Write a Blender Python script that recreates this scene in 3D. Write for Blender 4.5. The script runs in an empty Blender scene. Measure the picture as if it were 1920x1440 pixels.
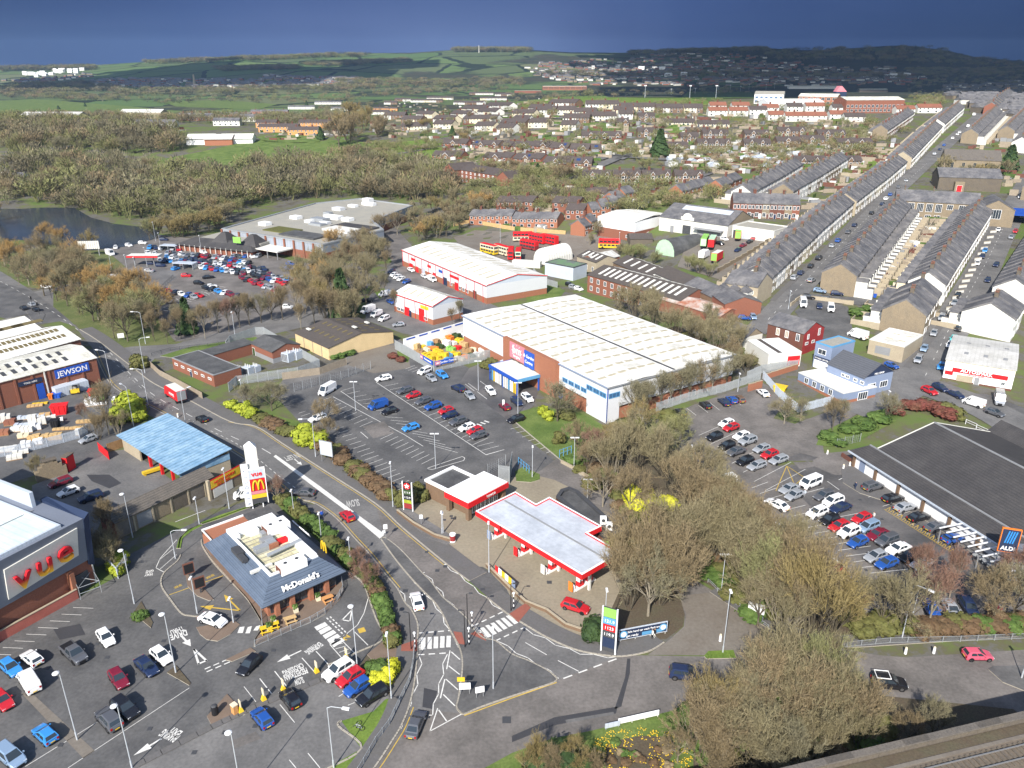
import bpy,bmesh,math,random
wC,wW,rP,yP,cL,DG_,bR,bO,bK,sP,lG,lO,bP,sK,lB,gP,ST_,rW="white_clean","white_wall","red_paint","yellow_paint","clad_light","dark_grey","brick_red","brick_orange","brick_dark","stone_pale","leaf_green","leaf_olive","blue_paint","stone_dark","light_blue","green_paint","structure","roof_white"
import numpy as np
from mathutils import Vector,Matrix
from mathutils.geometry import tessellate_polygon as tess
from mathutils.noise import noise as mnoise
R=random.Random(7)
HAZE=True
rad=math.radians
sc=bpy.context.scene
COL=sc.collection
# ------------------------------------------------------------------ camera, sun, sky, exposure
F,H,TH=1475.0,77.0,rad(21.9)
ST,CT=math.sin(TH),math.cos(TH)
cam=bpy.data.cameras.new('camera');cam.sensor_width=36;cam.lens=F/1920*36
cam.clip_start=1;cam.clip_end=20000
camo=bpy.data.objects.new('camera',cam);COL.objects.link(camo)
camo.location=(0,0,H);camo.rotation_euler=(rad(90)-TH,0,0);sc.camera=camo
SUN_AZ,SUN_EL=19.3,37.5          # shadows fall away from the camera and to the right
sun=bpy.data.lights.new('sun','SUN');sun.energy=4.6;sun.angle=rad(.5);sun.color=(1,.95,.87)
suno=bpy.data.objects.new('sun',sun);COL.objects.link(suno)
ldir=Vector((math.sin(rad(SUN_AZ)),math.cos(rad(SUN_AZ)),-math.tan(rad(SUN_EL))))
suno.rotation_euler=ldir.to_track_quat('-Z','Y').to_euler()
sc.view_settings.view_transform='Standard';sc.view_settings.look='None'
sc.view_settings.exposure=.70;sc.view_settings.gamma=1;sc.view_settings.use_curve_mapping=False
sc.cycles.max_bounces=5;sc.cycles.volume_bounces=0;sc.cycles.diffuse_bounces=2;sc.cycles.glossy_bounces=2
sc.cycles.transparent_max_bounces=8;sc.cycles.caustics_reflective=False;sc.cycles.caustics_refractive=False
world=bpy.data.worlds.new('World');sc.world=world;world.use_nodes=True
N=world.node_tree.nodes;L=world.node_tree.links;N.clear()
def wn(t,**k):
 n=N.new(t)
 for a,b in k.items():setattr(n,a,b)
 return n
def wmath(op,a,b=None,c=None):
 n=wn('ShaderNodeMath',operation=op)
 for i,v in enumerate((a,b,c)):
  if v is None:continue
  if isinstance(v,(int,float)):n.inputs[i].default_value=v
  else:L.new(v,n.inputs[i])
 return n.outputs[0]
sky=wn('ShaderNodeTexSky',sky_type='NISHITA',sun_disc=False)
sky.sun_elevation=rad(SUN_EL);sky.sun_rotation=rad(180+SUN_AZ);sky.altitude=100
bg1=wn('ShaderNodeBackground');bg1.inputs[1].default_value=.125;L.new(sky.outputs[0],bg1.inputs[0])
tc=wn('ShaderNodeTexCoord');sp=wn('ShaderNodeSeparateXYZ');L.new(tc.outputs['Generated'],sp.inputs[0])
X_,Y_,Z_=sp.outputs
az=wmath('ARCTAN2',X_,Y_)                      # 0 straight ahead, positive to the right
nz=wn('ShaderNodeTexNoise');nz.inputs['Scale'].default_value=1.6;nz.inputs['Detail'].default_value=5
mp=wn('ShaderNodeMapping');mp.inputs['Scale'].default_value=(1,1,3.2);L.new(tc.outputs['Generated'],mp.inputs[0]);L.new(mp.outputs[0],nz.inputs['Vector'])
# storm bank: lighter grey-blue straight ahead, darker to both sides and upwards
d=wmath('MULTIPLY',wmath('ADD',az,.09),2.5)
side=wmath('POWER',2.718,wmath('MULTIPLY',wmath('MULTIPLY',d,d),-1.0))
up=wmath('SUBTRACT',1.0,wmath('MULTIPLY',wmath('MAXIMUM',Z_,0.0),5.0))
k=wmath('ADD',wmath('MULTIPLY',wmath('MULTIPLY',side,wmath('MAXIMUM',up,.35)),.95),wmath('MULTIPLY',wmath('SUBTRACT',nz.outputs[0],.5),.62))
ramp=wn('ShaderNodeValToRGB');L.new(k,ramp.inputs[0])
e=ramp.color_ramp.elements;e[0].position=0;e[0].color=(.011,.033,.118,1);e[1].position=1;e[1].color=(.105,.150,.345,1)
m_=ramp.color_ramp.elements.new(.45);m_.color=(.046,.086,.238,1)
bg2=wn('ShaderNodeBackground');bg2.inputs[1].default_value=.67;L.new(ramp.outputs[0],bg2.inputs[0])
mask=wn('ShaderNodeMapRange',interpolation_type='SMOOTHSTEP');mask.inputs[1].default_value=-.15;mask.inputs[2].default_value=.45
L.new(wmath('SUBTRACT',wmath('ADD',Y_,wmath('MULTIPLY',wmath('SUBTRACT',nz.outputs[0],.5),.3)),wmath('MULTIPLY',wmath('MAXIMUM',Z_,0),.75)),mask.inputs[0])
mx=wn('ShaderNodeMixShader');L.new(mask.outputs[0],mx.inputs[0]);L.new(bg1.outputs[0],mx.inputs[1]);L.new(bg2.outputs[0],mx.inputs[2])
wo=wn('ShaderNodeOutputWorld');L.new(mx.outputs[0],wo.inputs[0])

# ------------------------------------------------------------------ terrain and pixel -> ground
def sm(a,b,x):
 t=min(1.0,max(0.0,(x-a)/(b-a)));return t*t*(3-2*t)
def tab(T,x):
 if x<=T[0][0]:return T[0][1]
 for(a,u),(b,v)in zip(T,T[1:]):
  if x<=b:return u+(v-u)*(x-a)/(b-a)
 return T[-1][1]
GR=((150,0),(200,2.5),(260,7.5),(430,17),(600,30),(760,43),(900,46),(1300,34),(1900,5),(2400,8))
GL=((470,0),(560,6),(650,16),(750,25),(900,26),(1200,10),(1600,0),(2400,10))
SKYL=((-400,120),(0,129),(165,124),(300,116),(450,106),(600,101),(780,100),(850,95),(1000,95),(1060,99),(1180,100),(1300,93),(1420,92),(1500,96),(1600,90),(1660,86),(1740,95),(1800,108),(1920,118),(2300,112))
RD=4600.0
def g(x,y):
 if y<150:return 0.0
 a=x/y
 k1=sm(300,450,y)
 w=sm(.1-.25*k1,.4-.3*k1,a)
 z=tab(GR,y)*w+tab(GL,y)*(1-w)
 if y>2200:
  px=960+a/CT*F*.97
  zr=H+(127-tab(SKYL,px))/F*CT*CT*RD*1.02
  t=sm(2200,RD,y)
  bump=10*mnoise(Vector((x/500,y/500,3)))*sm(2200,3200,y)*sm(RD+100,RD-900,y)
  z=z*(1-t)+zr*t+bump
  if y>RD:z-=(y-RD)*.06
 return z
def ray(px,py):
 u=(px-960)/F;v=(py-720)/F
 return u,CT-v*ST,-ST-v*CT
def P(px,py,h=0.0):
 """ground point (raised by h) seen at a photo pixel"""
 r=ray(px,py);t=40.0;s=8.0
 f=lambda t:H+r[2]*t-g(r[0]*t,r[1]*t)-h
 if f(t)<0:t=5.
 for _ in range(900):
  if f(t+s)<0:break
  t+=s;s=min(s*1.02,60)
 lo,hi=t,t+s
 for _ in range(22):
  m=(lo+hi)/2
  if f(m)>0:lo=m
  else:hi=m
 return Vector((r[0]*lo,r[1]*lo,H+r[2]*lo))
def G(v):return g(v[0],v[1])
def PX(v):
 zc=v[1]*CT-(v[2]-H)*ST;yc=-(v[2]-H)*CT-v[1]*ST
 return 960+F*v[0]/zc,720+F*yc/zc

# ------------------------------------------------------------------ materials
MATS={}
def mat(name,col,rough=.8,var=.12,scale=.6,col2=None,fine=8.0,fvar=.08,metal=0,bands=None,bump=0,spec=.3,brickt=None,emis=None):
 """base colour with large (scale) and fine noise in world space; bands=(axis, per metre, depth, space)"""
 if name in MATS:return MATS[name]
 m=bpy.data.materials.new(name);MATS[name]=m;m.use_nodes=True
 nt=m.node_tree;n=nt.nodes;l=nt.links;b=n['Principled BSDF']
 b.inputs['Roughness'].default_value=rough;b.inputs['Metallic'].default_value=metal
 b.inputs['Specular IOR Level'].default_value=spec
 geo=n.new('ShaderNodeNewGeometry');pos=geo.outputs['Position']
 def mth(op,a,c=None):
  q=n.new('ShaderNodeMath');q.operation=op
  for i,v in enumerate((a,c)):
   if v is None:continue
   if isinstance(v,(int,float)):q.inputs[i].default_value=v
   else:l.new(v,q.inputs[i])
  return q.outputs[0]
 col=tuple(col)+(1,)
 if not var and not fvar and not bands and not brickt:
  b.inputs['Base Color'].default_value=col;return m
 t1=n.new('ShaderNodeTexNoise');t1.inputs['Scale'].default_value=scale;t1.inputs['Detail'].default_value=5;t1.inputs['Roughness'].default_value=.62;l.new(pos,t1.inputs['Vector'])
 t2=n.new('ShaderNodeTexNoise');t2.inputs['Scale'].default_value=fine;t2.inputs['Detail'].default_value=2;l.new(pos,t2.inputs['Vector'])
 if col2 is not None:
  r=n.new('ShaderNodeValToRGB');l.new(t1.outputs[0],r.inputs[0])
  r.color_ramp.elements[0].position=.36;r.color_ramp.elements[1].position=.64
  r.color_ramp.elements[0].color=col;r.color_ramp.elements[1].color=tuple(col2)+(1,)
  base=r.outputs[0]
 else:
  rgb=n.new('ShaderNodeRGB');rgb.outputs[0].default_value=col;base=rgb.outputs[0]
 s=mth('ADD',1.0,mth('MULTIPLY',mth('SUBTRACT',t1.outputs[0],.5),var*5))
 s=mth('MULTIPLY',s,mth('ADD',1.0,mth('MULTIPLY',mth('SUBTRACT',t2.outputs[0],.5),fvar*5)))
 if bands:
  ax,per,dep,space=bands
  if space=='object':
   tcx=n.new('ShaderNodeTexCoord');src=tcx.outputs['Object']
  else:src=pos
  sx=n.new('ShaderNodeSeparateXYZ');l.new(src,sx.inputs[0])
  fr=mth('FRACT',mth('MULTIPLY',sx.outputs['XYZ'.index(ax)],per))
  s=mth('MULTIPLY',s,mth('SUBTRACT',1.0,mth('MULTIPLY',mth('LESS_THAN',fr,.28),dep)))
 vm=n.new('ShaderNodeVectorMath');vm.operation='SCALE';l.new(base,vm.inputs[0]);l.new(s,vm.inputs['Scale'])
 out=vm.outputs[0]
 l.new(out,b.inputs['Base Color'])
 if bump:
  bn=n.new('ShaderNodeBump');bn.inputs['Strength'].default_value=bump;bn.inputs['Distance'].default_value=.05;l.new(t2.outputs[0],bn.inputs['Height']);l.new(bn.outputs[0],b.inputs['Normal'])
 return m
M=lambda k:MATS[k]
# grounds
mat('asphalt',(.128,.125,.124),.8,.14,.14,(.155,.150,.146),2.2,.13)
mat('asphalt_dark',(.088,.087,.088),.7,.16,.14,(.118,.115,.113),2.2,.13)
mat('asphalt_warm',(.128,.118,.110),.8,.16,.14,(.165,.150,.140),2.2,.13)
mat('asphalt_wet',(.085,.083,.084),.42,.18,.10,(.13,.122,.118),2.2,.12)
mat('tar_patch',(.050,.050,.055),.7,.1,.5)
mat('concrete',(.31,.27,.20),.85,.18,.10,(.20,.172,.128),2,.10)
mat('concrete_old',(.20,.18,.155),.85,.14,.15,(.14,.12,.10),2,.10)
mat('paving',(.13,.125,.125),.85,.08,.4,(.11,.105,.1),3,.08)
mat('paving_red',(.26,.09,.065),.85,.1,.8)
mat('paving_brown',(.17,.125,.095),.85,.1,.6)
mat('kerb',(.34,.31,.26),.85,.1,.5)
mat('grass',(.085,.135,.028),.9,.18,.15,(.12,.16,.042),3,.18)
mat('grass_dull',(.09,.12,.035),.9,.2,.1,(.12,.125,.05),2,.18)
mat('grass_bright',(.095,.165,.024),.9,.18,.2,(.135,.19,.035),3,.18)
mat('ground_mix',(.10,.115,.045),.95,.25,.02,(.12,.10,.065),1,.2)
mat('soil',(.105,.08,.055),.95,.2,.4,(.08,.07,.045),4,.18)
mat('ballast',(.16,.13,.10),.95,.15,.5,(.12,.10,.08),6,.2)
mat('white_line',(.62,.61,.58),.6,.15,2,None,12,.12)
mat('white_line_worn',(.42,.41,.39),.7,.15,1.5,None,10,.15)
mat('yellow_line',(.50,.34,.06),.7,.15,1.5,None,10,.12)
# walls
mat(bR,(.25,.098,.062),.85,.10,.5,(.21,.085,.055),5,.12)
mat(bO,(.34,.14,.08),.85,.10,.5,(.29,.12,.07),5,.12)
mat(bK,(.16,.065,.045),.85,.14,.4,(.12,.055,.04),5,.14)
mat('brick_brown',(.17,.11,.07),.85,.10,.5,None,5,.1)
mat('stone',(.27,.215,.145),.9,.14,.5,(.19,.155,.11),4,.16)
mat(sK,(.15,.125,.095),.9,.16,.5,(.10,.085,.07),4,.18)
mat(sP,(.42,.36,.26),.9,.14,.5,(.31,.26,.19),4,.10)
mat('cream',(.66,.58,.42),.85,.06,.4,None,4,.05)
mat(wW,(.66,.65,.60),.8,.06,.3,(.58,.57,.53),3,.04)
mat(wC,(.82,.82,.82),.55,.03,.3,None,3,.02)
mat('clad_white',(.64,.65,.67),.5,.03,.2,None,3,.02,bands=('X',1.2,.08,'object'))
mat('clad_dark',(.17,.19,.235),.5,.05,.3,None,3,.03)
mat('clad_grey',(.30,.33,.38),.45,.05,.3,None,3,.03,bands=('X',.55,.10,'object'))
mat(cL,(.48,.53,.60),.45,.05,.3,None,3,.03,bands=('X',1.5,.10,'object'))
mat('clad_blue',(.22,.27,.38),.5,.05,.3,None,3,.03)
mat('navy',(.022,.035,.075),.5,.05,.3)
mat('navy_panel',(.012,.022,.055),.4,.05,.3)
mat('pink_panel',(.55,.20,.24),.6,.05,.3)
mat(rP,(.62,.018,.022),.45,.04,.5,None,3,.02)
mat(bP,(.02,.085,.42),.5,.04,.5,None,3,.02)
mat(lB,(.10,.30,.52),.5,.05,.5)
mat(yP,(.68,.46,.03),.5,.04,.5)
mat(gP,(.24,.50,.10),.5,.04,.5)
mat('orange_paint',(.75,.20,.03),.5,.04,.5)
mat('black',(.015,.015,.017),.5,0,1,None,3,0)
mat(DG_,(.06,.062,.068),.6,.05,.5)
mat('grey',(.25,.255,.265),.6,.06,.5)
mat('galv',(.36,.38,.40),.45,.06,.5,None,3,.05,metal=.3)
mat('lamp_post',(.50,.53,.57),.45,.03,.5,None,3,.03,metal=.2)
mat('wood',(.32,.19,.09),.8,.12,1,None,5,.12)
mat('wood_pale',(.50,.34,.16),.8,.12,1,None,5,.12)
mat('wood_grey',(.30,.25,.19),.85,.12,1,None,5,.12)
mat('fence_grey',(.33,.35,.36),.6,.08,.6,None,5,.08)
# roofs
mat('slate',(.105,.105,.115),.6,.16,.22,(.165,.158,.158),1.2,.16,bands=('Z',4.0,.10,'world'))
mat('slate_blue',(.095,.125,.175),.5,.05,.35,(.11,.14,.19),2,.05,bands=('Z',4.5,.22,'world'))
mat('tile_dark',(.056,.053,.054),.65,.07,.25,(.070,.066,.065),5,.2,bands=('Z',5.0,.25,'world'))
mat('tile_brown',(.085,.068,.062),.7,.12,.4,(.085,.07,.065),2,.12,bands=('Z',4.0,.12,'world'))
mat('tile_red',(.24,.10,.065),.7,.10,.4,None,2,.1,bands=('Z',4.0,.12,'world'))
mat('stone_slate',(.16,.14,.12),.8,.16,.8,(.10,.09,.08),5,.2,bands=('Z',4.0,.3,'world'))
mat('asbestos_dark',(.10,.085,.075),.8,.12,.4,(.075,.065,.06),2,.12,bands=('X',1.2,.10,'object'))
mat(rW,(.62,.60,.54),.6,.10,.22,(.80,.79,.76),1.6,.08,bands=('X',1.0,.05,'object'))
mat('roof_grey',(.46,.45,.42),.7,.08,.2,(.54,.53,.51),2,.07,bands=('X',1.0,.07,'object'))
mat('roof_pale',(.50,.48,.41),.7,.10,.25,(.66,.65,.59),2,.09,bands=('X',1.0,.08,'object'))
mat('roof_green',(.55,.64,.64),.6,.06,.2,(.62,.70,.70),2,.04,bands=('X',.9,.10,'object'))
mat('roof_blue',(.17,.31,.46),.6,.12,.4,(.26,.39,.51),1.8,.10,bands=('X',1.1,.14,'object'))
mat('roof_lightgrey',(.42,.45,.50),.6,.08,.3,(.49,.52,.57),1.5,.06,bands=('X',.9,.035,'object'))
mat('rooflight',(.44,.40,.30),.6,.10,.5)
mat('rooflight_dark',(.15,.12,.055),.6,.15,.5)
mat('flat_roof',(.36,.34,.29),.85,.12,.15,(.27,.26,.23),2,.10)
mat('flat_yellow',(.50,.46,.27),.85,.10,.3,(.60,.57,.42),2,.10,bands=('X',1.4,.12,'object'))
mat('felt',(.07,.07,.072),.7,.12,.3,(.10,.10,.10),3,.12)
mat('glass',(.03,.04,.05),.12,0,1,None,3,0,spec=.8)
mat('glass_blue',(.05,.12,.24),.15,0,1,None,3,0,spec=.8)
mat('solar',(.02,.05,.16),.2,0,1,None,3,0,spec=.8)
mat('rubber',(.018,.018,.019),.7,0,1,None,3,0)
mat('chrome',(.45,.45,.46),.35,0,1,None,3,0,metal=.7)
mat('lamp_white',(.75,.76,.78),.3,0,1,None,3,0)
mat('tail_red',(.35,.01,.01),.3,0,1,None,3,0)
mat('skin',(.45,.28,.2),.6,0,1,None,3,0)
mat('water',(.030,.042,.062),.16,.2,.05,None,1,.0,spec=.6,bump=.15)
# vegetation
mat('bark',(.085,.07,.05),.9,.2,1,(.12,.105,.075),6,.15)
mat('bark_pale',(.24,.21,.16),.9,.2,1,None,6,.15)
mat('bark_olive',(.14,.135,.07),.9,.2,1,None,6,.15)
mat('twig_olive',(.25,.218,.122),.9,.2,.25,(.20,.168,.098),3,.2)
mat('twig_brown',(.25,.195,.11),.9,.2,.25,(.20,.155,.09),3,.2)
mat('twig_grey',(.23,.205,.125),.9,.2,.25,(.18,.165,.10),3,.2)
mat('twig_red',(.25,.14,.10),.9,.2,.25,(.20,.125,.09),3,.2)
mat('twig_orange',(.40,.25,.09),.9,.2,.25,(.31,.21,.09),3,.2)
mat('twig_gold',(.27,.21,.085),.9,.2,.25,(.22,.175,.08),3,.2)
mat('twig_green',(.24,.235,.11),.9,.2,.25,(.21,.21,.09),3,.2)
mat('leaf_dark',(.028,.055,.018),.8,.25,.5,(.04,.07,.02),3,.2)
mat(lG,(.06,.11,.022),.8,.25,.5,(.085,.13,.03),3,.2)
mat('leaf_lime',(.22,.27,.02),.8,.2,.5,(.30,.33,.03),3,.2)
mat('leaf_yellow',(.40,.42,.02),.8,.2,.5,(.50,.47,.03),3,.2)
mat('leaf_brown',(.14,.085,.045),.85,.2,.5,(.11,.075,.04),3,.2)
mat('leaf_red',(.16,.045,.035),.85,.2,.5,(.11,.05,.03),3,.2)
mat(lO,(.12,.115,.035),.85,.2,.5,(.095,.10,.03),3,.2)
mat('wood_mass',(.17,.145,.09),.95,.25,.03,(.11,.10,.06),1,.2)
mat('wood_mass_olive',(.21,.21,.085),.95,.2,.04,(.15,.15,.065),1,.2)
mat('far_wood',(.065,.08,.05),.95,.2,.02,(.09,.085,.06),.3,.2)
PAINT=dict(white=(.80,.80,.80),silver=(.42,.44,.47),grey=(.13,.135,.15),black=(.012,.012,.015),navy=(.016,.028,.075),blue=(.018,.08,.32),
    sky=(.04,.24,.60),ice=(.30,.42,.58),red=(.46,.016,.024),maroon=(.17,.010,.026),pink=(.60,.10,.16),cyan=(.10,.50,.50),brown=(.16,.10,.07),lime=(.25,.55,.08),cream=(.75,.62,.30))
for k_,c_ in PAINT.items():
 m_=mat('paint_'+k_,c_,.28,0,1,None,3,0,metal=.35 if k_ in('silver','grey','ice')else 0,spec=.5)
 m_.node_tree.nodes['Principled BSDF'].inputs['Coat Weight'].default_value=.6

# ------------------------------------------------------------------ mesh builder
class MB:
 def __init__(s):s.v=[];s.f=[];s.m=[]
 def face(s,pts,m=0):
  i=len(s.v);s.v.extend(tuple(p)for p in pts);s.f.append(tuple(range(i,i+len(pts))));s.m.append(m)
 def box(s,x0,y0,z0,x1,y1,z1,m=0,mt=None):
  i=len(s.v)
  s.v+=[(x0,y0,z0),(x1,y0,z0),(x1,y1,z0),(x0,y1,z0),(x0,y0,z1),(x1,y0,z1),(x1,y1,z1),(x0,y1,z1)]
  for q,f in enumerate(((4,5,6,7),(0,1,5,4),(1,2,6,5),(2,3,7,6),(3,0,4,7),(3,2,1,0))):
   s.f.append(tuple(i+j for j in f));s.m.append(mt if(mt is not None and q==0)else m)
 def hexa(s,b,t,m=0,mt=None):
  """b, t: four points each, counter-clockwise seen from above"""
  i=len(s.v);s.v+=[tuple(p)for p in b]+[tuple(p)for p in t]
  for q,f in enumerate(((4,5,6,7),(0,1,5,4),(1,2,6,5),(2,3,7,6),(3,0,4,7),(3,2,1,0))):
   s.f.append(tuple(i+j for j in f));s.m.append(mt if(mt is not None and q==0)else m)
 def prism(s,poly,z0,z1,m=0,mt=None):
  n=len(poly);a=sum(poly[j][0]*poly[(j+1)%n][1]-poly[(j+1)%n][0]*poly[j][1]for j in range(n))
  if a<0:poly=poly[::-1]
  i=len(s.v);s.v+=[(p[0],p[1],z0)for p in poly]+[(p[0],p[1],z1)for p in poly]
  for j in range(n):
   k=(j+1)%n;s.f.append((i+j,i+k,i+n+k,i+n+j));s.m.append(m)
  for t in tess([[Vector((p[0],p[1],0))for p in poly]]):
   p0,p1,p2=(poly[q]for q in t)
   if(p1[0]-p0[0])*(p2[1]-p0[1])-(p1[1]-p0[1])*(p2[0]-p0[0])<0:t=t[::-1]
   s.f.append(tuple(i+n+q for q in t));s.m.append(m if mt is None else mt)
   s.f.append(tuple(i+q for q in t[::-1]));s.m.append(m)
 def tube(s,a,b,r,r2=None,n=6,m=0,cap=True):
  a=Vector(a);b=Vector(b);d=b-a
  if d.length<1e-6:return
  r2=r if r2 is None else r2;d.normalize()
  u=d.cross(Vector((0,0,1))if abs(d.z)<.9 else Vector((1,0,0))).normalized();w=d.cross(u)
  i=len(s.v)
  for c,q in((a,r),(b,r2)):
   for j in range(n):
    t=2*math.pi*j/n;s.v.append(tuple(c+(u*math.cos(t)+w*math.sin(t))*q))
  for j in range(n):
   k=(j+1)%n;s.f.append((i+j,i+k,i+n+k,i+n+j));s.m.append(m)
  if cap:
   s.f.append(tuple(i+n+j for j in range(n)));s.m.append(m);s.f.append(tuple(i+n-1-j for j in range(n)));s.m.append(m)
 def ball(s,c,r,m=0,n=8,k=5,sz=1):
  i=len(s.v)
  for a in range(k+1):
   t=math.pi*a/k
   for b in range(n):
    p=2*math.pi*b/n;s.v.append((c[0]+r*math.sin(t)*math.cos(p),c[1]+r*math.sin(t)*math.sin(p),c[2]+sz*r*math.cos(t)))
  for a in range(k):
   for b in range(n):
    q=(b+1)%n;s.f.append((i+a*n+b,i+(a+1)*n+b,i+(a+1)*n+q,i+a*n+q));s.m.append(m)
 def mesh(s,name,mats,smooth=False):
  me=bpy.data.meshes.new(name);me.from_pydata(s.v,[],s.f)
  for q in(mats if isinstance(mats,(list,tuple))else[mats]):me.materials.append(MATS[q]if isinstance(q,str)else q)
  if len(me.materials)>1:me.polygons.foreach_set('material_index',s.m)
  if smooth:me.polygons.foreach_set('use_smooth',[True]*len(me.polygons))
  me.update();return me
 def build(s,name,mats,parent=None,loc=None,smooth=False,**k):
  return ob(name,s.mesh(name,mats,smooth),parent,loc,**k)
def ob(name,me,parent=None,loc=None,rz=0,kind=None,label=None,cat=None,group=None,m=None):
 o=bpy.data.objects.new(name,me);COL.objects.link(o)
 if parent is not None:o.parent=parent
 if loc is not None:o.location=loc
 if rz:o.rotation_euler=(0,0,rz)
 if kind:o['kind']=kind
 if label:o['label']=label
 if cat:o['category']=cat
 if group:o['group']=group
 if m is not None:o.material_slots[0].link='OBJECT';o.material_slots[0].material=MATS[m]if isinstance(m,str)else m
 return o
def thing(name,label,cat,loc=(0,0,0),rz=0,group=None,scale=None):
 o=ob(name,None,None,loc,rz,None,label,cat,group)
 if scale:o.scale=(scale,)*3 if isinstance(scale,(int,float))else scale
 return o
ONESHOT={}
def once(key,fn):
 if key not in ONESHOT:ONESHOT[key]=fn()
 return ONESHOT[key]
def ang(a,b):return math.atan2(b[1]-a[1],b[0]-a[0])

def sheet(name,pts,m,z=.004,kind=ST_,drape=None,**k):
 """flat sheet on the ground from photo pixels (or world points when 3 long)"""
 W=[p if len(p)==3 else P(*p)for p in pts]
 hilly=any(p[1]>150 and G(p)>.01 for p in W)if drape is None else drape
 me=bpy.data.meshes.new(name)
 vs=[(p[0],p[1],0)for p in W];tr=[]
 for t in tess([[Vector(v)for v in vs]]):
  p0,p1,p2=(vs[q]for q in t)
  if(p1[0]-p0[0])*(p2[1]-p0[1])-(p1[1]-p0[1])*(p2[0]-p0[0])<0:t=t[::-1]
  tr.append(tuple(t))
 me.from_pydata(vs,[],tr)
 if hilly:
  bm=bmesh.new();bm.from_mesh(me)
  for _ in range(7):
   lim=14
   es=[e for e in bm.edges if e.calc_length()>lim]
   if not es:break
   bmesh.ops.subdivide_edges(bm,edges=es,cuts=1)
   bmesh.ops.triangulate(bm,faces=bm.faces[:])
   if len(bm.faces)>14000:break
  for v in bm.verts:v.co.z=g(v.co.x,v.co.y)+z+.10*min(1,max(0,(v.co.y-145)/30))*(1 if g(v.co.x,v.co.y)>0 else 0)
  bm.to_mesh(me);bm.free()
 else:
  for v in me.vertices:v.co.z=z
 me.materials.append(MATS[m]);me.update()
 return ob(name,me,kind=kind,**k)
def slab(name,pts,m,h=.11,edge='kerb',z0=0,kind=ST_,**k):
 W=[p if len(p)==3 else P(*p)for p in pts];b=MB();zz=sum(G(p)for p in W)/len(W)
 b.prism([(p[0],p[1])for p in W],z0+zz,z0+h+zz,0,1)
 return b.build(name,[edge,m],kind=kind,**k)
def sline(pts,n=6):
 """Catmull-Rom through world points"""
 out=[]
 q=[pts[0]]+list(pts)+[pts[-1]]
 for i in range(1,len(q)-2):
  a,b,c,d=(Vector(x)for x in q[i-1:i+3])
  for j in range(n):
   t=j/n;out.append(.5*((2*b)+(c-a)*t+(2*a-5*b+4*c-d)*t*t+(3*b-a-3*c+d)*t**3))
 out.append(Vector(pts[-1]));return out
def ribbon(mb,pts,w,z=.012,m=0,off=0.0):
 pts=[Vector(p)for p in pts]
 L_,R_=[],[]
 for i,p in enumerate(pts):
  d=(pts[min(i+1,len(pts)-1)]-pts[max(i-1,0)]);d.z=0
  if d.length<1e-6:continue
  d.normalize();n=Vector((-d.y,d.x,0));c=p+n*off
  a,b=c+n*w/2,c-n*w/2
  L_.append((a.x,a.y,G(a)+z+(.14 if G(a)>.01 else 0)));R_.append((b.x,b.y,G(b)+z+(.14 if G(b)>.01 else 0)))
 for i in range(len(L_)-1):mb.face((R_[i],R_[i+1],L_[i+1],L_[i]),m)
def seg(mb,a,b,w=.12,z=.012,m=0):ribbon(mb,[P(*a),P(*b)],w,z,m)
def pl(mb,pts,w=.12,z=.012,m=0):
 W=[P(*p)for p in pts]
 for a,b in zip(W,W[1:]):
  d=(b-a).normalized()*w*.4;ribbon(mb,[a-d,b+d],w,z,m)
def dashes(mb,pts,w=.12,on=2.0,off=2.0,z=.012,m=0):
 W=sline([P(*p)for p in pts],8)if len(pts)>2 else[P(*p)for p in pts]
 t=0;seglen=on+off;acc=[]
 for a,b in zip(W,W[1:]):
  Lg=(b-a).length;s=0
  while s<Lg:
   ph_=t%seglen;rem=(on-ph_)if ph_<on else(seglen-ph_);st=min(rem,Lg-s)
   if ph_<on:ribbon(mb,[a+(b-a)*(s/Lg),a+(b-a)*((s+st)/Lg)],w,z,m)
   s+=st+1e-4;t+=st+1e-4
def kerb(name,pts,w=.22,h=.12,smooth=True,m='kerb'):
 W=[p if len(p)==3 else P(*p)for p in pts]
 if smooth and len(W)>2:W=sline(W,5)
 b=MB()
 for p,q in zip(W,W[1:]):
  d=q-p;d.z=0
  if d.length<.01:continue
  d.normalize();n=Vector((-d.y,d.x,0))*w/2;e_=d*.03
  z0,z1=G(p),G(q)
  p2,q2=p-e_,q+e_
  b.hexa([(p2.x-n.x,p2.y-n.y,z0),(q2.x-n.x,q2.y-n.y,z1),(q2.x+n.x,q2.y+n.y,z1),(p2.x+n.x,p2.y+n.y,z0)],
    [(p2.x-n.x,p2.y-n.y,z0+h),(q2.x-n.x,q2.y-n.y,z1+h),(q2.x+n.x,q2.y+n.y,z1+h),(p2.x+n.x,p2.y+n.y,z0+h)])
 return b.build(name,m,kind=ST_)
def tmesh(s,size=1,ex=.02,align='LEFT',bold=0,sx=1):
 def mk():
  c=bpy.data.curves.new('lettering','FONT');c.body=s;c.size=size;c.extrude=ex;c.align_x=align;c.offset=bold;c.resolution_u=2
  o=bpy.data.objects.new('lettering',c);me=bpy.data.meshes.new_from_object(o)
  bpy.data.objects.remove(o);bpy.data.curves.remove(c)
  if sx!=1:
   for v in me.vertices:v.co.x*=sx
  return me
 return once(('t',s,size,ex,align,bold,sx),mk).copy()
def wtext(s,size,x,y,z,m,parent,name='lettering',ex=.03,align='CENTER',rot=(90,0,0),bold=0,sx=1):
 me=tmesh(s,size,ex,align,bold,sx);me.materials.clear();me.materials.append(MATS[m])
 o=ob(name,me,parent,(x,y,z));o.rotation_euler=tuple(rad(a)for a in rot);return o
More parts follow.
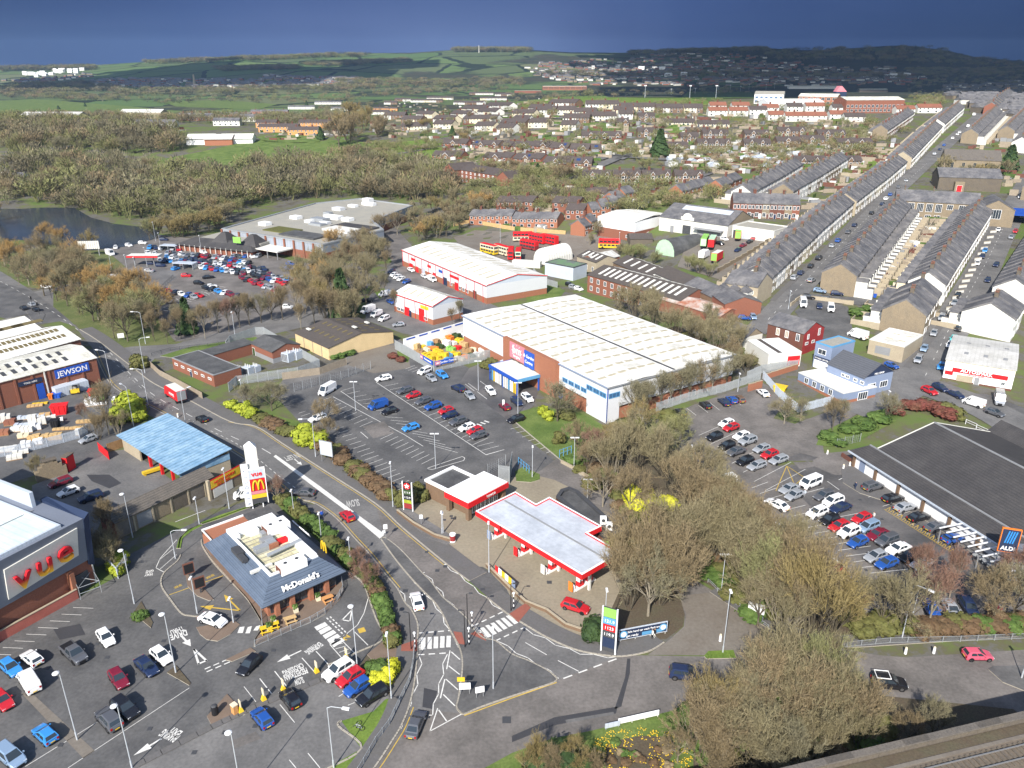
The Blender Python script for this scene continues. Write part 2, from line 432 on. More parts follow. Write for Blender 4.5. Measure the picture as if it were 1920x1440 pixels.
def rtext(s,a,b,hgt,m='white_line',z=.016):
 """lettering on the road, baseline from pixel a to pixel b, letters hgt metres tall"""
 A,B=P(*a),P(*b);L_=(B-A).length
 me=tmesh(s,1,0,'LEFT',.025);xs=[v.co.x for v in me.vertices];w=max(xs)-min(xs)
 for v in me.vertices:v.co.x=(v.co.x-min(xs))*L_/w;v.co.y*=hgt/.73
 me.materials.clear();me.materials.append(MATS[m])
 o=ob('road_lettering',me,None,(A.x,A.y,G(A)+z),kind=ST_);o.rotation_euler=(0,0,ang(A,B));return o
# ------------------------------------------------------------------ prototypes: buildings
def frame(A,B,label,cat,name,group=None,h=0):
 A,B=[p if len(p)==3 else P(p[0],p[1],h)for p in(A,B)]
 root=thing(name,label,cat,(A.x,A.y,min(G(A),G(B))),ang(A,B),group)
 return root,math.hypot(B.x-A.x,B.y-A.y)
def winmesh(w,h,fr=wC,gl='glass',bars=1,t=.09):
 def mk():
  b=MB();b.box(-w/2,-.03,0,w/2,.02,h,1)
  for x0,x1,z0,z1 in((-w/2-.03,-w/2+t,-.03,h+.03),(w/2-t,w/2+.03,-.03,h+.03),(-w/2+t,w/2-t,-.03,t),(-w/2+t,w/2-t,h-t,h+.03)):
   b.box(x0,-.08,z0,x1,.01,z1,0)
  for i in range(bars):
   x=-w/2+(i+1)*w/(bars+1);b.box(x-t*.4,-.07,t,x+t*.4,.01,h-t,0)
  return b.mesh('window',[fr,gl])
 return once(('w',w,h,fr,gl,bars,t),mk)
def place(root,me,name,x,z,side,L,D,out=0,m=None):
 p,r={'F':((x,-out,z),0),'B':((x,D+out,z),math.pi),'R':((L+out,x,z),math.pi/2),'L':((-out,x,z),-math.pi/2)}[side]
 return ob(name,me,root,p,r,m=m)
def win(root,x,z,w,h,side,L,D,fr=wC,gl='glass',bars=1,name='window',t=.09,out=0):
 return place(root,winmesh(w,h,fr,gl,bars,t),name,x,z,side,L,D,out)
def dmesh(w,h,m):
 def mk():
  b=MB();b.box(-w/2,-.06,0,w/2,.02,h,0);b.box(-w/2-.08,-.04,0,w/2+.08,.01,h+.08,1);return b.mesh('door',[m,wC])
 return once(('d',w,h,m),mk)
def rmesh(w,h,m):
 def mk():
  b=MB();n=max(3,int(h/.45))
  for i in range(n):b.box(-w/2,-.05-.03*(i%2),i*h/n,w/2,.02,(i+1)*h/n-.03,0)
  return b.mesh('shutter',[m])
 return once(('r',w,h,m),mk)
def walls(root,L,D,h,m,x0=0,y0=0,z0=-1.0,name='wall',band=None):
 b=MB()
 if band:b.box(x0+.03,y0+.03,z0,x0+L-.03,y0+D-.03,band[0],1);b.box(x0,y0,band[0],x0+L,y0+D,h,0)
 else:b.box(x0,y0,z0,x0+L,y0+D,h,0)
 return b.build(name,[m,band[1]]if band else m,root)
def gable_mesh(L,D,e,r,wall,z0=-1.0,axis='X',band=None,gw=None):
 b=MB();S=[(0,e),(0,z0)]
 def pt(u,v,z):return(u,v,z)if axis=='X' else(v,u,z)     # u along ridge, v across
 W,U=(D,L)if axis=='X' else(L,D)
 zb=band[0]if band else z0
 for(za,zc,mi)in(((z0,zb,1),(zb,e,0))if band else((z0,e,0),)):
  i_=.03 if mi else 0
  b.box(i_,i_,za,L-i_,D-i_,zc,mi)
 for u,flip in((0,1),(U,0)):
  t=[pt(u,0,e),pt(u,W,e),pt(u,W/2,r)]
  if(axis=='X')==bool(flip):t=t[::-1]
  b.face(t,2 if gw else 0)
 return b.mesh('wall',[wall]+[band[1]if band else wall]+[gw or wall])
def roof_mesh(L,D,e,r,m,axis='X',o=.3,og=.2,th=.14,hip=0,drop=0):
 b=MB()
 W,U=(D,L)if axis=='X' else(L,D)
 def pt(u,v,z):return(u,v,z)if axis=='X' else(v,u,z)
 sl=(r-e)/(W/2)
 if hip:
  z=e-o*sl
  A_,B_,C_,D_=pt(-og,-o,z),pt(U+og,-o,z),pt(U+og,W+o,z),pt(-og,W+o,z)
  h1=hip if hip in(1,2)else 0;p1=pt(W/2*.9,W/2,r);p2=pt(U-W/2*.9,W/2,r)if hip==2 else pt(U+og,W/2,r)
  for f in((A_,B_,p2,p1),(C_,D_,p1,p2),(D_,A_,p1),(B_,C_,p2)):
   b.face(f if axis=='X' else f[::-1])
  b.face([(q[0],q[1],q[2]-.05)for q in((D_,C_,B_,A_)if axis=='X' else(A_,B_,C_,D_))])
  return b.mesh('roof',m)
 for sgn in(0,1):
  v0=-o if not sgn else W+o;z0=e-o*sl
  q=[pt(-og,v0,z0),pt(U+og,v0,z0),pt(U+og,W/2,r),pt(-og,W/2,r)]
  if sgn==(1 if axis=='X' else 0):q=[q[1],q[0],q[3],q[2]]
  b.hexa([(x,y,z-drop)for x,y,z in q],[(x,y,z+th)for x,y,z in q])
 return b.mesh('roof',m)
def gable(root,L,D,e,r,wall,roof,axis='X',x0=0,y0=0,z0=-1.0,band=None,gw=None,o=.3,og=.2,hip=0):
 w=ob('wall',gable_mesh(L,D,e,r,wall,z0,axis,band,gw)if not hip else MBbox(L,D,e,z0,wall),root,(x0,y0,0))
 q=ob('roof',roof_mesh(L,D,e,r,roof,axis,o,og,.14,hip),root,(x0,y0,.01));return w,q
def MBbox(L,D,e,z0,m):
 b=MB();b.box(0,0,z0,L,D,e);return b.mesh('wall',m)
def flat_roof(root,L,D,h,m,edge,par=.4,x0=0,y0=0,w=.3,name='roof'):
 b=MB();b.box(x0+w,y0+w,h-.1,x0+L-w,y0+D-w,h+.05,0)
 for a in((x0-.05,y0-.05,x0+L+.05,y0+w),(x0-.05,y0+D-w,x0+L+.05,y0+D+.05),(x0-.05,y0+w,x0+w,y0+D-w),(x0+L-w,y0+w,x0+L+.05,y0+D-w)):
  b.box(a[0],a[1],h-.1,a[2],a[3],h+par,1)
 return b.build(name,[m,edge],root)
def chim_mesh(wall=sK,w=.6,d=1.1,h=1.4,pots=3):
 def mk():
  b=MB();b.box(-w/2,-d/2,-1.2,w/2,d/2,h,0);b.box(-w/2-.07,-d/2-.07,h-.18,w/2+.07,d/2+.07,h,0)
  for i in range(pots):y=(i-(pots-1)/2)*d/pots;b.tube((0,y,h),(0,y,h+.5),.13,.10,6,1)
  return b.mesh('chimney',[wall,'tile_red'])
 return once(('c',wall,w,d,h,pots),mk)
# terraced house unit: front at y=0 facing -Y, width w
def house_parts(w,D,e,r,style):
 S=dict(
  stone=('stone','slate',sK),pale=(sP,'slate',sK),white=(wW,'slate',sK),cream=('cream','slate',sK),
  brick=(bR,'slate',bK),mill=(sK,'slate',sK),
  estate=(bR,'tile_brown',bK),estate2=(bO,'slate',bK),boxy=(wW,'tile_brown',bK),boxy2=('brick_brown','tile_brown',bK),dark=(bK,'slate',bK),
  bung=('brick_brown','tile_brown',bK),redroof=(wW,'tile_red',bK),pebble=('cream','tile_brown',bK),orange=('orange_wall','tile_brown',bK))
 return S[style]
mat('orange_wall',(.55,.27,.10),.85,.1,.4)
def house(A,rz,w,D,e,r,style,label,group,full=2,end=(0,0),back=wW,gable_front=False,cat='house',name='terraced_house',z=None,flip=False,solar=False):
 wl,rf,ch=house_parts(w,D,e,r,style)
 root=thing(name,label,cat,(A[0],A[1],G(A)if z is None else z),rz,group)
 ob('wall',once(('hw',w,D,e,r,wl),lambda:gable_mesh(w,D,e,r,wl,-3,'X')),root)
 rr=ob('roof',once(('hr',w,D,e,r,rf),lambda:roof_mesh(w,D,e,r,rf,'X',.3,.02,drop=.5)),root,(0,0,.01))
 if solar:ob('solar_panel',once('solarp',lambda:slantbox(2.4,1.6,(r-e)/(D/2),'solar')),rr,(w*.5,D*.22,e+(r-e)*.44+.2))
 if full>=1:ob('chimney',chim_mesh(ch),rr,(w-.35 if not flip else .35,D/2,r))
 if full>=2:
  q_=round(e/5.6,2)
  win(root,w*.28,3.3*q_,1.2,1.7,'F',w,D);win(root,w*.30,.75,1.5,1.9,'F',w,D)
  win(root,w*.75,3.3*q_,1.0,1.7,'F',w,D,bars=0)
  place(root,dmesh(.95,2.1,R.choice([wC,bK,'navy',DG_,wC])),'door',w*.77,0,'F',w,D)
  win(root,w*.5,3.4,1.0,1.3,'B',w,D)
  ob('rear_extension',once(('ext',w,wl,back),lambda:ext_mesh(w,back)),root,(0,D,0)).scale=(1,1,q_)
 elif full==1:
  for x,zz,ww,hh in((w*.28,3.1,1.3,1.2),(w*.75,3.1,1.0,1.2),(w*.32,.7,1.7,1.4)):win(root,x,zz*e/5.2,ww,hh,'F',w,D,bars=0,t=.07)
 if gable_front:
  g_=MB();a,b_=w*.14,w*.66;c=(a+b_)/2
  g_.face([(a,-.35,-1),(b_,-.35,-1),(b_,-.35,e),(c,-.35,e+1.6),(a,-.35,e)],0)
  g_.face([(b_,-.35,-1),(b_,.1,-1),(b_,.1,e),(b_,-.35,e)],0);g_.face([(a,.1,-1),(a,-.35,-1),(a,-.35,e),(a,.1,e)],0)
  ob('front_gable',once(('fg',w,e,wl),lambda:g_.mesh('front_gable',wl)),root)
  q=MB();y1=D/2*(1.6/(r-e))
  for s0 in(0,1):
   x0=a-.25 if not s0 else b_+.25
   f=[(x0,-.6,e-.2),(c,-.6,e+1.7),(c,y1,e+1.75),(x0,.1,e-.12)]
   q.face(f if s0 else f[::-1],0)
   q.hexa([(x0,-.68,e-.3),(c,-.68,e+1.58),(c,-.6,e+1.58),(x0,-.6,e-.3)],[(x0,-.68,e-.08),(c,-.68,e+1.78),(c,-.6,e+1.78),(x0,-.6,e-.08)],1)
  ob('gable_roof',once(('fgr',w,D,e,rf),lambda:q.mesh('gable_roof',[rf,wC])),root)
  if e>4:win(root,c,e-2.0,1.7,1.4,'F',w,D,bars=0,t=.15,out=.36)
  win(root,c,.7,1.9,1.5,'F',w,D,bars=0,t=.15,out=.36)
 return root
def slantbox(w,d,sl,m):
 b=MB();q=[(-w/2,-d/2,-d/2*sl),(w/2,-d/2,-d/2*sl),(w/2,d/2,d/2*sl),(-w/2,d/2,d/2*sl)]
 b.hexa(q,[(x,y,z+.08)for x,y,z in q]);return b.mesh('panel',m)
def ext_mesh(w,back):
 b=MB();b.box(w*.45,0,-3,w-.1,3.6,3.9,0)
 b.hexa([(w*.45-.1,0,3.9),(w,0,3.9),(w,3.8,3.9),(w*.45-.1,3.8,3.9)],[(w*.45-.1,0,4.1),(w,0,5.1),(w,3.8,5.1),(w*.45-.1,3.8,4.1)],1)
 b.box(w*.5,3.6,-3,w-.1,5.6,2.3,0,1);b.box(0,0,-3,.18,8.2,1.9,2);b.box(.18,8.0,-3,w*.6,8.2,1.9,2)
 b.box(.1,.05,-3,w*.4,1.6,2.4,0,0)
 return b.mesh('rear_extension',[back,'slate',sP])
def row(px,n,D,e,r,styles,label,group,full=2,gf=0,back=wW,w=None,cat='house',name='terraced_house',solar=0,gap=0,h=0):
 """row of houses: px = (front-left pixel, front-right pixel) seen from outside"""
 A,B=P(*px[0],h),P(*px[1],h);L_=math.hypot(B.x-A.x,B.y-A.y)
 if n is None:n=max(1,round(L_/(w or 4.8)))
 w=round(L_/n*2)/2 if abs(round(L_/n*2)/2*n-L_)<2 else round(L_/n,2)
 rz=ang(A,B);dx,dy=math.cos(rz),math.sin(rz);out=[]
 for i in range(n):
  a=A+Vector((dx,dy,0))*(i*L_/n);b=a+Vector((dx,dy,0))*L_/n
  z=round(min(G(a),G(b),G(a+Vector((-dy,dx,0))*D))*1+.35*abs(G(a)-G(b)),2)
  if n>3:lab=label
  else:lab=label
  st=styles[(i*7+len(group))%len(styles)]if gf else R.choice(styles)
  out.append(house(a,rz,w,D,e,r,st,lab,group,full,back=back,gable_front=(gf and(i%gf==gf-1 or gf==1)),cat=cat,name=name,z=z,flip=(i%2),solar=(R.random()<solar)))
 return out
# ------------------------------------------------------------------ prototypes: vehicles
CARS={  # L, W, H, belt, cabin: rear bottom, rear top, front top, front bottom (fractions of L from the tail), nose height, side glass x-range, wheel r
 'hatchback':(3.95,1.72,1.48,.93,.00,.10,.50,.72,.70,(.14,.66),.31,.88),
 'saloon':(4.6,1.8,1.43,.92,.10,.27,.56,.73,.68,(.22,.68),.32,.90),
 'suv':(4.5,1.88,1.68,1.03,.01,.09,.55,.74,.85,(.12,.68),.36,1.0),
 'estate':(4.5,1.8,1.5,.93,.00,.08,.54,.73,.70,(.10,.68),.32,.9),
 'people carrier':(4.4,1.83,1.68,1.0,.00,.05,.60,.82,.80,(.08,.74),.33,.98),
 'van':(4.9,1.95,2.05,1.1,.00,.015,.72,.88,.95,(.66,.84),.34,1.1),
 'panel van':(5.7,2.05,2.5,1.15,.00,.012,.74,.88,1.0,(.72,.85),.36,1.15),
 'minibus':(4.8,1.95,2.0,1.1,.00,.02,.76,.90,.95,(.10,.86),.34,1.1),
 'pickup truck':(5.2,1.9,1.78,1.05,.36,.41,.62,.76,.95,(.42,.72),.38,1.05),
}
def car_meshes(kind):
 Lc,W,Hc,bz,a,b_,c,d_,nz_,sg,wr,tailz=CARS[kind]
 X=lambda f:-Lc/2+f*Lc
 hw=W/2;body=MB()
 st=[(0,.86,.34,tailz-.22),(.02,.94,.26,tailz-.04),(.10,1.0,.22,max(tailz,bz-.02)),(a if a>.1 else .2,1.0,.20,bz),(d_,1.0,.20,bz),(d_+(1-d_)*.45,.98,.20,(bz+nz_)/2+.05),(.965,.90,.24,nz_),(1,.74,.34,nz_-.18)]
 if kind=='pickup truck':st=[(0,.95,.4,1.0),(.01,1,.35,1.05),(.36,1,.3,1.05)]+st[4:]
 rings=[]
 for f,k_,z0,z1 in st:
  y=hw*k_;rings.append([(X(f),-y*.92,z0),(X(f),-y,(z0+z1)/2),(X(f),-y*.97,z1-.05),(X(f),-y*.86,z1),(X(f),y*.86,z1),(X(f),y*.97,z1-.05),(X(f),y,(z0+z1)/2),(X(f),y*.92,z0)])
 for q,w_ in zip(rings,rings[1:]):
  for j in range(7):body.face((q[j],q[j+1],w_[j+1],w_[j]))
  body.face((q[7],q[0],w_[0],w_[7]))
 body.face(rings[0][::-1]);body.face(rings[-1])
 wb,wt=hw*.93,hw*(.74 if Hc<1.9 else .86)
 lo=[(X(a),wb),(X(d_),wb)];hi=[(X(b_),wt),(X(c),wt)]
 z0,z1=bz-.03,Hc-.06
 def ring(x0,x1,y,z):return[(x0,-y,z),(x1,-y,z),(x1,y,z),(x0,y,z)]
 body.hexa(ring(X(a),X(d_),wb,z0),ring(X(b_),X(c),wt,z1))
 body.hexa(ring(X(b_),X(c),wt,z1),ring(X(b_)+.12,X(c)-.15,wt-.1,Hc))
 if kind=='pickup truck':body.box(X(.03),-hw*.8,1.0,X(.34),hw*.8,1.052,1)
 for s_ in(-1,1):
  body.box(X(d_)-.42,s_*(wb+.16)-.09,bz-.02,X(d_)-.24,s_*(wb+.16)+.09,bz+.12)
  body.box(X(.24),s_*hw-.015,.26,X(.75),s_*hw+.015,.36,1)
  for fx in(.45,.62):body.box(X(fx),s_*hw*.985-.012,.42,X(fx)+.025,s_*hw*.985+.012,bz-.06,1)
  for fx in(.18,.81):body.tube((X(fx),s_*(hw-.08),wr+.03),(X(fx),s_*(hw+.005),wr+.03),wr*1.2,n=12,m=1)
 body.box(X(.985),-hw*.45,.3,X(1)+.015,hw*.45,nz_-.26,1);body.box(X(0)-.012,-hw*.6,.3,X(.01),hw*.6,.42,1)
 out={}
 def lerp(p,q,t):return tuple(p[i]+(q[i]-p[i])*t for i in range(3))
 def quad(mb,bl,br,tr,tl,s0,s1,t0,t1,nrm,m=0):
  A0,B0=lerp(bl,tl,t0),lerp(br,tr,t0);A1,B1=lerp(bl,tl,t1),lerp(br,tr,t1)
  q=[lerp(A0,B0,s0),lerp(A0,B0,s1),lerp(A1,B1,s1),lerp(A1,B1,s0)]
  mb.face([tuple(p[i]+nrm[i]*.015 for i in range(3))for p in q],m)
 ws=MB();quad(ws,(X(d_),-wb,z0),(X(d_),wb,z0),(X(c),wt,z1),(X(c),-wt,z1),.06,.94,.10,.93,(1,0,1));out['windscreen']=ws
 rw=MB()
 if kind not in('panel van','van'):
  quad(rw,(X(a),wb,z0),(X(a),-wb,z0),(X(b_),-wt,z1),(X(b_),wt,z1),.08,.92,.2,.9,(-1,0,.3));out['rear_window']=rw
 for s_ in(-1,1):
  sw=MB();bl,br,tr,tl=(X(a),s_*wb,z0),(X(d_),s_*wb,z0),(X(c),s_*wt,z1),(X(b_),s_*wt,z1)
  f0,f1=(sg[0]-a)/(d_-a),(sg[1]-a)/(d_-a)
  mid=f0+(f1-f0)*.5
  for p0,p1 in((f0,mid-.02),(mid+.02,f1)):
   if s_<0:quad(sw,bl,br,tr,tl,p0,p1,.14,.9,(0,-1,.2))
   else:quad(sw,br,bl,tl,tr,1-p1,1-p0,.14,.9,(0,1,.2))
  out['side_window'+('' if s_<0 else '_')]=sw
 wh=MB();wh.tube((0,-.11,0),(0,.11,0),wr,wr,12,0);wh.tube((0,-.125,0),(0,.125,0),wr*.62,wr*.62,10,1)
 out['wheel']=wh
 lt=MB();lt.box(X(.955),-.19,0,X(.975)+.04,.19,.15);out['headlight']=lt
 tl_=MB();tl_.box(X(.0)-.015,-.12,0,X(.012)+.03,.12,.26);out['tail_light']=tl_
 npl=MB();npl.box(X(0)-.03,-.26,.48,X(0)+.04,.26,.60);out['number_plate']=npl
 mats={'windscreen':'glass','rear_window':'glass','side_window':'glass','side_window_':'glass','wheel':['rubber','chrome'],'headlight':'lamp_white','tail_light':'tail_red','number_plate':yP}
 res={k_:v.mesh(k_.strip('_'),mats[k_])for k_,v in out.items()}
 res['body']=body.mesh('body',['paint_white','black'],smooth=False)
 # one-mesh version for the far ones
 far=MB();
 def add(mb,mi,off=(0,0,0)):
  i=len(far.v);far.v+=[(v[0]+off[0],v[1]+off[1],v[2]+off[2])for v in mb.v];far.f+=[tuple(i+j for j in f)for f in mb.f];far.m+=[mi]*len(mb.f)
 add(body,0)
 for k_ in('windscreen','rear_window','side_window','side_window_'):
  if k_ in out:add(out[k_],1)
 for fx in(.18,.81):
  for s_ in(-1,1):add(wh,2,(X(fx),s_*(hw-.12),wr))
 res['far']=far.mesh('parked_car',['paint_white','glass','rubber'])
 return res
def car(px,py,dx,dy,color,kind,label,group='cars parked in the car parks',full=True,scale=1.0,cat=None,jit=0,pos=None,rz=None):
 A=pos or P(px,py)
 if rz is None:
  B=P(px+dx*6,py+dy*6);rz=ang(A,B)
 rz+=R.uniform(-jit,jit)
 ms=once(('car',kind),lambda:car_meshes(kind));Lc,W,Hc,bz,a,b_,c,d_,nz_,sg,wr,tailz=CARS[kind]
 cat=cat or('van' if 'van' in kind else 'pickup' if 'pickup' in kind else 'car')
 nm={'van':'parked_van','pickup':'pickup_truck','car':'parked_car'}[cat]if 'driv' not in label else 'moving_car'
 if not full:
  o=ob(nm,ms['far'],None,(A.x,A.y,G(A)+.16*(1 if G(A)>.01 else .1)),rz,None,label,cat,group,m='paint_'+color);o.scale=(scale,)*3;return o
 root=thing(nm,label,cat,(A.x,A.y,G(A)+(.14 if G(A)>.01 else .012)),rz,group,scale)
 bd=ob('body',ms['body'],root,m='paint_'+color)
 for k_ in('windscreen','rear_window','side_window','side_window_'):
  if k_ in ms:ob(k_.strip('_'),ms[k_],root)
 X=lambda f:-Lc/2+f*Lc
 for fx in(.18,.81):
  for s_ in(-1,1):ob('wheel',ms['wheel'],root,(X(fx),s_*(W/2-.12),wr))
 for s_ in(-1,1):
  ob('headlight',ms['headlight'],root,(0,s_*W*.32,nz_-.22));ob('tail_light',ms['tail_light'],root,(0,s_*W*.36,tailz-.34))
 ob('number_plate',ms['number_plate'],root)
 return root
# ------------------------------------------------------------------ prototypes: trees and shrubs (height 10 m, scaled when placed)
def rv(q):return Vector((q.uniform(-1,1),q.uniform(-1,1),q.uniform(-1,1)))
def winter_tree(seed,style='round',levels=4,tw=1.0,wid=.055):
 q=random.Random(seed);b=MB();tv,tf=[],[]
 def twig(p,d,l,w):
  n=d.cross(rv(q));n=n.normalized()*w/2 if n.length>1e-4 else Vector((w/2,0,0))
  i=len(tv);e=p+d*l;tv.extend((tuple(p-n),tuple(p+n),tuple(e)));tf.append((i,i+1,i+2))
 def spray(p,d,ln,k):
  for _ in range(k):
   o=p+d*ln*q.random();dd=(d+rv(q)*.75).normalized();l=q.uniform(.35,.9)
   twig(o,dd,l,wid*q.uniform(.7,1.3))
   for _ in range(2):twig(o+dd*l*q.uniform(.3,.9),(dd+rv(q)*.8).normalized(),l*.6,wid*.8)
 def rec(p,d,ln,r,lv):
  e=p+d*ln
  if r>.022:b.tube(p,e,r,r*.72,5 if r>.07 else 3,cap=False)
  else:twig(p,d,ln,wid*1.2)
  if lv==0:spray(p,d,ln,int(4.6*tw));return
  if lv<3:spray(p,d,ln,int(2.2*tw))
  for c in range(q.choice((3,3,4))if lv>1 else 3):
   t=.55+.45*q.random()if c else 1.0
   nd=(d*(.85 if c else 1.1)+rv(q)*(.62 if style!='fan' else .42)+Vector((0,0,.18 if style!='weep' else-.12*(3-lv)))).normalized()
   rec(p+d*ln*t,nd,ln*q.uniform(.66,.86),r*.62,lv-1)
 if style=='fan':
  for i in range(9):
   a=q.uniform(0,6.28);d=Vector((math.cos(a)*.45,math.sin(a)*.45,1)).normalized()if i else Vector((0,0,1))
   rec(Vector((math.cos(a)*.35,math.sin(a)*.35,-.4)),d,q.uniform(2.2,3.4),.075,levels-2 if i%2 else levels-1)
 else:
  h0={'round':2.0,'tall':2.6,'weep':2.4}[style]
  b.tube((0,0,-.6),(0,0,h0),.22,.17,7,cap=False)
  for i in range(5):
   a=i*2.4+q.random();sp_=.35 if style=='tall' else .75
   d=Vector((math.cos(a)*sp_,math.sin(a)*sp_,1)).normalized()if i else Vector((.05,0,1)).normalized()
   rec(Vector((0,0,h0-(.5*q.random()if i else 0))),d,2.3 if style!='tall' else 2.7,.115,levels-1)
 zs=sorted(v[2]for v in tv);top=zs[int(len(zs)*.995)];k_=10/top
 rr=sorted(math.hypot(v[0],v[1])for v in tv)[int(len(tv)*.97)]*k_
 kx=k_*min(1.4,max(.5,{'round':4.3,'tall':2.7,'weep':4.0,'fan':4.2}[style]/rr))
 tv=[(x*kx,y*kx,z*k_)for x,y,z in tv];b.v=[(x*kx,y*kx,z*k_)for x,y,z in b.v]
 me=bpy.data.meshes.new('crown');me.from_pydata(tv,[],tf);me.materials.append(MATS['twig_olive']);me.update()
 return b.mesh('trunk','bark'),me
def leafy(seed,shape='blob',n=700,s=.16):
 """unit height crown of leaf-sized faces"""
 q=random.Random(seed);v,f=[],[]
 lumps=[(rv(q)*.28,q.uniform(.25,.42))for _ in range(9)]if shape=='blob' else None
 for _ in range(n):
  if shape=='blob':
   c,r=q.choice(lumps);d=rv(q).normalized();p=c+d*r*q.uniform(.75,1.05);p=Vector((p.x,p.y,p.z*.85+.45))
   nrm=(d+rv(q)*.5).normalized()
  elif shape=='cone':
   t=q.random()**.75;a=q.uniform(0,6.283);rad_=(1-t)*.27*q.uniform(.7,1.1)*(1+.25*math.sin(a*5+t*30))+.01
   p=Vector((math.cos(a)*rad_,math.sin(a)*rad_,.05+t*.95));nrm=(Vector((math.cos(a),math.sin(a),.5))+rv(q)*.5).normalized()
  else:  # box: hedge unit 1 x 1 x 1
   ax=q.randrange(5);p=Vector((q.uniform(-.5,.5),q.uniform(-.5,.5),q.uniform(0,1)))
   nrm=Vector(((0,0,1),(1,0,0),(-1,0,0),(0,1,0),(0,-1,0))[ax])
   k_=.5+.06*q.uniform(-1,1)+.05*math.sin(p.x*9+p.y*7)
   if ax==0:p.z=k_*2
   elif ax in(1,2):p.x=nrm.x*k_
   else:p.y=nrm.y*k_
   nrm=(nrm+rv(q)*.6).normalized()
  u=nrm.cross(Vector((.3,.2,1))).normalized();w=nrm.cross(u);sz=s*q.uniform(.6,1.3)/2
  i=len(v);v+=[tuple(p+u*sz),tuple(p+w*sz),tuple(p-u*sz),tuple(p-w*sz)];f.append((i,i+1,i+2,i+3))
 if shape=='box':
  b=MB();b.box(-.44,-.44,-.2,.44,.44,.92);i=len(v);v+=b.v;f+=[tuple(i+j for j in x)for x in b.f]
 elif shape=='blob':
  b=MB()
  for c,r in lumps:b.ball((c.x,c.y,c.z*.85+.45),r*.78,0,7,5)
  i=len(v);v+=b.v;f+=[tuple(i+j for j in x)for x in b.f]
 me=bpy.data.meshes.new('foliage');me.from_pydata(v,[],f);me.materials.append(MATS[lG]);me.update();return me
TREES={}
def inside(poly,x,y):
 ins=False
 for i in range(len(poly)):
  (x0,y0),(x1,y1)=poly[i],poly[(i+1)%len(poly)]
  if(y0>y)!=(y1>y)and x<(x1-x0)*(y-y0)/(y1-y0)+x0:ins=not ins
 return ins
def tree(px,py,h,style='round',m='twig_olive',label='',cat='tree',group='bare winter trees',wx=1.0,bark='bark',far=False,pos=None):
 A=pos or P(px,py);v=R.randrange(4 if not far else 3)
 tm,cm=once(('tree',style,v,far),lambda:winter_tree(hash((len(style),v))%999+v*13+len(style),style,5 if not far else 4,1.0 if not far else 1.5,.05 if not far else .11))
 s=h/10
 root=thing('bare_tree',label,cat,(A.x,A.y,G(A)),R.uniform(0,6.28),group,(s*wx,s*wx,s))
 ob('trunk',tm,root,m=bark);ob('crown',cm,root,m=m);return root
def shrub(px,py,h,w,m=lG,label='',group='shrubs and bushes',shape='blob',cat='bush',d=None,rz=None,pos=None,name=None,n=700,s=.16):
 A=pos or P(px,py);v=R.randrange(3)
 me=once(('leaf',shape,v,n),lambda:leafy(v*31+5,shape,n,s))
 o=ob(name or('evergreen_tree' if shape=='cone' else 'hedge' if shape=='box' else 'bush'),me,None,(A.x,A.y,G(A)),R.uniform(0,6.28)if rz is None else rz,None,label,cat,group,m=m)
 o.scale=(w,d or w,h);return o
# ------------------------------------------------------------------ prototypes: posts, fences, people
def lamp_meshes(kind,h):
 b=MB();hd=MB();pm='lamp_post'
 if kind=='dish':
  b.tube((0,0,0),(0,0,1.2),.11,.11,8);b.tube((0,0,1.2),(0,0,h),.075,.05,7);b.tube((0,0,h),(0,-.45,h+.15),.035,.03,5)
  hd.ball((0,-.6,h+.12),.42,0,10,5,.38)
 elif kind=='arm':
  b.tube((0,0,0),(0,0,1.2),.11,.11,8);b.tube((0,0,1.2),(0,0,h-.3),.07,.05,7);b.tube((0,0,h-.3),(.5,0,h),.05,.04,6);b.tube((.5,0,h),(2.0,0,h+.1),.04,.035,6)
  hd.box(1.9,-.16,h+.02,2.75,.16,h+.2)
 elif kind=='box':
  b.tube((0,0,0),(0,0,1.2),.11,.11,8);b.tube((0,0,1.2),(0,0,h),.07,.05,7)
  hd.box(-.15,-.6,h-.02,.15,.2,h+.16)
 elif kind=='column':
  pm='black';b.tube((0,0,0),(0,0,h),.08,.055,7);b.tube((0,0,h),(.4,0,h+.1),.04,.04,5);hd.box(.3,-.12,h+.04,.85,.12,h+.16)
 elif kind=='twin':
  b.tube((0,0,0),(0,0,h),.08,.05,7);hd.box(-.9,-.15,h-.02,-.1,.15,h+.12);hd.box(.1,-.15,h-.02,.9,.15,h+.12)
 return b.mesh('post',pm),hd.mesh('lamp_head','lamp_white' if kind!='column' else DG_)
def lamp(px,py,h,kind,label,dirpx=None,group='tall lamp posts',pos=None):
 A=pos or P(px,py);rz=0
 if dirpx:rz=ang(A,P(px+dirpx[0]*5,py+dirpx[1]*5))
 a,b=once(('lamp',kind,h),lambda:lamp_meshes(kind,h))
 r=thing('lamp_post',label,'lamp post',(A.x,A.y,G(A)),rz,group);ob('post',a,r);ob('lamp_head',b,r);return r
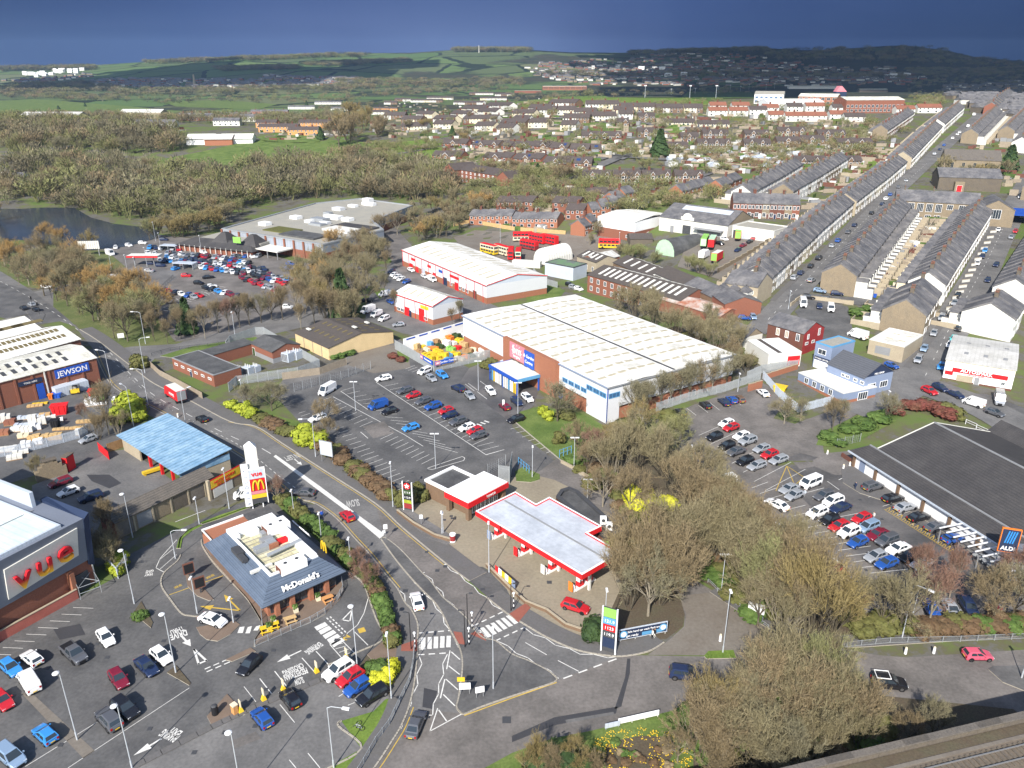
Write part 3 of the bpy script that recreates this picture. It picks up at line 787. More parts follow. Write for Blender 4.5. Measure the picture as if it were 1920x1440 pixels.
def fence(name,pts,h,label,kind='palisade',m='fence_grey',bay=2.75,cat='fence',group=None,z0=0):
 W=[P(*p)if len(p)==2 else p for p in pts]
 root=thing(name,label,cat,(W[0].x,W[0].y,G(W[0])),0,group);O=Vector(root.location)
 def panel(L_):
  b=MB()
  if kind=='palisade':
   n=max(2,round(L_/.16))
   for i in range(n):x=(i+.5)*L_/n;b.box(x-.045,-.02,.05,x+.045,.02,h-.03*(i%2));
   b.box(0,.02,h*.2,L_,.06,h*.2+.06);b.box(0,.02,h*.82,L_,.06,h*.82+.06)
  elif kind=='rail':
   n=max(2,round(L_/.14))
   for i in range(n):x=(i+.5)*L_/n;b.box(x-.012,-.012,.12,x+.012,.012,h-.05)
   b.box(0,-.025,h-.05,L_,.025,h);b.box(0,-.025,.1,L_,.025,.15)
  elif kind=='mesh':
   for i in range(int(L_/.5)):x=i*.5;b.box(x,-.015,.05,x+.02,.015,h)
   for i in range(int(h/.4)):b.box(0,-.015,.1+i*.4,L_,.015,.12+i*.4)
  elif kind=='board':
   n=max(2,round(L_/.3))
   for i in range(n):x=i*L_/n;b.box(x,-.02-.015*(i%2),0,x+L_/n-.02,.03,h)
  elif kind=='wall':
   b.box(0,-.14,-.6,L_,.14,h-.08);b.box(-.001,-.19,h-.08,L_+.001,.19,h,1)
  elif kind=='bars':
   b.box(0,-.03,h-.08,L_,.03,h);b.box(0,-.03,h*.5,L_,.03,h*.5+.06)
  return b.mesh('panel',[m,sP if kind=='wall' else m])
 pm=once(('fpost',h,m),lambda:_post(h,m))
 for p,q in zip(W,W[1:]):
  L_=math.hypot(q.x-p.x,q.y-p.y);n=max(1,round(L_/bay));l=L_/n;rz=ang(p,q)
  me=once(('fp',kind,h,m,round(l,2)),lambda:panel(round(l,2)))
  for i in range(n):
   a=p+(q-p)*(i/n);za=G(a)-O.z
   ob('wall_section' if kind=='wall' else 'panel',me,root,(a.x-O.x,a.y-O.y,za+z0),rz)
   if kind!='wall':ob('post',pm,root,(a.x-O.x,a.y-O.y,za+z0),rz)
 if kind!='wall':a=W[-1];ob('post',pm,root,(a.x-O.x,a.y-O.y,G(a)-O.z+z0))
 return root
def _post(h,m):
 b=MB();b.box(-.05,-.05,-.1,.05,.05,h+.05);return b.mesh('post',m)
def board(px,py,w,h,z0,label,bg=wC,face=(-.2,1),posts=2,text=(),frame_=None,cat='sign',name='sign',pc='grey',pos=None,rz=None):
 """board whose front faces the pixel direction `face` from its foot"""
 A=pos or P(px,py);
 if rz is None:rz=ang(A,P(px+face[0]*8,py+face[1]*8))+math.pi/2
 r=thing(name,label,cat,(A.x,A.y,G(A)),rz)
 b=MB();b.box(-w/2,-.06,z0,w/2,.06,z0+h);b.build('board',bg,r)
 if frame_:
  f=MB();t=.1
  for a in((-w/2-t,z0-t,w/2+t,z0),(-w/2-t,z0+h,w/2+t,z0+h+t),(-w/2-t,z0,-w/2,z0+h),(w/2,z0,w/2+t,z0+h)):f.box(a[0],-.09,a[1],a[2],.09,a[3])
  f.build('frame',frame_,r)
 if z0>.05:
  for i in range(posts):
   x=0 if posts==1 else(-w/2+.15)+i*(w-.3)/(posts-1)
   p=MB();p.tube((x,.0,0),(x,.0,z0),.05,.05,6);p.build('post',pc,r)
 for t_ in text:s,size,x,z,m=t_[:5];wtext(s,size,x,-.075,z,m,r,bold=t_[5]if len(t_)>5 else 0)
 return r
def person(px,py,label,top=bP,legs='navy',face=(1,0),pos=None):
 A=pos or P(px,py);rz=ang(A,P(px+face[0]*5,py+face[1]*5))
 def mk(tp,lg):
  V=[(0,0,.92),(0,0,1.12),(0,0,1.38),(0,0,1.52),(.02,0,1.64),(.02,0,1.74),(0,.19,1.42),(.05,.27,1.15),(.15,.27,.92),(0,-.19,1.42),(-.04,-.27,1.15),(.06,-.28,.9),(.08,.1,.85),(.16,.1,.47),(.06,.1,.07),(.18,.1,.03),(-.06,-.1,.85),(-.1,-.1,.47),(-.25,-.1,.08),(-.14,-.1,.03)]
  E_=[(0,1),(1,2),(2,3),(3,4),(4,5),(2,6),(6,7),(7,8),(2,9),(9,10),(10,11),(0,12),(12,13),(13,14),(14,15),(0,16),(16,17),(17,18),(18,19)]
  Rr=[.15,.14,.16,.07,.10,.085,.075,.055,.04,.075,.055,.04,.1,.07,.05,.04,.1,.07,.05,.04]
  me=bpy.data.meshes.new('person');me.from_pydata(V,E_,[]);o=bpy.data.objects.new('tmp',me);COL.objects.link(o)
  sk=o.modifiers.new('s','SKIN');ly=me.skin_vertices[0]if me.skin_vertices else None
  if ly is None:
   bm=bmesh.new();bm.from_mesh(me);bm.verts.layers.skin.verify();bm.to_mesh(me);bm.free();ly=me.skin_vertices[0]
  for i,r_ in enumerate(Rr):ly.data[i].radius=(r_,r_*(1.25 if i<3 else 1));ly.data[i].use_root=(i==0)
  o.modifiers.new('u','SUBSURF').levels=1
  dg=bpy.context.evaluated_depsgraph_get();m2=bpy.data.meshes.new_from_object(o.evaluated_get(dg));bpy.data.objects.remove(o)
  m2.materials.clear()
  for q in(tp,lg,'skin','black'):m2.materials.append(MATS[q])
  for p in m2.polygons:
   z=p.center.z;p.material_index=3 if z>1.70 or z<.08 else 2 if z>1.5 or(z<.96 and abs(p.center.y)>.22)else 0 if z>.88 else 1
   p.use_smooth=True
  return m2
 return ob('person',once(('person',top,legs),lambda:mk(top,legs)),None,(A.x,A.y,G(A)+.01),rz,None,label,'person')
# ================================================================== THE GROUND
def build_terrain():
 ys=[-60,0,40];y=80.0
 while y<7200:ys.append(y);y+=max(9.0,y*.022)
 NU=150;vs,fs=[],[]
 for y in ys:
  for i in range(NU+1):
   u=-1.25+2.5*i/NU;x=u*(max(y,0)+90);vs.append((x,y,g(x,y)-.02))
 for j in range(len(ys)-1):
  for i in range(NU):a=j*(NU+1)+i;fs.append((a,a+1,a+NU+2,a+NU+1))
 me=bpy.data.meshes.new('ground');me.from_pydata(vs,[],fs);me.materials.append(terrain_mat());me.polygons.foreach_set('use_smooth',[True]*len(fs));me.update()
 ob('ground',me,kind=ST_)
def terrain_mat():
 m=bpy.data.materials.new('terrain');m.use_nodes=True;nt=m.node_tree;n=nt.nodes;l=nt.links;b=n['Principled BSDF']
 b.inputs['Roughness'].default_value=.95;b.inputs['Specular IOR Level'].default_value=.1
 geo=n.new('ShaderNodeNewGeometry')
 def noise(s,d=5,r=.6):
  t=n.new('ShaderNodeTexNoise');t.inputs['Scale'].default_value=s;t.inputs['Detail'].default_value=d;t.inputs['Roughness'].default_value=r;l.new(geo.outputs['Position'],t.inputs['Vector']);return t.outputs[0]
 def rampn(src,st):
  r=n.new('ShaderNodeValToRGB');l.new(src,r.inputs[0]);e=r.color_ramp.elements
  e[0].position,e[0].color=st[0][0],(*st[0][1],1);e[1].position,e[1].color=st[-1][0],(*st[-1][1],1)
  for p,c in st[1:-1]:q=e.new(p);q.color=(*c,1)
  return r.outputs[0]
 near=rampn(noise(.055,6,.72),[(.30,(.09,.145,.035)),(.44,(.115,.145,.05)),(.52,(.115,.11,.065)),(.56,(.13,.125,.115)),(.66,(.085,.075,.05))])
 # far country: fields as cells, hedges between, woods by large noise
 vo=n.new('ShaderNodeTexVoronoi');vo.inputs['Scale'].default_value=.0034;vo.inputs['Randomness'].default_value=.9;l.new(geo.outputs['Position'],vo.inputs['Vector'])
 sp_=n.new('ShaderNodeSeparateColor');l.new(vo.outputs['Color'],sp_.inputs[0])
 field=rampn(sp_.outputs[0],[(.0,(.085,.140,.050)),(.4,(.115,.165,.058)),(.7,(.090,.120,.055)),(1.,(.14,.155,.08))])
 ve=n.new('ShaderNodeTexVoronoi');ve.feature='DISTANCE_TO_EDGE';ve.inputs['Scale'].default_value=.0034;ve.inputs['Randomness'].default_value=.9;l.new(geo.outputs['Position'],ve.inputs['Vector'])
 def mth(op,a,c):
  q=n.new('ShaderNodeMath');q.operation=op
  for i,v in enumerate((a,c)):
   if isinstance(v,(int,float)):q.inputs[i].default_value=v
   else:l.new(v,q.inputs[i])
  return q.outputs[0]
 def mix(f,a,c):
  q=n.new('ShaderNodeMix');q.data_type='RGBA';l.new(f,q.inputs[0])
  for i,v in((6,a),(7,c)):
   if isinstance(v,tuple):q.inputs[i].default_value=(*v,1)
   else:l.new(v,q.inputs[i])
  return q.outputs[2]
 hedge=mth('LESS_THAN',mth('ADD',ve.outputs[0],mth('MULTIPLY',mth('SUBTRACT',noise(.02,3),.5),.09)),.028)
 far=mix(hedge,field,(.022,.032,.018))
 sx=n.new('ShaderNodeSeparateXYZ');l.new(geo.outputs['Position'],sx.inputs[0])
 # woods: more on the right-hand hills and in the valley floor
 bias=mth('ADD',mth('MULTIPLY',mth('DIVIDE',sx.outputs[0],sx.outputs[1]),.30),mth('MULTIPLY',mth('LESS_THAN',sx.outputs[1],2500.),.06))
 wd=n.new('ShaderNodeMapRange');wd.inputs[1].default_value=.51;wd.inputs[2].default_value=.56;l.new(mth('ADD',noise(.0022,6,.65),bias),wd.inputs[0])
 wood=rampn(noise(.012,4),[(.35,(.035,.048,.030)),(.6,(.06,.058,.040))])
 far=mix(wd.outputs[0],far,wood)
 fy=n.new('ShaderNodeMapRange');fy.inputs[1].default_value=850;fy.inputs[2].default_value=1150;l.new(sx.outputs[1],fy.inputs[0])
 l.new(mix(fy.outputs[0],near,far),b.inputs['Base Color']);return m
build_terrain()
# ---- big paved areas
sheet('car_park',[(-260,1520),(-260,1290),(0,1204),(147,1120),(225,1078),(243,1040),(330,995),(420,955),(480,932),(520,915),(560,937),(592,948),(640,1000),(690,1100),(722,1200),(740,1290),(700,1400),(660,1520)],'asphalt_dark',.004)
sheet('car_park',[(200,1480),(250,1441),(397,1366),(480,1328),(600,1277),(672,1252),(736,1306),(700,1334),(640,1352),(678,1404),(600,1448),(570,1500)],'asphalt',.010)
near_kerb=[(-60,548),(0,556),(50,585),(100,598),(140,612),(175,655),(207,720),(260,752),(295,770),(350,800),(410,832),(467,868),(520,905),(560,937),(592,945),(630,972),(665,1010),(695,1042),(725,1080),(745,1104),(759,1130),(772,1145),(783,1170),(783,1200),(782,1230),(777,1280),(767,1325),(752,1362),(735,1390),(702,1440),(640,1520)]
far_kerb=[(-60,492),(0,508),(60,545),(100,575),(150,618),(185,640),(250,690),(290,720),(350,748),(430,790),(480,800),(530,832),(620,890),(705,945),(755,990),(840,1060),(880,1090),(912,1120),(950,1150),(982,1170),(1025,1195),(1075,1217),(1120,1227),(1165,1231)]
sheet('main_road',far_kerb[:16]+[(912,1122),(950,1150),(982,1170),(1025,1195),(1075,1217),(1120,1227),(1165,1231),(1060,1300),(960,1412),(900,1520)]+near_kerb[::-1],'asphalt',.014,drape=False)
sheet('roundabout_road',[(1165,1229),(1215,1229),(1320,1231),(1440,1238),(1560,1212),(1640,1228),(1700,1233),(1800,1226),(1990,1214),(2200,1210),(2200,1420),(1700,1500),(900,1560),(640,1540),(702,1440),(735,1392),(790,1330),(870,1338),(960,1305),(1042,1277)],'asphalt_warm',.018,drape=False)
sheet('carriageway_resurfacing',[(723,1012),(705,950),(755,990),(840,1060),(912,1122),(940,1148),(880,1180),(850,1140),(800,1085),(765,1050)],'asphalt_warm',.019,drape=False)
# pavements
def band(name,line,off,w,m,h=.11,z0=0):
 W=sline([P(*p)for p in line],4);b=MB()
 Lf,Rt=[],[]
 for i,p in enumerate(W):
  d=W[min(i+1,len(W)-1)]-W[max(i-1,0)];d.z=0;d.normalize();n=Vector((-d.y,d.x,0))
  Lf.append(p+n*off);Rt.append(p+n*(off+w))
 for i in range(len(W)-1):
  q=[Rt[i],Rt[i+1],Lf[i+1],Lf[i]]
  if w<0:q=q[::-1]
  q=q[::-1]if(q[1]-q[0]).cross(q[2]-q[0]).z<0 else q
  b.hexa([(v.x,v.y,G(v)-.1)for v in q],[(v.x,v.y,G(v)+h+(.14 if G(v)>.01 else 0))for v in q],1,0)
 return b.build(name,[m,'kerb'],kind=ST_)
band('pavement',far_kerb[4:17],.05,3.6,'paving');band('pavement',near_kerb[5:13],-.05,-2.6,'paving')
band('pavement',[(912,1120),(950,1150),(982,1170),(1025,1195),(1075,1217),(1120,1227),(1165,1231),(1215,1222),(1245,1205)],.05,3.0,'paving')
band('pavement',[(592,945),(630,972),(665,1010),(695,1042),(725,1080),(745,1104),(759,1130),(772,1145),(783,1170),(783,1200),(782,1230),(777,1280),(767,1325),(752,1362),(735,1390),(702,1440),(640,1520)],-.05,-2.9,'paving')
slab('pavement',[(688,1228),(722,1200),(752,1222),(745,1250),(700,1240)],'paving_brown',.10)
kerb('kerb',far_kerb[4:17]);kerb('kerb',near_kerb[5:13]);kerb('kerb',near_kerb[13:])
kerb('kerb',[(912,1120),(950,1150),(982,1170),(1025,1195),(1075,1217),(1120,1227),(1165,1231),(1215,1222),(1245,1205)])
island=[(715,1012),(722,1009),(750,1030),(792,1075),(807,1090),(830,1120),(850,1137),(875,1160),(884,1175),(905,1196),(930,1203),(960,1227),(992,1240),(1030,1260),(1043,1277),(1000,1293),(960,1306),(900,1327),(872,1339),(862,1335),(856,1325),(860,1308),(866,1265),(867,1240),(864,1222),(858,1207),(844,1182),(830,1152),(815,1130),(792,1107),(767,1080),(740,1047)]
slab('traffic_island',island,'asphalt_dark',.12)
kerb('kerb',island+island[:1],.2,.14)
# concrete forecourt and its lanes
sheet('forecourt',[(742,958),(770,942),(852,915),(960,895),(1010,890),(1050,862),(1130,925),(1225,1000),(1240,1060),(1180,1170),(1130,1206),(1080,1204),(1030,1178),(985,1150),(965,1132),(918,1070),(905,1063),(845,1061),(800,1022),(768,990)],'concrete',.022)
sheet('service_lane',[(960,880),(1010,885),(1050,855),(1090,880),(1230,985),(1290,1080),(1340,1110),(1352,1165),(1325,1229),(1215,1228),(1255,1200),(1282,1175),(1284,1152),(1268,1118),(1235,1070),(1160,985),(1090,925),(1040,900)],'asphalt_warm',.026)
sheet('service_lane',[(1270,1118),(1325,1112),(1346,1165),(1322,1228),(1218,1227),(1258,1200),(1285,1175),(1287,1150)],'concrete_old',.030)
sheet('forecourt_tarmac',[(846,1061),(905,1063),(918,1072),(950,1105),(962,1128),(948,1146),(912,1118),(880,1090)],'asphalt_dark',.026)
slab('pavement',[(742,957),(762,952),(852,1008),(853,1016),(838,1022),(800,1008)],'asphalt',.122)
# superstore car park
sheet('car_park',[(505,730),(620,700),(700,685),(745,655),(800,650),(880,690),(935,672),(1010,730),(1000,760),(968,775),(960,800),(1048,870),(1055,862),(1015,892),(955,900),(848,920),(790,935),(745,955),(700,905),(640,855),(560,790)],'asphalt_dark',.006,drape=False)
sheet('car_park',[(925,672),(1010,728),(1000,762),(955,790),(935,775),(860,720),(880,690)],'asphalt_wet',.010,drape=False)
sheet('access_road',[(505,745),(540,700),(620,690),(680,650),(640,640),(570,660),(560,640),(640,610),(760,640),(760,670),(690,700),(560,745)],'asphalt',.003,drape=False)
sheet('service_yard',[(640,680),(700,645),(762,650),(770,690),(700,700)],'concrete_old',.009,drape=False)
# discount store car park and streets on the right
sheet('car_park',[(1225,790),(1300,760),(1425,716),(1480,745),(1450,785),(1490,795),(1545,775),(1690,728),(1700,745),(1610,775),(1540,815),(1545,850),(1600,845),(1640,890),(1760,960),(1960,1100),(2000,1165),(1700,1165),(1570,1150),(1500,1085),(1400,980),(1340,905),(1285,850)],'asphalt_warm',.006)
sheet('car_park',[(1500,850),(1580,868),(1700,930),(1880,1070),(1820,1150),(1700,1120),(1600,1030),(1440,870)],'asphalt_wet',.012)
slab('pavement',[(1577,880),(1600,872),(1640,890),(1760,962),(1900,1060),(1880,1078),(1750,985),(1690,950),(1612,925),(1580,905)],'paving',.11)
def road(name,pts,w,m='asphalt',z=.006,n=10):
 W=sline([P(*p)for p in pts],n);b=MB();ribbon(b,W,w,z);return b.build(name,m,kind=ST_)
road('street',[(1600,775),(1700,722),(1745,665),(1790,600),(1830,530),(1870,450),(1905,385),(1935,330),(1975,260)],11,'asphalt',.006)
road('street',[(1640,715),(1720,722),(1800,748),(1870,778),(1990,850),(2150,930)],12,'asphalt',.010)
sheet('service_yard',[(1790,735),(1850,740),(1960,780),(1980,840),(1860,770)],'asphalt_dark',.02)
road('street',[(1420,625),(1465,575),(1530,508),(1600,435),(1660,375),(1715,325),(1770,275),(1815,235),(1850,205)],9,'asphalt',.006)
road('street',[(1480,560),(1560,562),(1650,570),(1690,590)],7,'asphalt_dark',.010);road('street',[(1740,590),(1800,592),(1850,600)],7,'asphalt_dark',.010)
road('back_lane',[(1640,560),(1690,500),(1745,440),(1770,410)],3.6,'grass_dull',.012)
for a in([(1395,545),(1440,572),(1545,475),(1610,405)],):road('pavement',[(1448,565),(1530,486),(1598,415),(1655,358),(1710,315)],2.0,'paving',.05)
road('pavement',[(1780,580),(1808,530),(1845,460),(1875,405)],2.2,'paving',.05);road('pavement',[(1700,690),(1757,620),(1770,598)],2.0,'paving',.05)
sheet('service_yard',[(1490,585),(1520,560),(1600,578),(1640,600),(1600,640),(1540,640)],'asphalt_dark',.02)
# industrial estate, builders' yard, old bus yard, supermarket car park and the roads round it
sheet('service_yard',[(690,560),(735,490),(790,490),(830,530),(990,600),(870,620),(850,640),(755,625),(685,600)],'asphalt',.004,drape=False)
sheet('service_yard',[(735,490),(700,440),(735,420),(790,480),(900,555),(840,560),(760,520)],'asphalt_warm',.007,drape=False)
sheet('builders_yard',[(-40,730),(60,700),(180,690),(262,745),(262,800),(170,830),(60,860),(-60,880)],'asphalt_dark',.004)
sheet('access_road',[(-60,890),(60,850),(170,822),(230,800),(262,815),(230,835),(180,860),(70,890),(-60,930)],'asphalt_dark',.009)
sheet('old_yard',[(60,910),(125,885),(180,850),(240,842),(330,905),(340,925),(190,975),(180,1000),(60,945)],'asphalt',.006)
sheet('yard_patch',[(162,890),(205,890),(228,906),(205,916),(172,902)],'tar_patch',.014)
slab('traffic_island',[(300,668),(360,650),(430,640),(480,632),(500,655),(470,640),(330,672)],'grass',.1)
sheet('side_road',[(175,640),(245,650),(330,645),(480,604),(560,578),(590,545),(640,560),(640,605),(560,615),(490,632),(330,668),(290,672),(262,705),(215,672)],'asphalt',.012)
sheet('car_park',[(215,452),(300,440),(420,455),(560,492),(690,500),(690,540),(620,545),(540,605),(330,640),(300,615),(270,560),(235,520),(200,480)],'asphalt_warm',.004)
sheet('petrol_lane',[(235,505),(280,495),(325,510),(332,520),(285,555),(270,540),(240,525)],'asphalt',.012)
sheet('side_road',[(60,548),(100,540),(180,520),(240,515),(240,530),(150,555),(100,578)],'asphalt',.006)
sheet('signal_junction',[(-60,545),(0,530),(60,545),(100,575),(130,600),(60,610),(-60,580)],'asphalt_dark',.022)
sheet('depot_yard',[(1290,450),(1310,438),(1460,440),(1450,470),(1350,525),(1270,500)],'concrete_old',.02)
sheet('bus_yard',[(850,445),(890,432),(1150,440),(1160,480),(1080,490),(1000,500),(880,480)],'concrete_old',.02)
sheet('lane_apron',[(1324,1112),(1346,1112),(1380,1138),(1440,1180),(1500,1210),(1440,1236),(1380,1236),(1322,1230),(1344,1166)],'concrete_old',.031,drape=False)
# water
lake=[(-220,395),(-60,392),(40,392),(110,385),(140,390),(170,408),(215,420),(260,425),(300,432),(290,448),(240,462),(160,470),(40,450),(-80,440),(-260,450)]
WL=[P(*p)for p in lake]
b_=MB();zl=.10
me_=bpy.data.meshes.new('lake');tv_=[(p.x,p.y,zl)for p in WL];me_.from_pydata(tv_,[],[tuple(t)for t in tess([[Vector(v)for v in tv_]])]);me_.materials.append(MATS['water']);me_.update()
ob('lake',me_,kind=ST_)
# ---- grass
def gsheet(pts,m='grass',z=.012,name='grass_verge',**k):return sheet(name,pts,m,z,**k)
gsheet([(964,790),(975,772),(1010,762),(1090,775),(1137,800),(1150,830),(1115,850),(1050,862)],'grass',.03,'lawn',drape=False)
gsheet([(1050,860),(1066,840),(1130,880),(1240,960),(1240,990),(1140,925)],'grass',.034,drape=False)
gsheet([(1530,835),(1540,812),(1610,778),(1690,760),(1680,790),(1610,828),(1560,838)],'grass',.06,'lawn')
gsheet([(640,1352),(700,1334),(722,1312),(734,1308),(740,1300),(725,1330),(710,1360),(690,1395),(678,1404)],'grass_bright',.026)
gsheet([(600,1448),(678,1404),(690,1396),(670,1425),(640,1470),(560,1520)],'grass_bright',.022)
gsheet([(672,1252),(688,1228),(745,1250),(752,1222),(757,1260),(747,1300),(735,1308),(712,1290)],'soil',.024,'planting_bed')
gsheet([(512,935),(530,932),(600,975),(650,1030),(688,1078),(720,1150),(742,1222),(720,1197),(700,1130),(680,1090),(640,1060),(592,1010),(530,958)],'grass',.028)
gsheet([(425,765),(440,750),(480,770),(560,790),(640,855),(700,905),(745,955),(735,958),(690,925),(620,875),(530,815),(470,790)],'grass',.030)
gsheet([(100,580),(190,640),(215,655),(245,650),(330,645),(300,600),(250,560),(100,545)],'grass_dull',.016)
gsheet([(0,506),(60,540),(100,540),(180,518),(235,500),(200,470),(0,470)],'grass_dull',.016)
gsheet([(1110,1370),(1272,1330),(1420,1310),(1560,1300),(1640,1330),(1760,1400),(1800,1560),(900,1560),(900,1445),(960,1412),(1035,1385)],'grass',.030,'roundabout_lawn',drape=False)
gsheet([(1560,1295),(1900,1330),(1980,1400),(1600,1560),(1300,1560),(1300,1360),(1420,1310)],'soil',.035,'woodland_floor',drape=False)
gsheet([(1136,1400),(1150,1390),(1200,1380),(1258,1382),(1268,1405),(1240,1450),(1140,1450),(1132,1425)],'soil',.042,'flower_bed',drape=False)
gsheet([(1125,1190),(1165,1100),(1240,1060),(1275,1120),(1284,1152),(1280,1175),(1250,1198),(1200,1204),(1130,1210)],'soil',.034,'woodland_floor')
gsheet([(1060,868),(1240,990),(1300,1080),(1420,1150),(1560,1205),(1700,1190),(1920,1180),(1920,1160),(1560,1150),(1500,1085),(1400,980),(1285,850),(1225,790),(1140,800)],'soil',.032,'woodland_floor',drape=False)
band('pavement',[(1330,1110),(1440,1178),(1560,1212),(1700,1208),(1960,1190)],0,2.6,'paving',.1)
for pts,m in(([(985,545),(1000,515),(1060,545),(1040,570),(990,585)],'grass'),([(1590,575),(1650,580),(1655,610),(1600,625)],'grass_dull'),([(700,545),(720,540),(728,552),(712,560)],'grass_bright'),
    ([(745,655),(770,665),(765,680),(745,672)],'grass')):gsheet(pts,m,.03)
# green spaces farther off
for pts,m in(
 ([(270,330),(300,300),(380,285),(480,262),(560,270),(640,262),(700,270),(690,300),(560,315),(470,330),(380,330)],'grass'),
 ([(640,300),(720,268),(800,262),(840,275),(820,300),(730,310)],'grass_bright'),
 ([(-100,212),(-100,196),(60,186),(120,190),(270,202),(400,212),(480,214),(440,224),(280,216),(120,218),(0,222)],'grass'),
 ([(300,190),(420,188),(520,196),(480,206),(330,200)],'grass'),([(950,192),(1050,182),(1130,178),(1320,184),(1330,198),(1120,206),(980,202)],'grass_bright'),
 ([(1170,184),(1290,172),(1420,172),(1425,184),(1330,190)],lG),([(1540,196),(1640,190),(1720,194),(1700,206),(1560,206)],'grass_bright'),
 ([(1090,232),(1165,226),(1180,238),(1160,250),(1110,246)],'grass'),([(1230,236),(1285,232),(1330,250),(1280,268),(1245,262)],'grass_bright'),
 ([(1060,345),(1200,338),(1330,348),(1380,345),(1365,362),(1300,370),(1180,372),(1060,362)],'grass_bright'),([(1340,340),(1390,338),(1385,358),(1345,358)],'grass_bright'),
 ([(1170,375),(1230,362),(1300,362),(1260,385),(1180,392)],'grass'),([(1000,372),(1040,365),(1120,375),(1100,392),(1010,390)],'grass'),([(1600,310),(1640,300),(1650,315),(1615,325)],'grass_bright'),
 ([(1080,252),(1130,250),(1150,265),(1090,268)],'grass'),([(480,258),(540,252),(600,258),(600,268),(500,268)],'grass')):
 gsheet(pts,m,.35,'green')
for pts,w in(([(1000,372),(1060,345),(1110,318),(1155,298),(1150,292),(1120,300)],7),([(1195,392),(1260,352),(1330,325)],6),([(1160,300),(1250,262),(1240,245),(1215,232)],6),([(1060,362),(1200,356),(1380,364)],5),([(860,268),(740,290),(660,300)],4),([(880,228),(1000,222),(1180,236)],5),([(1085,288),(1250,300),(1300,288)],6)):
 road('estate_road',pts,w,'asphalt',.5)

# ---- paint on the ground
mk=MB()
def zig(pts,w=.13):pl(mk,pts,w,.135 if False else .032)
S_=lambda ox,oy,pts,k=.25:[(ox+x*k,oy+y*k)for x,y in pts]
Q=(700,900)
zig(S_(*Q,[(178,815),(235,860),(240,920),(290,965),(290,1015),(342,1085),(330,1150)]))
zig(S_(*Q,[(285,720),(310,775),(370,810),(385,860),(445,905),(470,965),(522,1010),(530,1075),(578,1130)]))
zig(S_(*Q,[(370,700),(440,745),(455,790),(520,840),(530,885),(605,940),(625,990),(705,1035),(735,1100)]))
zig(S_(*Q,[(540,632),(580,680),(650,710),(690,760),(755,800),(790,850),(860,885),(895,940),(970,978)]))
zig(S_(*Q,[(1130,1105),(1200,1160),(1290,1185),(1365,1240),(1470,1265),(1550,1308),(1650,1308),(1760,1335),(1830,1325)]))
zig(S_(*Q,[(920,1205),(1010,1245),(1070,1300),(1160,1335),(1225,1385),(1320,1425)])+[(1047,1272)])
zig(S_(480,1080,[(1225,605),(1245,660),(1205,740),(1215,815),(1165,905),(1165,965),(1105,1050),(1095,1135),(1020,1215)]))
zig(S_(480,1080,[(1435,590),(1400,660),(1408,740),(1370,810),(1370,885),(1330,960),(1325,1045),(1300,1045)]))
for a,b in(((275,720),(295,716)),((365,698),(385,694)),((530,636),(552,630)),((170,820),(190,812))):seg(mk,*S_(*Q,[a,b]),.2,.034)
pl(mk,S_(480,1080,[(1362,995),(1305,1165),(1545,1035)]),.14,.034)
for a,b in(((1455,560),(1430,700)),((1416,775),(1383,918)),((1465,570),(1530,628)),((1445,675),(1528,740)),((1425,775),(1515,855)),((1405,890),(1492,975)),((1370,1005),(1430,1090))):seg(mk,*S_(480,1080,[a,b]),.16,.034)
for a,b in(((100,500),(260,592)),((345,635),(500,716))):seg(mk,*S_(960,1080,[a,b]),.12,.034)
dashes(mk,S_(960,1080,[(385,770),(830,605)]),.22,1.4,1.0,.034)
for a,b in((Q,[(330,1150),(578,1130)]),(Q,[(335,1312),(560,1298)]),(Q,[(750,1095),(970,990)]),(Q,[(915,1208),(1130,1108)])):dashes(mk,S_(*a,b),.22,.9,.6,.034)
dashes(mk,[(186,640),(213,668),(250,707),(290,742),(350,776),(420,812),(480,838)],.14,3.0,3.5,.034)
dashes(mk,[(0,527),(60,560),(110,592),(150,622)],.14,3,3.5,.034)
seg(mk,(491,841),(508,851),.16,.034)
dashes(mk,[(395,808),(440,830),(480,858),(520,890),(558,918)],.12,1,1,.034)
for k_ in(0,1):  # hatched median
 dashes(mk,[(186+4*k_,650),(240,705),(300,755),(372,796)],.08,2,3,.034)
mk.build('road_markings','white_line',kind=ST_)
md=MB();md.prism([tuple(P(*p)[:2])for p in((513,856),(517,853),(600,912),(680,972),(722,1002),(712,1010),(660,966),(590,914))],.015,.036)
md.build('median_strip','white_line',kind=ST_)
# zebra crossings
def zebra(label,stripes):
 r=thing('zebra_crossing',label,'crossing',(0,0,0));del r['category'];r['kind']=ST_
 for q in stripes:
  W=[P(*p)for p in q];b=MB();b.face([(p.x,p.y,.040)for p in W]);
  me=b.mesh('stripe','white_line')
  if me.polygons[0].normal.z<0:me.flip_normals()
  ob('stripe',me,r)
zebra('zebra crossing on the left carriageway',[S_(*Q,[(x,1182-i*3),(x+32,1182-i*3),(x+30,1272-i*4),(x-4,1272-i*4)])for i,x in enumerate((360,408,455,503,550))])
zebra('zebra crossing on the right carriageway',[S_(*Q,[(800+i*38.5,1112-i*18),(828+i*38.5,1105-i*18),(888+i*40,1172-i*20),(858+i*40,1184-i*20)])for i in range(6)])
zebra('zebra crossing outside the fast-food restaurant',[S_(240,900,[(1390+i*33,1098+i*33),(1470+i*33,1060+i*31),(1495+i*33,1085+i*30),(1412+i*33,1125+i*33)])for i in(.2,1.1,2.1,3.05,4.0)]+[S_(240,900,[(1508,1225),(1580,1190),(1600,1200),(1530,1240)])])
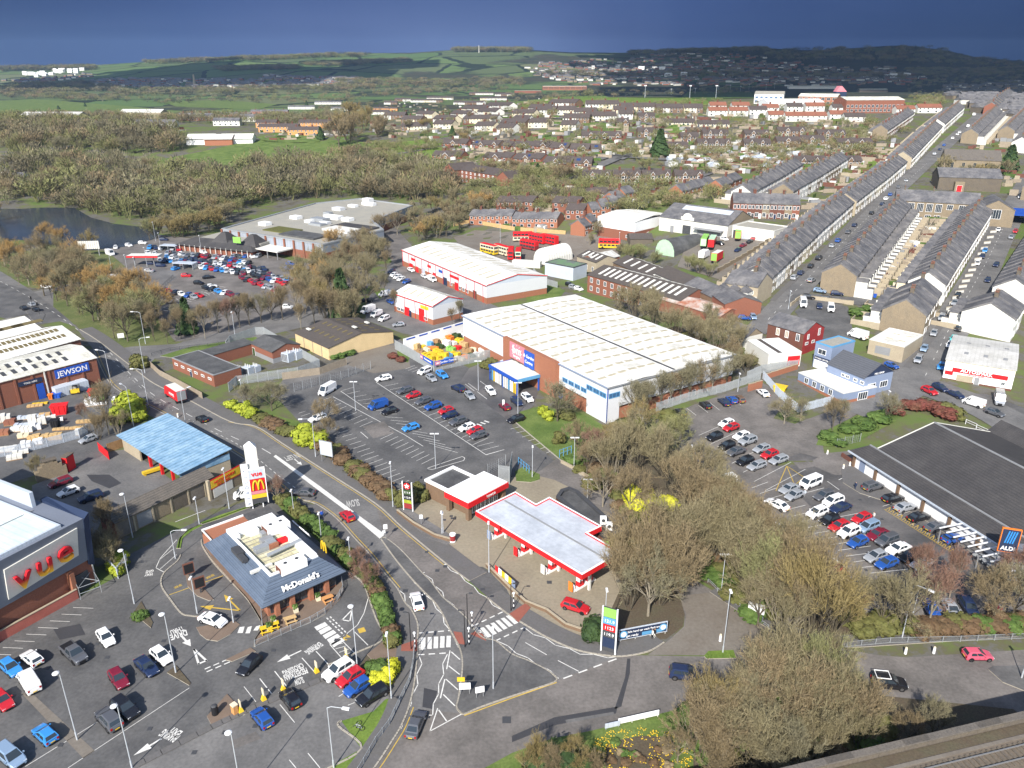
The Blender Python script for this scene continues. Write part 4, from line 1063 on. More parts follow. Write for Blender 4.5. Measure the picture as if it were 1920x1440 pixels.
zebra('short crossing at the drive-through corner',[S_(240,900,q)for q in([(820,1150),(838,1105),(875,1100),(862,1148)],[(880,1152),(898,1105),(930,1096),(915,1150)],[(940,1130),(962,1098),(995,1090),(975,1130)])])
rtext('LOOK LEFT',(887,1180),(911,1198),.75);rtext('LOOK RIGHT',(849,1192),(859,1215),.7);rtext('LOOK RIGHT',(784,1197),(786,1220),.6)
rtext('SLOW',(672,936),(647,940),2.6,'white_line_worn');rtext('IN LEFT',(557,850),(530,858),2.2,'white_line_worn')
rtext('DRIVE',(349,1181),(318,1191),1.4);rtext('THRU',(342,1174),(318,1183),1.2)
rtext('PARKING',(588,1209),(570,1222),1.1);rtext('EXIT',(598,1204),(585,1213),1.1)
rtext('SLOW',(567,1269),(550,1275),1.3);rtext('PEDESTRIAN',(574,1252),(531,1267),1.2);rtext('CROSSING',(566,1243),(528,1259),1.1)
rtext('PARKING',(331,1388),(309,1369),-1.0)if False else rtext('PARKING',(338,1380),(310,1367),1.2)
rtext('EXIT',(343,1372),(325,1363),1.2);rtext('GIVE',(289,1068),(274,1070),.8);rtext('WAY',(288,1074),(272,1076),.8)
rtext('ORDER HERE',(328,1104),(342,1098),.6,'yellow_line');rtext('ORDER HERE',(388,1086),(403,1079),.6,'yellow_line')
rtext('1',(686,1184),(682,1176),1.0,'yellow_line');rtext('2',(658,1195),(650,1190),1.0,'yellow_line')
# arrows: flat heads and shafts
def arrow(a,b,w=.22,hw=.55,hl=1.8,m='white_line',z=.030,bent=None):
 A,B=P(*a),P(*b);d=(B-A);L_=d.length;d.normalize();n=Vector((-d.y,d.x,0));q=MB();C_=B-d*hl
 z=z+(.14 if G(A)>.01 else 0)
 f=lambda p:(p.x,p.y,G(p)+z)
 q.face([f(A-n*w/2),f(C_-n*w/2),f(C_+n*w/2),f(A+n*w/2)]);q.face([f(C_-n*hw),f(B),f(C_+n*hw)])
 me=q.mesh('arrow',m)
 for p in me.polygons:
  if p.normal.z<0:p.flip()
 ob('road_arrow',me,kind=ST_)
arrow((565,1220),(519,1242));arrow((303,1385),(250,1417),.25,.55,2.0);arrow((340,1192),(358,1212),.3,.6,1.6);arrow((552,861),(566,872),.2,.5,1.5)
arrow((340+110,900+245),(375,1137),.25,.6,2.0,'yellow_line');arrow((450,1145),(420,1115),.25,.6,2.0,'yellow_line')
arrow((1588,1067),(1558,1043),.2,.5,2.2);arrow((835,895),(805,894),.16,.4,1.4);arrow((1600,888),(1572,900),.15,.01,.1)
def tri(pts,m='white_line',w=.14):
 q=MB();pl(q,pts+pts[:1],w,.030);q.build('give_way_triangle',m,kind=ST_)
tri(S_(240,900,[(495,1270),(530,1380),(588,1355)]),w=.3);tri(S_(240,900,[(1607,1050),(1665,1060),(1680,975)]),w=.2)
m2=MB()
dashes(m2,S_(240,900,[(575,1420),(750,1345)]),.2,.8,.4,.03);dashes(m2,S_(240,900,[(590,1440),(765,1365)]),.2,.8,.4,.03)
dashes(m2,S_(240,900,[(1490,1035),(1620,1165)]),.2,.5,.35,.03);dashes(m2,S_(240,900,[(1515,1025),(1645,1155)]),.2,.5,.35,.03)
pl(m2,S_(240,900,[(1800,893),(1770,1000),(1720,1090),(1645,1150)]),.12,.03);seg(m2,*S_(240,900,[(1700,1140),(1800,1240)]),.12,.03)
pl(m2,S_(240,900,[(1515,1235),(1615,1350)]),.12,.03);pl(m2,S_(240,900,[(1590,1190),(1710,1310)]),.12,.03)
for i in range(5):seg(m2,*S_(240,900,[(1530+i*27,1240+i*27),(1610+i*22,1225+i*22)]),.1,.03)
pl(m2,S_(240,900,[(365,450),(240,590),(210,660),(275,695)]),.12,.03);seg(m2,*S_(240,900,[(335,520),(235,600)]),.1,.03);seg(m2,*S_(240,900,[(365,560),(240,670)]),.1,.03)
seg(m2,*S_(240,900,[(355,315),(580,228)]),.14,.03)
for a,b in(((28,770),(118,885)),((140,715),(232,830)),((345,615),(440,722)),((450,565),(548,670))):seg(m2,*S_(480,1080,[a,b]),.13,.03)
for a,b in(((180,965),(290,1100)),((620,905),(660,880)),((740,950),(690,970)),((390,1330),(480,1440)),((250,1380),(300,1440))):seg(m2,*S_(480,1080,[a,b]),.1,.03)
for i in range(9):x=550-i*88;y=237+i*50;seg(m2,*S_(0,1080,[(x,y),(x+150,y+6)]),.08,.03)
for a,b in(((190,1430),(900,990)),((510,1440),(1420,840)),((1830,830),(1920,945))):seg(m2,*S_(0,1080,[a,b]),.08,.02)
m2.build('car_park_markings','white_line',kind=ST_)
m3=MB()
for a,b in(((310,862),(715,718)),):seg(m3,*S_(240,900,[a,b]),.15,.03)
ribbon(m3,sline([P(*p)for p in near_kerb[5:12]],4),.12,.036,0,.7);ribbon(m3,sline([P(*p)for p in far_kerb[9:16]],4),.12,.036,0,-.5)
ribbon(m3,sline([P(*p)for p in near_kerb[12:20]],4),.12,.036,0,.5)
ribbon(m3,sline([P(*p)for p in((870,1341),(960,1308),(1043,1279))],4),.16,.036,0,-.1);ribbon(m3,sline([P(*p)for p in near_kerb[-5:]],4),.12,.036,0,.6)
m3.build('yellow_lines','yellow_line',kind=ST_)
sheet('worn_strip',[(40,1300),(58,1298),(178,1408),(156,1422)],'concrete_old',.02)
for pts in([(850,1185),(866,1187),(872,1210),(858,1208)],[(890,1185),(905,1190),(912,1203),(882,1190)]):sheet('tactile_paving',pts,'paving_red',.128,drape=False)
for pts in([(753,1210),(782,1200),(783,1222),(752,1222)],[(955,1152),(985,1132),(995,1140),(972,1168)]):sheet('tactile_paving',pts,'paving_red',.125,drape=False)
for pts in([(1176,1235),(1182,1235),(1181,1262),(1165,1325),(1152,1330),(1172,1270)],[(960,1380),(1040,1345),(1158,1325),(1155,1338),(1040,1360),(960,1392)]):sheet('trench_patch',pts,'tar_patch',.026,drape=False)
# superstore bays
Q2=(560,640);kk=.28125
def bays(a0,a1,b0,b1,n,mb,w=.10,z=.02,k=kk,o=Q2):
 for i in range(n):
  t=i/(n-1);p=(a0[0]+(a1[0]-a0[0])*t,a0[1]+(a1[1]-a0[1])*t);q=(b0[0]+(b1[0]-b0[0])*t,b0[1]+(b1[1]-b0[1])*t)
  seg(mb,(o[0]+p[0]*k,o[1]+p[1]*k),(o[0]+q[0]*k,o[1]+q[1]*k),w,z)
m4=MB()
bays((130,405),(820,818),(215,372),(905,775),21,m4)           # middle island, near side
bays((285,330),(905,700),(370,305),(1060,742),18,m4)          # middle island, far side
bays((240,585),(640,1000),(300,570),(765,950),17,m4)          # along the hedge
bays((570,300),(1160,690),(665,280),(1260,645),17,m4)         # third row
bays((1190,700),(1250,755),(1300,672),(1370,722),3,m4)
bays((1410,585),(1650,745),(1520,560),(1740,710),7,m4)
for a,b in(((0,480),(45,465)),((15,500),(75,480)),((710,185),(775,160)),((730,195),(790,172)),((755,205),(810,185))):seg(m4,(560+a[0]*kk,640+a[1]*kk),(560+b[0]*kk,640+b[1]*kk),.1,.02)
for pts in([(515,272),(1250,757),(1370,722)],[(280,332),(460,455)],[(230,370),(700,620),(830,700)],[(860,845),(1090,768),(1108,778),(1100,795),(890,855),(858,850)],[(1110,285),(1170,330)],[(1130,280),(1190,325)],[(1190,335),(1255,385)],[(1210,265),(1250,295)]):
 for a,b in zip(pts,pts[1:]):seg(m4,(560+a[0]*kk,640+a[1]*kk),(560+b[0]*kk,640+b[1]*kk),.14,.022)
seg(m4,(676,810),(690,822),.14,.02)
for i in range(4):seg(m4,(887+i*7,798-i*3),(896+i*7,801-i*3),.5,.02)
m4.build('bay_markings','white_line',kind=ST_)
# discount store bays
m5=MB()
Q3=(960,720)
for i in range(7):seg(m5,*S_(*Q3,[(1125+i*96-i*i*1.5,228-i*22+i*i*.3),(1195+i*96-i*i*1.5,283-i*22+i*i*.3)]),.1,.03)
bays((1400,390),(1900,800),(1560,320),(2200,640),7,m5,.1,.03,.25,Q3)
bays((-120,780),(760,1420),(0,735),(1050,1390),16,m5,.1,.03,.25,(1440,720));bays((270,820),(1100,1400),(420,780),(1300,1390),14,m5,.1,.03,.25,(1440,720))
bays((750,850),(1300,1190),(900,810),(1440,1130),6,m5,.1,.03,.25,(1440,720))
for a,b in(((445,730),(535,795)),((1320,1350),(1400,1420))):seg(m5,*S_(1440,720,[a,b]),.12,.03)
m5.build('bay_markings','white_line',kind=ST_)
m6=MB()
for i in range(17):t=i/16;x=880+480*t;y=945+310*t;pl(m6,S_(1440,720,[(x,y),(x+40,y-22),(x+25,y+8)]),.10,.03)
pl(m6,S_(1440,720,[(60,800),(140,615),(270,700),(200,760),(140,615)]),.14,.03);pl(m6,S_(1440,720,[(870,940),(1380,1265)]),.1,.03)
m6.build('yellow_hatching','yellow_line',kind=ST_)
m7=MB()
dashes(m7,[(1440,600),(1500,537),(1560,475),(1620,415),(1680,358),(1740,305)],.12,2,4,.02);dashes(m7,[(1735,705),(1765,645),(1800,580),(1845,500),(1885,420)],.12,2,4,.02)
for i in range(10):seg(m7,(330+i*9,560-i*2),(340+i*9,566-i*2),.12,.03)
for i in range(16):seg(m7,(300+i*7,580-i*3),(318+i*7,584-i*3),.14,.03)
m7.build('road_markings','white_line',kind=ST_)
# kerbed islands round the restaurant
for nm,pts,m in(('kerbed_island',[(348,1080),(352,1078),(370,1090),(392,1115),(401,1125),(392,1127),(370,1118),(352,1100)],'paving_brown'),
     ('kerbed_island',[(368,1177),(440,1165),(450,1172),(432,1190),(408,1203),(388,1200),(375,1190)],'paving_brown'),
     ('kerbed_island',[(423,1238),(470,1215),(480,1222),(435,1241)],'paving_brown'),
     ('planted_island',[(250,1150),(265,1128),(287,1168),(283,1178)],'soil'),('planted_island',[(313,1262),(330,1248),(358,1282),(355,1286)],'soil'),
     ('kerbed_island',[(388,1344),(426,1302),(460,1340),(398,1363)],'paving_brown')):
 slab(nm,pts,m,.12)
kerb('kerb',S_(240,900,[(380,515),(400,430),(470,370),(560,330),(700,280),(860,220),(1010,180)]));kerb('kerb',S_(240,900,[(395,560),(370,610),(270,700),(250,790),(320,900),(400,1000),(470,1020),(530,1025)]))
slab('grass_verge',S_(240,900,[(362,515),(385,440),(450,375),(540,335),(560,345),(480,385),(410,440),(395,515)]),'grass_bright',.12)
slab('grass_verge',S_(240,900,[(560,335),(700,290),(860,228),(1010,175),(1030,165),(900,200),(700,262),(540,325)]),'grass_bright',.12)
kerb('kerb',S_(240,900,[(550,450),(560,500),(640,620),(760,750),(900,900),(1000,1060),(1015,1110),(960,1190),(950,1250)]))
slab('terrace_paving',S_(240,900,[(560,470),(600,480),(1020,960),(1500,850),(1600,760),(1625,830),(1590,900),(1480,1010),(1360,1075),(1150,1160),(950,1245),(955,1190),(1010,1110),(990,1050),(900,900),(640,610)]),'paving_brown',.12)
kerb('kerb',S_(240,900,[(1560,640),(1700,720),(1770,790),(1810,900),(1860,1040),(1915,1190),(1730,1290),(1500,1390)]));
kerb('kerb',[(250,1439),(397,1364),(480,1326),(600,1276),(672,1250)],.9,.15,m='paving')
kerb('kerb',[(964,790),(1050,862),(1090,892)]);kerb('kerb',[(640,1352),(635,1362),(678,1404),(600,1448)])
# ================================================================== BUILDINGS
def lx(root,px,py,h=0.0):
 """local coordinates in a building's frame of the photo pixel at height h above its base"""
 r=ray(px,py);t=(root.location.z+h-H)/r[2];v=Vector((r[0]*t,r[1]*t))-Vector(root.location[:2])
 a=-root.rotation_euler.z;return(v.x*math.cos(a)-v.y*math.sin(a),v.x*math.sin(a)+v.y*math.cos(a))
def qb(name,label,cat,FL,FR,BK,h,group=None):
 A,B,C=P(*FL,h),P(*FR,h),P(*BK,h)
 zb=min(G(A),G(B));r=thing(name,label,cat,(A.x,A.y,zb),ang(A,B),group)
 L_=math.hypot(B.x-A.x,B.y-A.y);D_=abs((C.x-A.x)*-math.sin(r.rotation_euler.z)+(C.y-A.y)*math.cos(r.rotation_euler.z))
 return r,L_,D_
def bar(root,name,x0,y0,z0,x1,y1,z1,m,**k):
 b=MB();b.box(x0,y0,z0,x1,y1,z1);return b.build(name,m,root,**k)
def rlights(root,roof,L,D,e,r,nx,vs,w,d,m='rooflight',x0=.06,x1=.94,jit=0,skip=()):
 me={}
 for v in vs:
  s=(r-e)/(D/2)if v<.5 else-(r-e)/(D/2)
  y=v*D;z=e+(r-e)*(1-abs(v-.5)*2)+.16
  q=once(('rl',w,d,round(s,3),m),lambda:slantbox(w,d,s,m))
  for i in range(nx):
   if(i,v)in skip:continue
   ob('rooflight',q,roof,(L*(x0+(x1-x0)*(i+.5)/nx)+R.uniform(-jit,jit),y,z))
# ---- superstore with twin low roofs
r_,L1,_=qb('superstore','large white superstore with rooflights and a red brick entrance bay behind its car park','superstore',(868,592),(1140,727),(1342,660),9.0)
D1=41.5;e1=9.0
u0,u1=lx(r_,954,632,9)[0],lx(r_,1049,682,9)[0]
b=MB()
b.box(.05,.05,-1,L1-.05,D1-.05,2.9,1);b.box(0,0,2.9,u0,D1,e1,0);b.box(u1,0,3.6,L1,D1,e1,0);b.box(u0,0,2.9,u1,D1,e1-.01,0)
b.build('wall',['clad_white',bO],r_)
bar(r_,'brick_bay',u0,-1.2,-1,u1,0,e1+.5,bO)
for i,(y0,y1)in enumerate(((-.3,D1/2),(D1/2,D1+.3))):
 rf=ob('roof',roof_mesh(L1,y1-y0,e1,e1+.4,rW,'X',0,.3),r_,(0,y0,.02))
 for v in(.12,.27,.42,.58,.73,.88):
  s=(.4)/((y1-y0)/2)*(1 if v<.5 else-1);q=once(('rl1',v<.5,i),lambda:slantbox(.9,2.3,s,'rooflight'))
  for j in range(13):
   ob('rooflight',q,rf,(3+(L1-6)*(j+.5+.25*(i*2-1)*(v-.5))/13,v*(y1-y0),e1+.4*(1-abs(v-.5)*2)+.17))
bar(r_,'valley_gutter',0,D1/2-.35,e1,L1,D1/2+.35,e1+.22,DG_)
bar(r_,'eaves_trim',-.3,-.42,e1-.12,L1+.3,-.3,e1+.22,'clad_blue');bar(r_,'end_trim',L1+.3,-.4,e1-.12,L1+.42,D1+.4,e1+.22,'grey')
for x in(u0-.1,L1+.02):bar(r_,'corner_trim',x-.1,-.08,0,x+.1,.04,e1,bP)
bar(r_,'corner_trim',L1-.05,-.1,0,L1+.12,.1,e1,bP);bar(r_,'corner_panel',L1-7.5,-.12,0,L1-.1,0,6.2,'clad_white');bar(r_,'corner_panel',L1,-.1,0,L1+.12,3.6,6.2,'clad_white')
for k_ in range(int((L1-u1-8)/2.5)):win(r_,u1+2.5+k_*2.5,4.9,2.1,1.1,'F',L1,D1,lB,'glass_blue',t=.12)
for k_ in range(3):win(r_,L1-6.5+k_*2.5,6.2,2.2,1.2,'F',L1,D1,lB,'glass_blue',t=.12,out=.13)
win(r_,1.9,6.2,3.2,1.2,'R',L1,D1,lB,'glass_blue',bars=2,out=.13)
place(r_,dmesh(1.6,2.3,bP),'door',L1-18,0,'F',L1,D1)
for xx in(12,20,28):place(r_,dmesh(1.1,2.2,'navy'),'door',xx,0,'R',L1,D1)
s0,s1=lx(r_,978,650,7)[0],lx(r_,1004,664,7)[0];s2=lx(r_,1018,671,7)[0]
bd=bar(r_,'sign_board',s0,-1.45,5.0,s1,-1.2,9.3,'pink_panel')
wtext('bm',3.2,(s0+s1)/2,-1.5,6.6,wC,bd,bold=.03);wtext('bargains',.95,(s0+s1)/2,-1.5,5.6,wC,bd)
for k_ in range(12):
 a=k_*math.pi/6;c_=((s0+s1)/2,7.2);q_=MB();q_.face([(c_[0]+1.7*math.cos(a),-1.46,c_[1]+1.4*math.sin(a)),(c_[0]+2.6*math.cos(a-.06),-1.46,c_[1]+2.0*math.sin(a-.06)),(c_[0]+2.6*math.cos(a+.06),-1.46,c_[1]+2.0*math.sin(a+.06))]);q_.build('ray',wW,bd)
b2=bar(r_,'sign_board',s1,-1.45,4.6,s2+1,-1.2,8.9,bP);xm=(s1+s2+1)/2
wtext('& Garden',1.25,xm,-1.5,7.1,wC,b2);wtext('Centre',1.25,xm,-1.5,5.6,wC,b2)
for k_ in range(8):bar(r_,'grille',s0+.6+k_*1.5,-1.3,3.4,s0+1.8+k_*1.5,-1.2,4.6,DG_)
# entrance canopy: blue frame, white slatted roof
c0,c1=lx(r_,955,725)[0],lx(r_,993,735)[0];c0,c1=min(c0,c1-8),c1
cx0,cx1=(u0+u1)/2-7.5,(u0+u1)/2+5.5
for x in(cx0,(cx0+cx1)/2,cx1):
 for y in(-8.2,-1.6):bar(r_,'canopy_post',x-.15,y-.15,0,x+.15,y+.15,3.6,bP)
bar(r_,'canopy_fascia',cx0-.3,-8.5,3.5,cx1+.3,-8.2,4.3,bP);bar(r_,'canopy_fascia',cx0-.3,-8.2,3.5,cx0,-1.3,4.3,bP);bar(r_,'canopy_fascia',cx1,-8.2,3.5,cx1+.3,-1.3,4.3,lB)
for k_ in range(9):bar(r_,'canopy_roof_panel',cx0+.05+k_*1.43,-8.15,4.05+.12*(k_%2),cx0+1.4+k_*1.43,-1.25,4.3+.12*(k_%2),wW)
for k_ in range(16):bar(r_,'canopy_glazing',cx0+.3+k_*.8,-8.35,.3,cx0+.8+k_*.8,-8.25,3.2,R.choice([wC,lB,'glass_blue',yP,wW]))
# ---- garden centre compound
cp=[(757,642),(741,655),(814,697),(925,670),(905,655)]
fence('compound_fence',[(741,655),(814,697),(925,672)],3.0,'tall grey palisade fence round the garden centre compound','palisade','fence_grey')
rb=qb('compound_wall','long white sheeted back wall with blue stripe at the garden centre compound','wall',(757,640),(870,607),(880,600),3.5)[0];Lb=lx(rb,870,607,3.5)[0]
bar(rb,'wall',0,0,-.5,Lb,.25,4.2,wC);
for k_ in range(5):bar(rb,'blue_stripe',1+k_*Lb/5,-.06,3.6,k_*Lb/5+Lb/5.6,0,4.0,bP)
sheet('compound_floor',[(757,643),(743,656),(814,695),(922,670),(874,612)],'concrete',.02,drape=False)
for i,(a,b_,t)in enumerate((((790,683),(813,697),'Homestore'),((815,698),(850,690),'& Garden Centre'))):
 A_,B_=P(*a),P(*b_);rz=ang(A_,B_);Lg=(B_-A_).length
 q=thing('fence_sign',('blue banner on the left face of the garden centre fence corner','blue banner reading & Garden Centre on the fence corner')[i],'sign',(A_.x,A_.y,0),rz)
 bar(q,'board',0,-.25,1.9,Lg,-.12,3.2,bP);bar(q,'logo_panel',.1,-.28,2.0,1.7,-.25,3.1,'pink_panel');wtext('bm',.8,.9,-.3,2.3,wC,q);wtext(t,.85,Lg/2+.8,-.28,2.3,wC,q)
STK=[yP,lB,wC,'wood_pale','orange_paint',gP,'wood',wW,yP,'leaf_dark',rP,'cream']
SNAM=dict(yellow_paint='yellow',light_blue='light blue',white_clean='white',wood_pale='pale wooden',orange_paint='orange',green_paint='green',wood='brown wooden',white_wall='off-white',leaf_dark='dark green',red_paint='red',cream='cream')
def goods(px,py,w,d,h,m,label,name='pallet_of_goods',rz=None,group='stacked goods'):
 A=P(px,py);r=thing(name,label,'stock',(A.x,A.y,G(A)+.02),R.uniform(-.2,.2)+(rad(-35)if rz is None else rz),group)
 bar(r,'pallet',-w/2,-d/2,0,w/2,d/2,.14,'wood')
 n=max(1,int(w/.8))
 for i in range(n):bar(r,'pack',-w/2+i*w/n+.04,-d/2+.03,.14,-w/2+(i+1)*w/n-.04,d/2-.03,h*R.uniform(.75,1),m)
 return r
for j in range(6):
 for i in range(9):
  u,v=(i+.5)/9,(j+.5)/6
  x=757+(878-757)*u*(1-v)+(817-757+(915-817)*u)*v-(1-u)*8*v*0
  y=(645+(612-645)*u)*(1-v)+(690+(668-690)*u)*v
  m=STK[(i*5+j*3)%12]if not(2<j<5 and i<4)else(yP if i<3 else lB)
  if R.random()<.93:goods(x,y,R.uniform(1.8,3.2),R.uniform(1.1,1.8),R.uniform(.9,2.0),m,f'{SNAM[m]} stock stacked inside the fenced garden centre compound',group='garden centre stock')
# trolley shelters
for i,(x,y)in enumerate(((938,692),(952,700))):
 A_=P(x,y);q=thing('trolley_shelter',('curved clear trolley shelter beside the brick bay, farther one','curved clear trolley shelter beside the blue entrance canopy, nearer one')[i],'shelter',(A_.x,A_.y,0),rad(55))
 for k_ in range(4):
  f=MB();
  for a in range(6):t0,t1=a*math.pi/7,(a+1)*math.pi/7;f.tube((k_*1.5,-1.3*math.cos(t0),.8+1.5*math.sin(t0)),(k_*1.5,-1.3*math.cos(t1),.8+1.5*math.sin(t1)),.05,n=5)
  f.tube((k_*1.5,-1.3,0),(k_*1.5,-1.3,.8),.05,n=5);f.tube((k_*1.5,1.3,0),(k_*1.5,1.3,.8),.05,n=5);f.build('hoop','galv',q)
 for a in range(6):
  t0,t1=a*math.pi/7,(a+1)*math.pi/7;f=MB();p0,p1=(-1.3*math.cos(t0),.8+1.5*math.sin(t0)),(-1.3*math.cos(t1),.8+1.5*math.sin(t1))
  f.hexa([(0,p0[0],p0[1]),(4.5,p0[0],p0[1]),(4.5,p1[0],p1[1]),(0,p1[0],p1[1])],[(0,p0[0],p0[1]+.03),(4.5,p0[0],p0[1]+.03),(4.5,p1[0],p1[1]+.03),(0,p1[0],p1[1]+.03)]);f.build('roof_pane',cL,q)

# ---- white industrial units
def unit(name,label,FL,FR,BK,e,rise,lights,bandh,doors,seam=True):
 r,L,D=qb(name,label,'industrial unit',FL,FR,BK,e)
 w,rf=gable(r,L,D,e,e+rise,'clad_white',rW,band=(bandh,bO),gw=cL,o=.2,og=.2)
 rlights(r,rf,L,D,e,e+rise,lights,(.27,.73),.9,D*.25)
 for x in range(int(L/6)+1):bar(r,'downpipe',x*6+.1,-.12,0,x*6+.25,0,e,rP)
 bar(r,'gutter',-.3,-.4,e-.1,L+.3,-.25,e+.15,rP)
 for z_ in(1,):
  v=MB()
  for a,c in(((0,e),(D/2,e+rise)),((D/2,e+rise),(D,e))):v.hexa([(L+.2,a[0],a[1]+.1),(L+.3,a[0],a[1]+.1),(L+.3,c[0],c[1]+.1),(L+.2,c[0],c[1]+.1)],[(L+.2,a[0],a[1]+.35),(L+.3,a[0],a[1]+.35),(L+.3,c[0],c[1]+.35),(L+.2,c[0],c[1]+.35)])
  v.build('verge_trim',rP,r)
 for(f_,w_,h_,m_)in doors:place(r,rmesh(w_,h_,m_),'shutter',f_*L,0,'F',L,D)
 return r,L,D
r,L,D=unit('industrial_unit','long white industrial unit with red trim and two rows of rooflights',(754,469),(912,536),(850,454),6.6,2.2,12,2.2,((.12,3,2.6,rP),(.2,2,2.4,rP),(.28,3,3,cL),(.42,2.5,3,rP),(.55,3,3,'navy'),(.68,2.6,3,rP),(.88,2.6,3,bK)))
for f_,w_,m_ in((.15,3.5,rP),(.36,3,rP),(.5,3,bP),(.66,7,rP),(.78,5,wW)):bar(r,'unit_sign',f_*L-w_/2,-.12,4.2,f_*L+w_/2,-.03,5.2,m_)
for f_ in(.62,.72,.76,.8):win(r,f_*L,.9,1.6,1.3,'F',L,D)
r,L,D=unit('industrial_unit','smaller white industrial unit with grey gable beside the garden centre',(738,550),(811,575),(778,533),6.2,2.0,5,1.8,((.35,2.6,3,rP),(.72,3,4.2,rP),(.42,1.4,2.2,'navy')))
for f_ in(.12,.22,.82):win(r,f_*L,.8,1.8,1.2,'F',L,D)
bar(r,'unit_sign',L*.7,-.12,4.4,L*.9,-.03,5.5,yP)
# ---- tan building with dark roof
r,L,D=qb('tan_workshop','low tan workshop with a dark patched corrugated roof','workshop',(553,624),(616,653),(642,598),3.6)
D=22
w,rf=gable(r,L,D,3.6,5.6,'cream_tan' if 'cream_tan' in MATS else(mat('cream_tan',(.62,.47,.26),.85,.08,.4)and 'cream_tan'),'asbestos_dark',o=.3)
rlights(r,rf,L,D,3.6,5.6,6,(.2,.4,.62,.82),.7,1.6,'rooflight_dark')
for x,y in((3,3),(9,D-2.5),(14,D/2+1)):q=MB();q.box(-.9,-.4,0,.9,.4,.35);q.build('roof_vent',wW,rf,(x,y,4.1+min(y,D-y)/D*4))
for x in(5,10,15):bar(r,'pilaster',x,-.15,-.5,x+.3,0,3.3,sP)
# ---- substation / depot compound
r,L,D=qb('depot_office','low red brick office with flat grey roof inside the roadside depot compound','building',(322,671),(400,704),(347,661),3.2)
D=8;b=MB();b.box(0,0,-.5,L,D,3.2);b.box(L*.02,D,-.5,6.5,D+14,3.1);b.build('wall',bR,r);flat_roof(r,L,D,3.2,'felt','grey',.12);b=MB();b.box(L*.02,D+.1,3.1,6.6,D+14.1,3.24);b.build('roof','felt',r)
for i in range(6):win(r,2+i*L/6.2,1.5,1.5,.6,'F',L,D)
place(r,dmesh(1,2.1,'navy'),'door',L*.45,0,'F',L,D)
r,L,D=qb('depot_store','red brick store with curved dark roof in the depot compound','building',(470,642),(510,659),(480,635),3.6);D=9
gable(r,L,D,3.4,4.8,bR,'felt',o=.3,band=(1.4,'grey'))
place(r,dmesh(1.2,2.2,'leaf_dark'),'door',1.2,0,'F',L,D)
fence('compound_fence',[(425,655),(432,645),(480,628),(495,628),(600,690),(560,705),(445,722),(430,735)],2.6,'grey palisade fence round the brick depot compound','palisade')
fence('timber_fence',[(282,688),(300,705),(340,726),(380,748)],1.8,'weathered grey timber fence along the main road pavement','board','wood_grey')
fence('timber_fence',[(530,712),(600,702),(650,684)],2.0,'weathered timber fence below the depot, near the white van','board','wood_grey')
fence('roadside_rail',[(285,668),(320,658),(370,652),(430,645)],1.0,'low dark post and rail fence behind the depot office','bars',DG_)
fence('mesh_fence',[(552,735),(600,722),(640,712),(695,692)],2.4,'pale mesh fence at the top of the superstore car park','mesh','galv')
for i,(x,y,m,w_,d_,h_)in enumerate(((420,705,wW,3.5,2.4,2.2),(452,700,'galv',2.4,2,1.6),(466,700,cL,2.5,2,2.0),(480,696,cL,2,2,1.7),(540,676,cL,3,2.4,2.6),(556,672,cL,2.6,2.4,2.4))):
 A_=P(x,y);q=thing('transformer','pale grey electrical equipment standing in the depot compound','equipment',(A_.x,A_.y,0),rad(-30),'depot electrical equipment')
 bar(q,'casing',-w_/2,-d_/2,0,w_/2,d_/2,h_,m)
 for k_ in range(3):f=MB();f.tube((-w_/3+k_*w_/3,0,h_),(-w_/3+k_*w_/3,0,h_+.7),.16,.1,6);f.build('insulator',wW,q)
 for k_ in range(5):bar(q,'fin',-w_/2+.2+k_*w_/5.5,-d_/2-.25,.3,-w_/2+.4+k_*w_/5.5,-d_/2,h_-.3,'grey')
# ---- builders' merchant sheds
for nm,FL,FR,BK,e,rise,ext,lab,rfm in(('warehouse',(0,717),(180,671),(162,639),6.8,1.4,1.5,'long red brick warehouse with pale corrugated roof and a blue sign at its end','roof_pale'),('warehouse',(0,676),(150,636),(99,579),6.8,3.0,1.5,'wide brick warehouse with white roof and brown rooflights, behind the signed one',rW)):
 A_,B_=P(*FL,e),P(*FR,e);A_=B_+(A_-B_)*ext
 r=thing(nm,lab,'warehouse',(A_.x,A_.y,0),ang(A_,B_));L=(B_-A_).length;D=lx(r,*BK,e)[1]
 if rfm==rW:
  h2=D/2
  for k_ in range(2):
   w,rf=gable(r,L-k_*1.5,h2,e,e+2.2,bR,rfm,y0=k_*h2)
   if k_==0:rlights(r,rf,L,h2,e,e+2.2,22,(.2,.4,.65),.9,1.6,'rooflight_dark')
   else:rlights(r,rf,L,h2,e,e+2.2,4,(.25,.72),8.5,1.6,'rooflight_dark',.3,.99)
 else:
  w,rf=gable(r,L,D,e,e+rise,bR,rfm);rlights(r,rf,L,D,e,e+rise,12,(.2,.42),.9,2.2,DG_,0,.85)
  for i in range(6):bar(r,'pilaster',L*.3+i*L*.115,-.2,-.5,L*.3+i*L*.115+.5,0,e-.2,bR)
  bar(r,'downpipe',L-13,-.3,0,L-12.7,-.05,e,wW)
  s=bar(r,'sign_board',L-10.5,-.3,4.1,L-2.2,-.1,6.3,bP);wtext('JEWSON',1.9,L-6.3,-.33,4.5,wC,s,bold=.02)
  s=bar(r,'sign_board',L-19,-.3,4.5,L-13.6,-.1,5.6,'navy');wtext('TOOL HIRE',.6,L-16.3,-.33,4.8,wC,s)
  bar(r,'door_surround',L-15.2,-.35,0,L-13.6,-.05,4,bP)
  for xx in(L-5,L-9):win(r,xx,1.2,2.4,1.2,'F',L,D)
  bar(r,'lean_to',L-12,-2.6,0,L-4,-.05,2.4,cL)
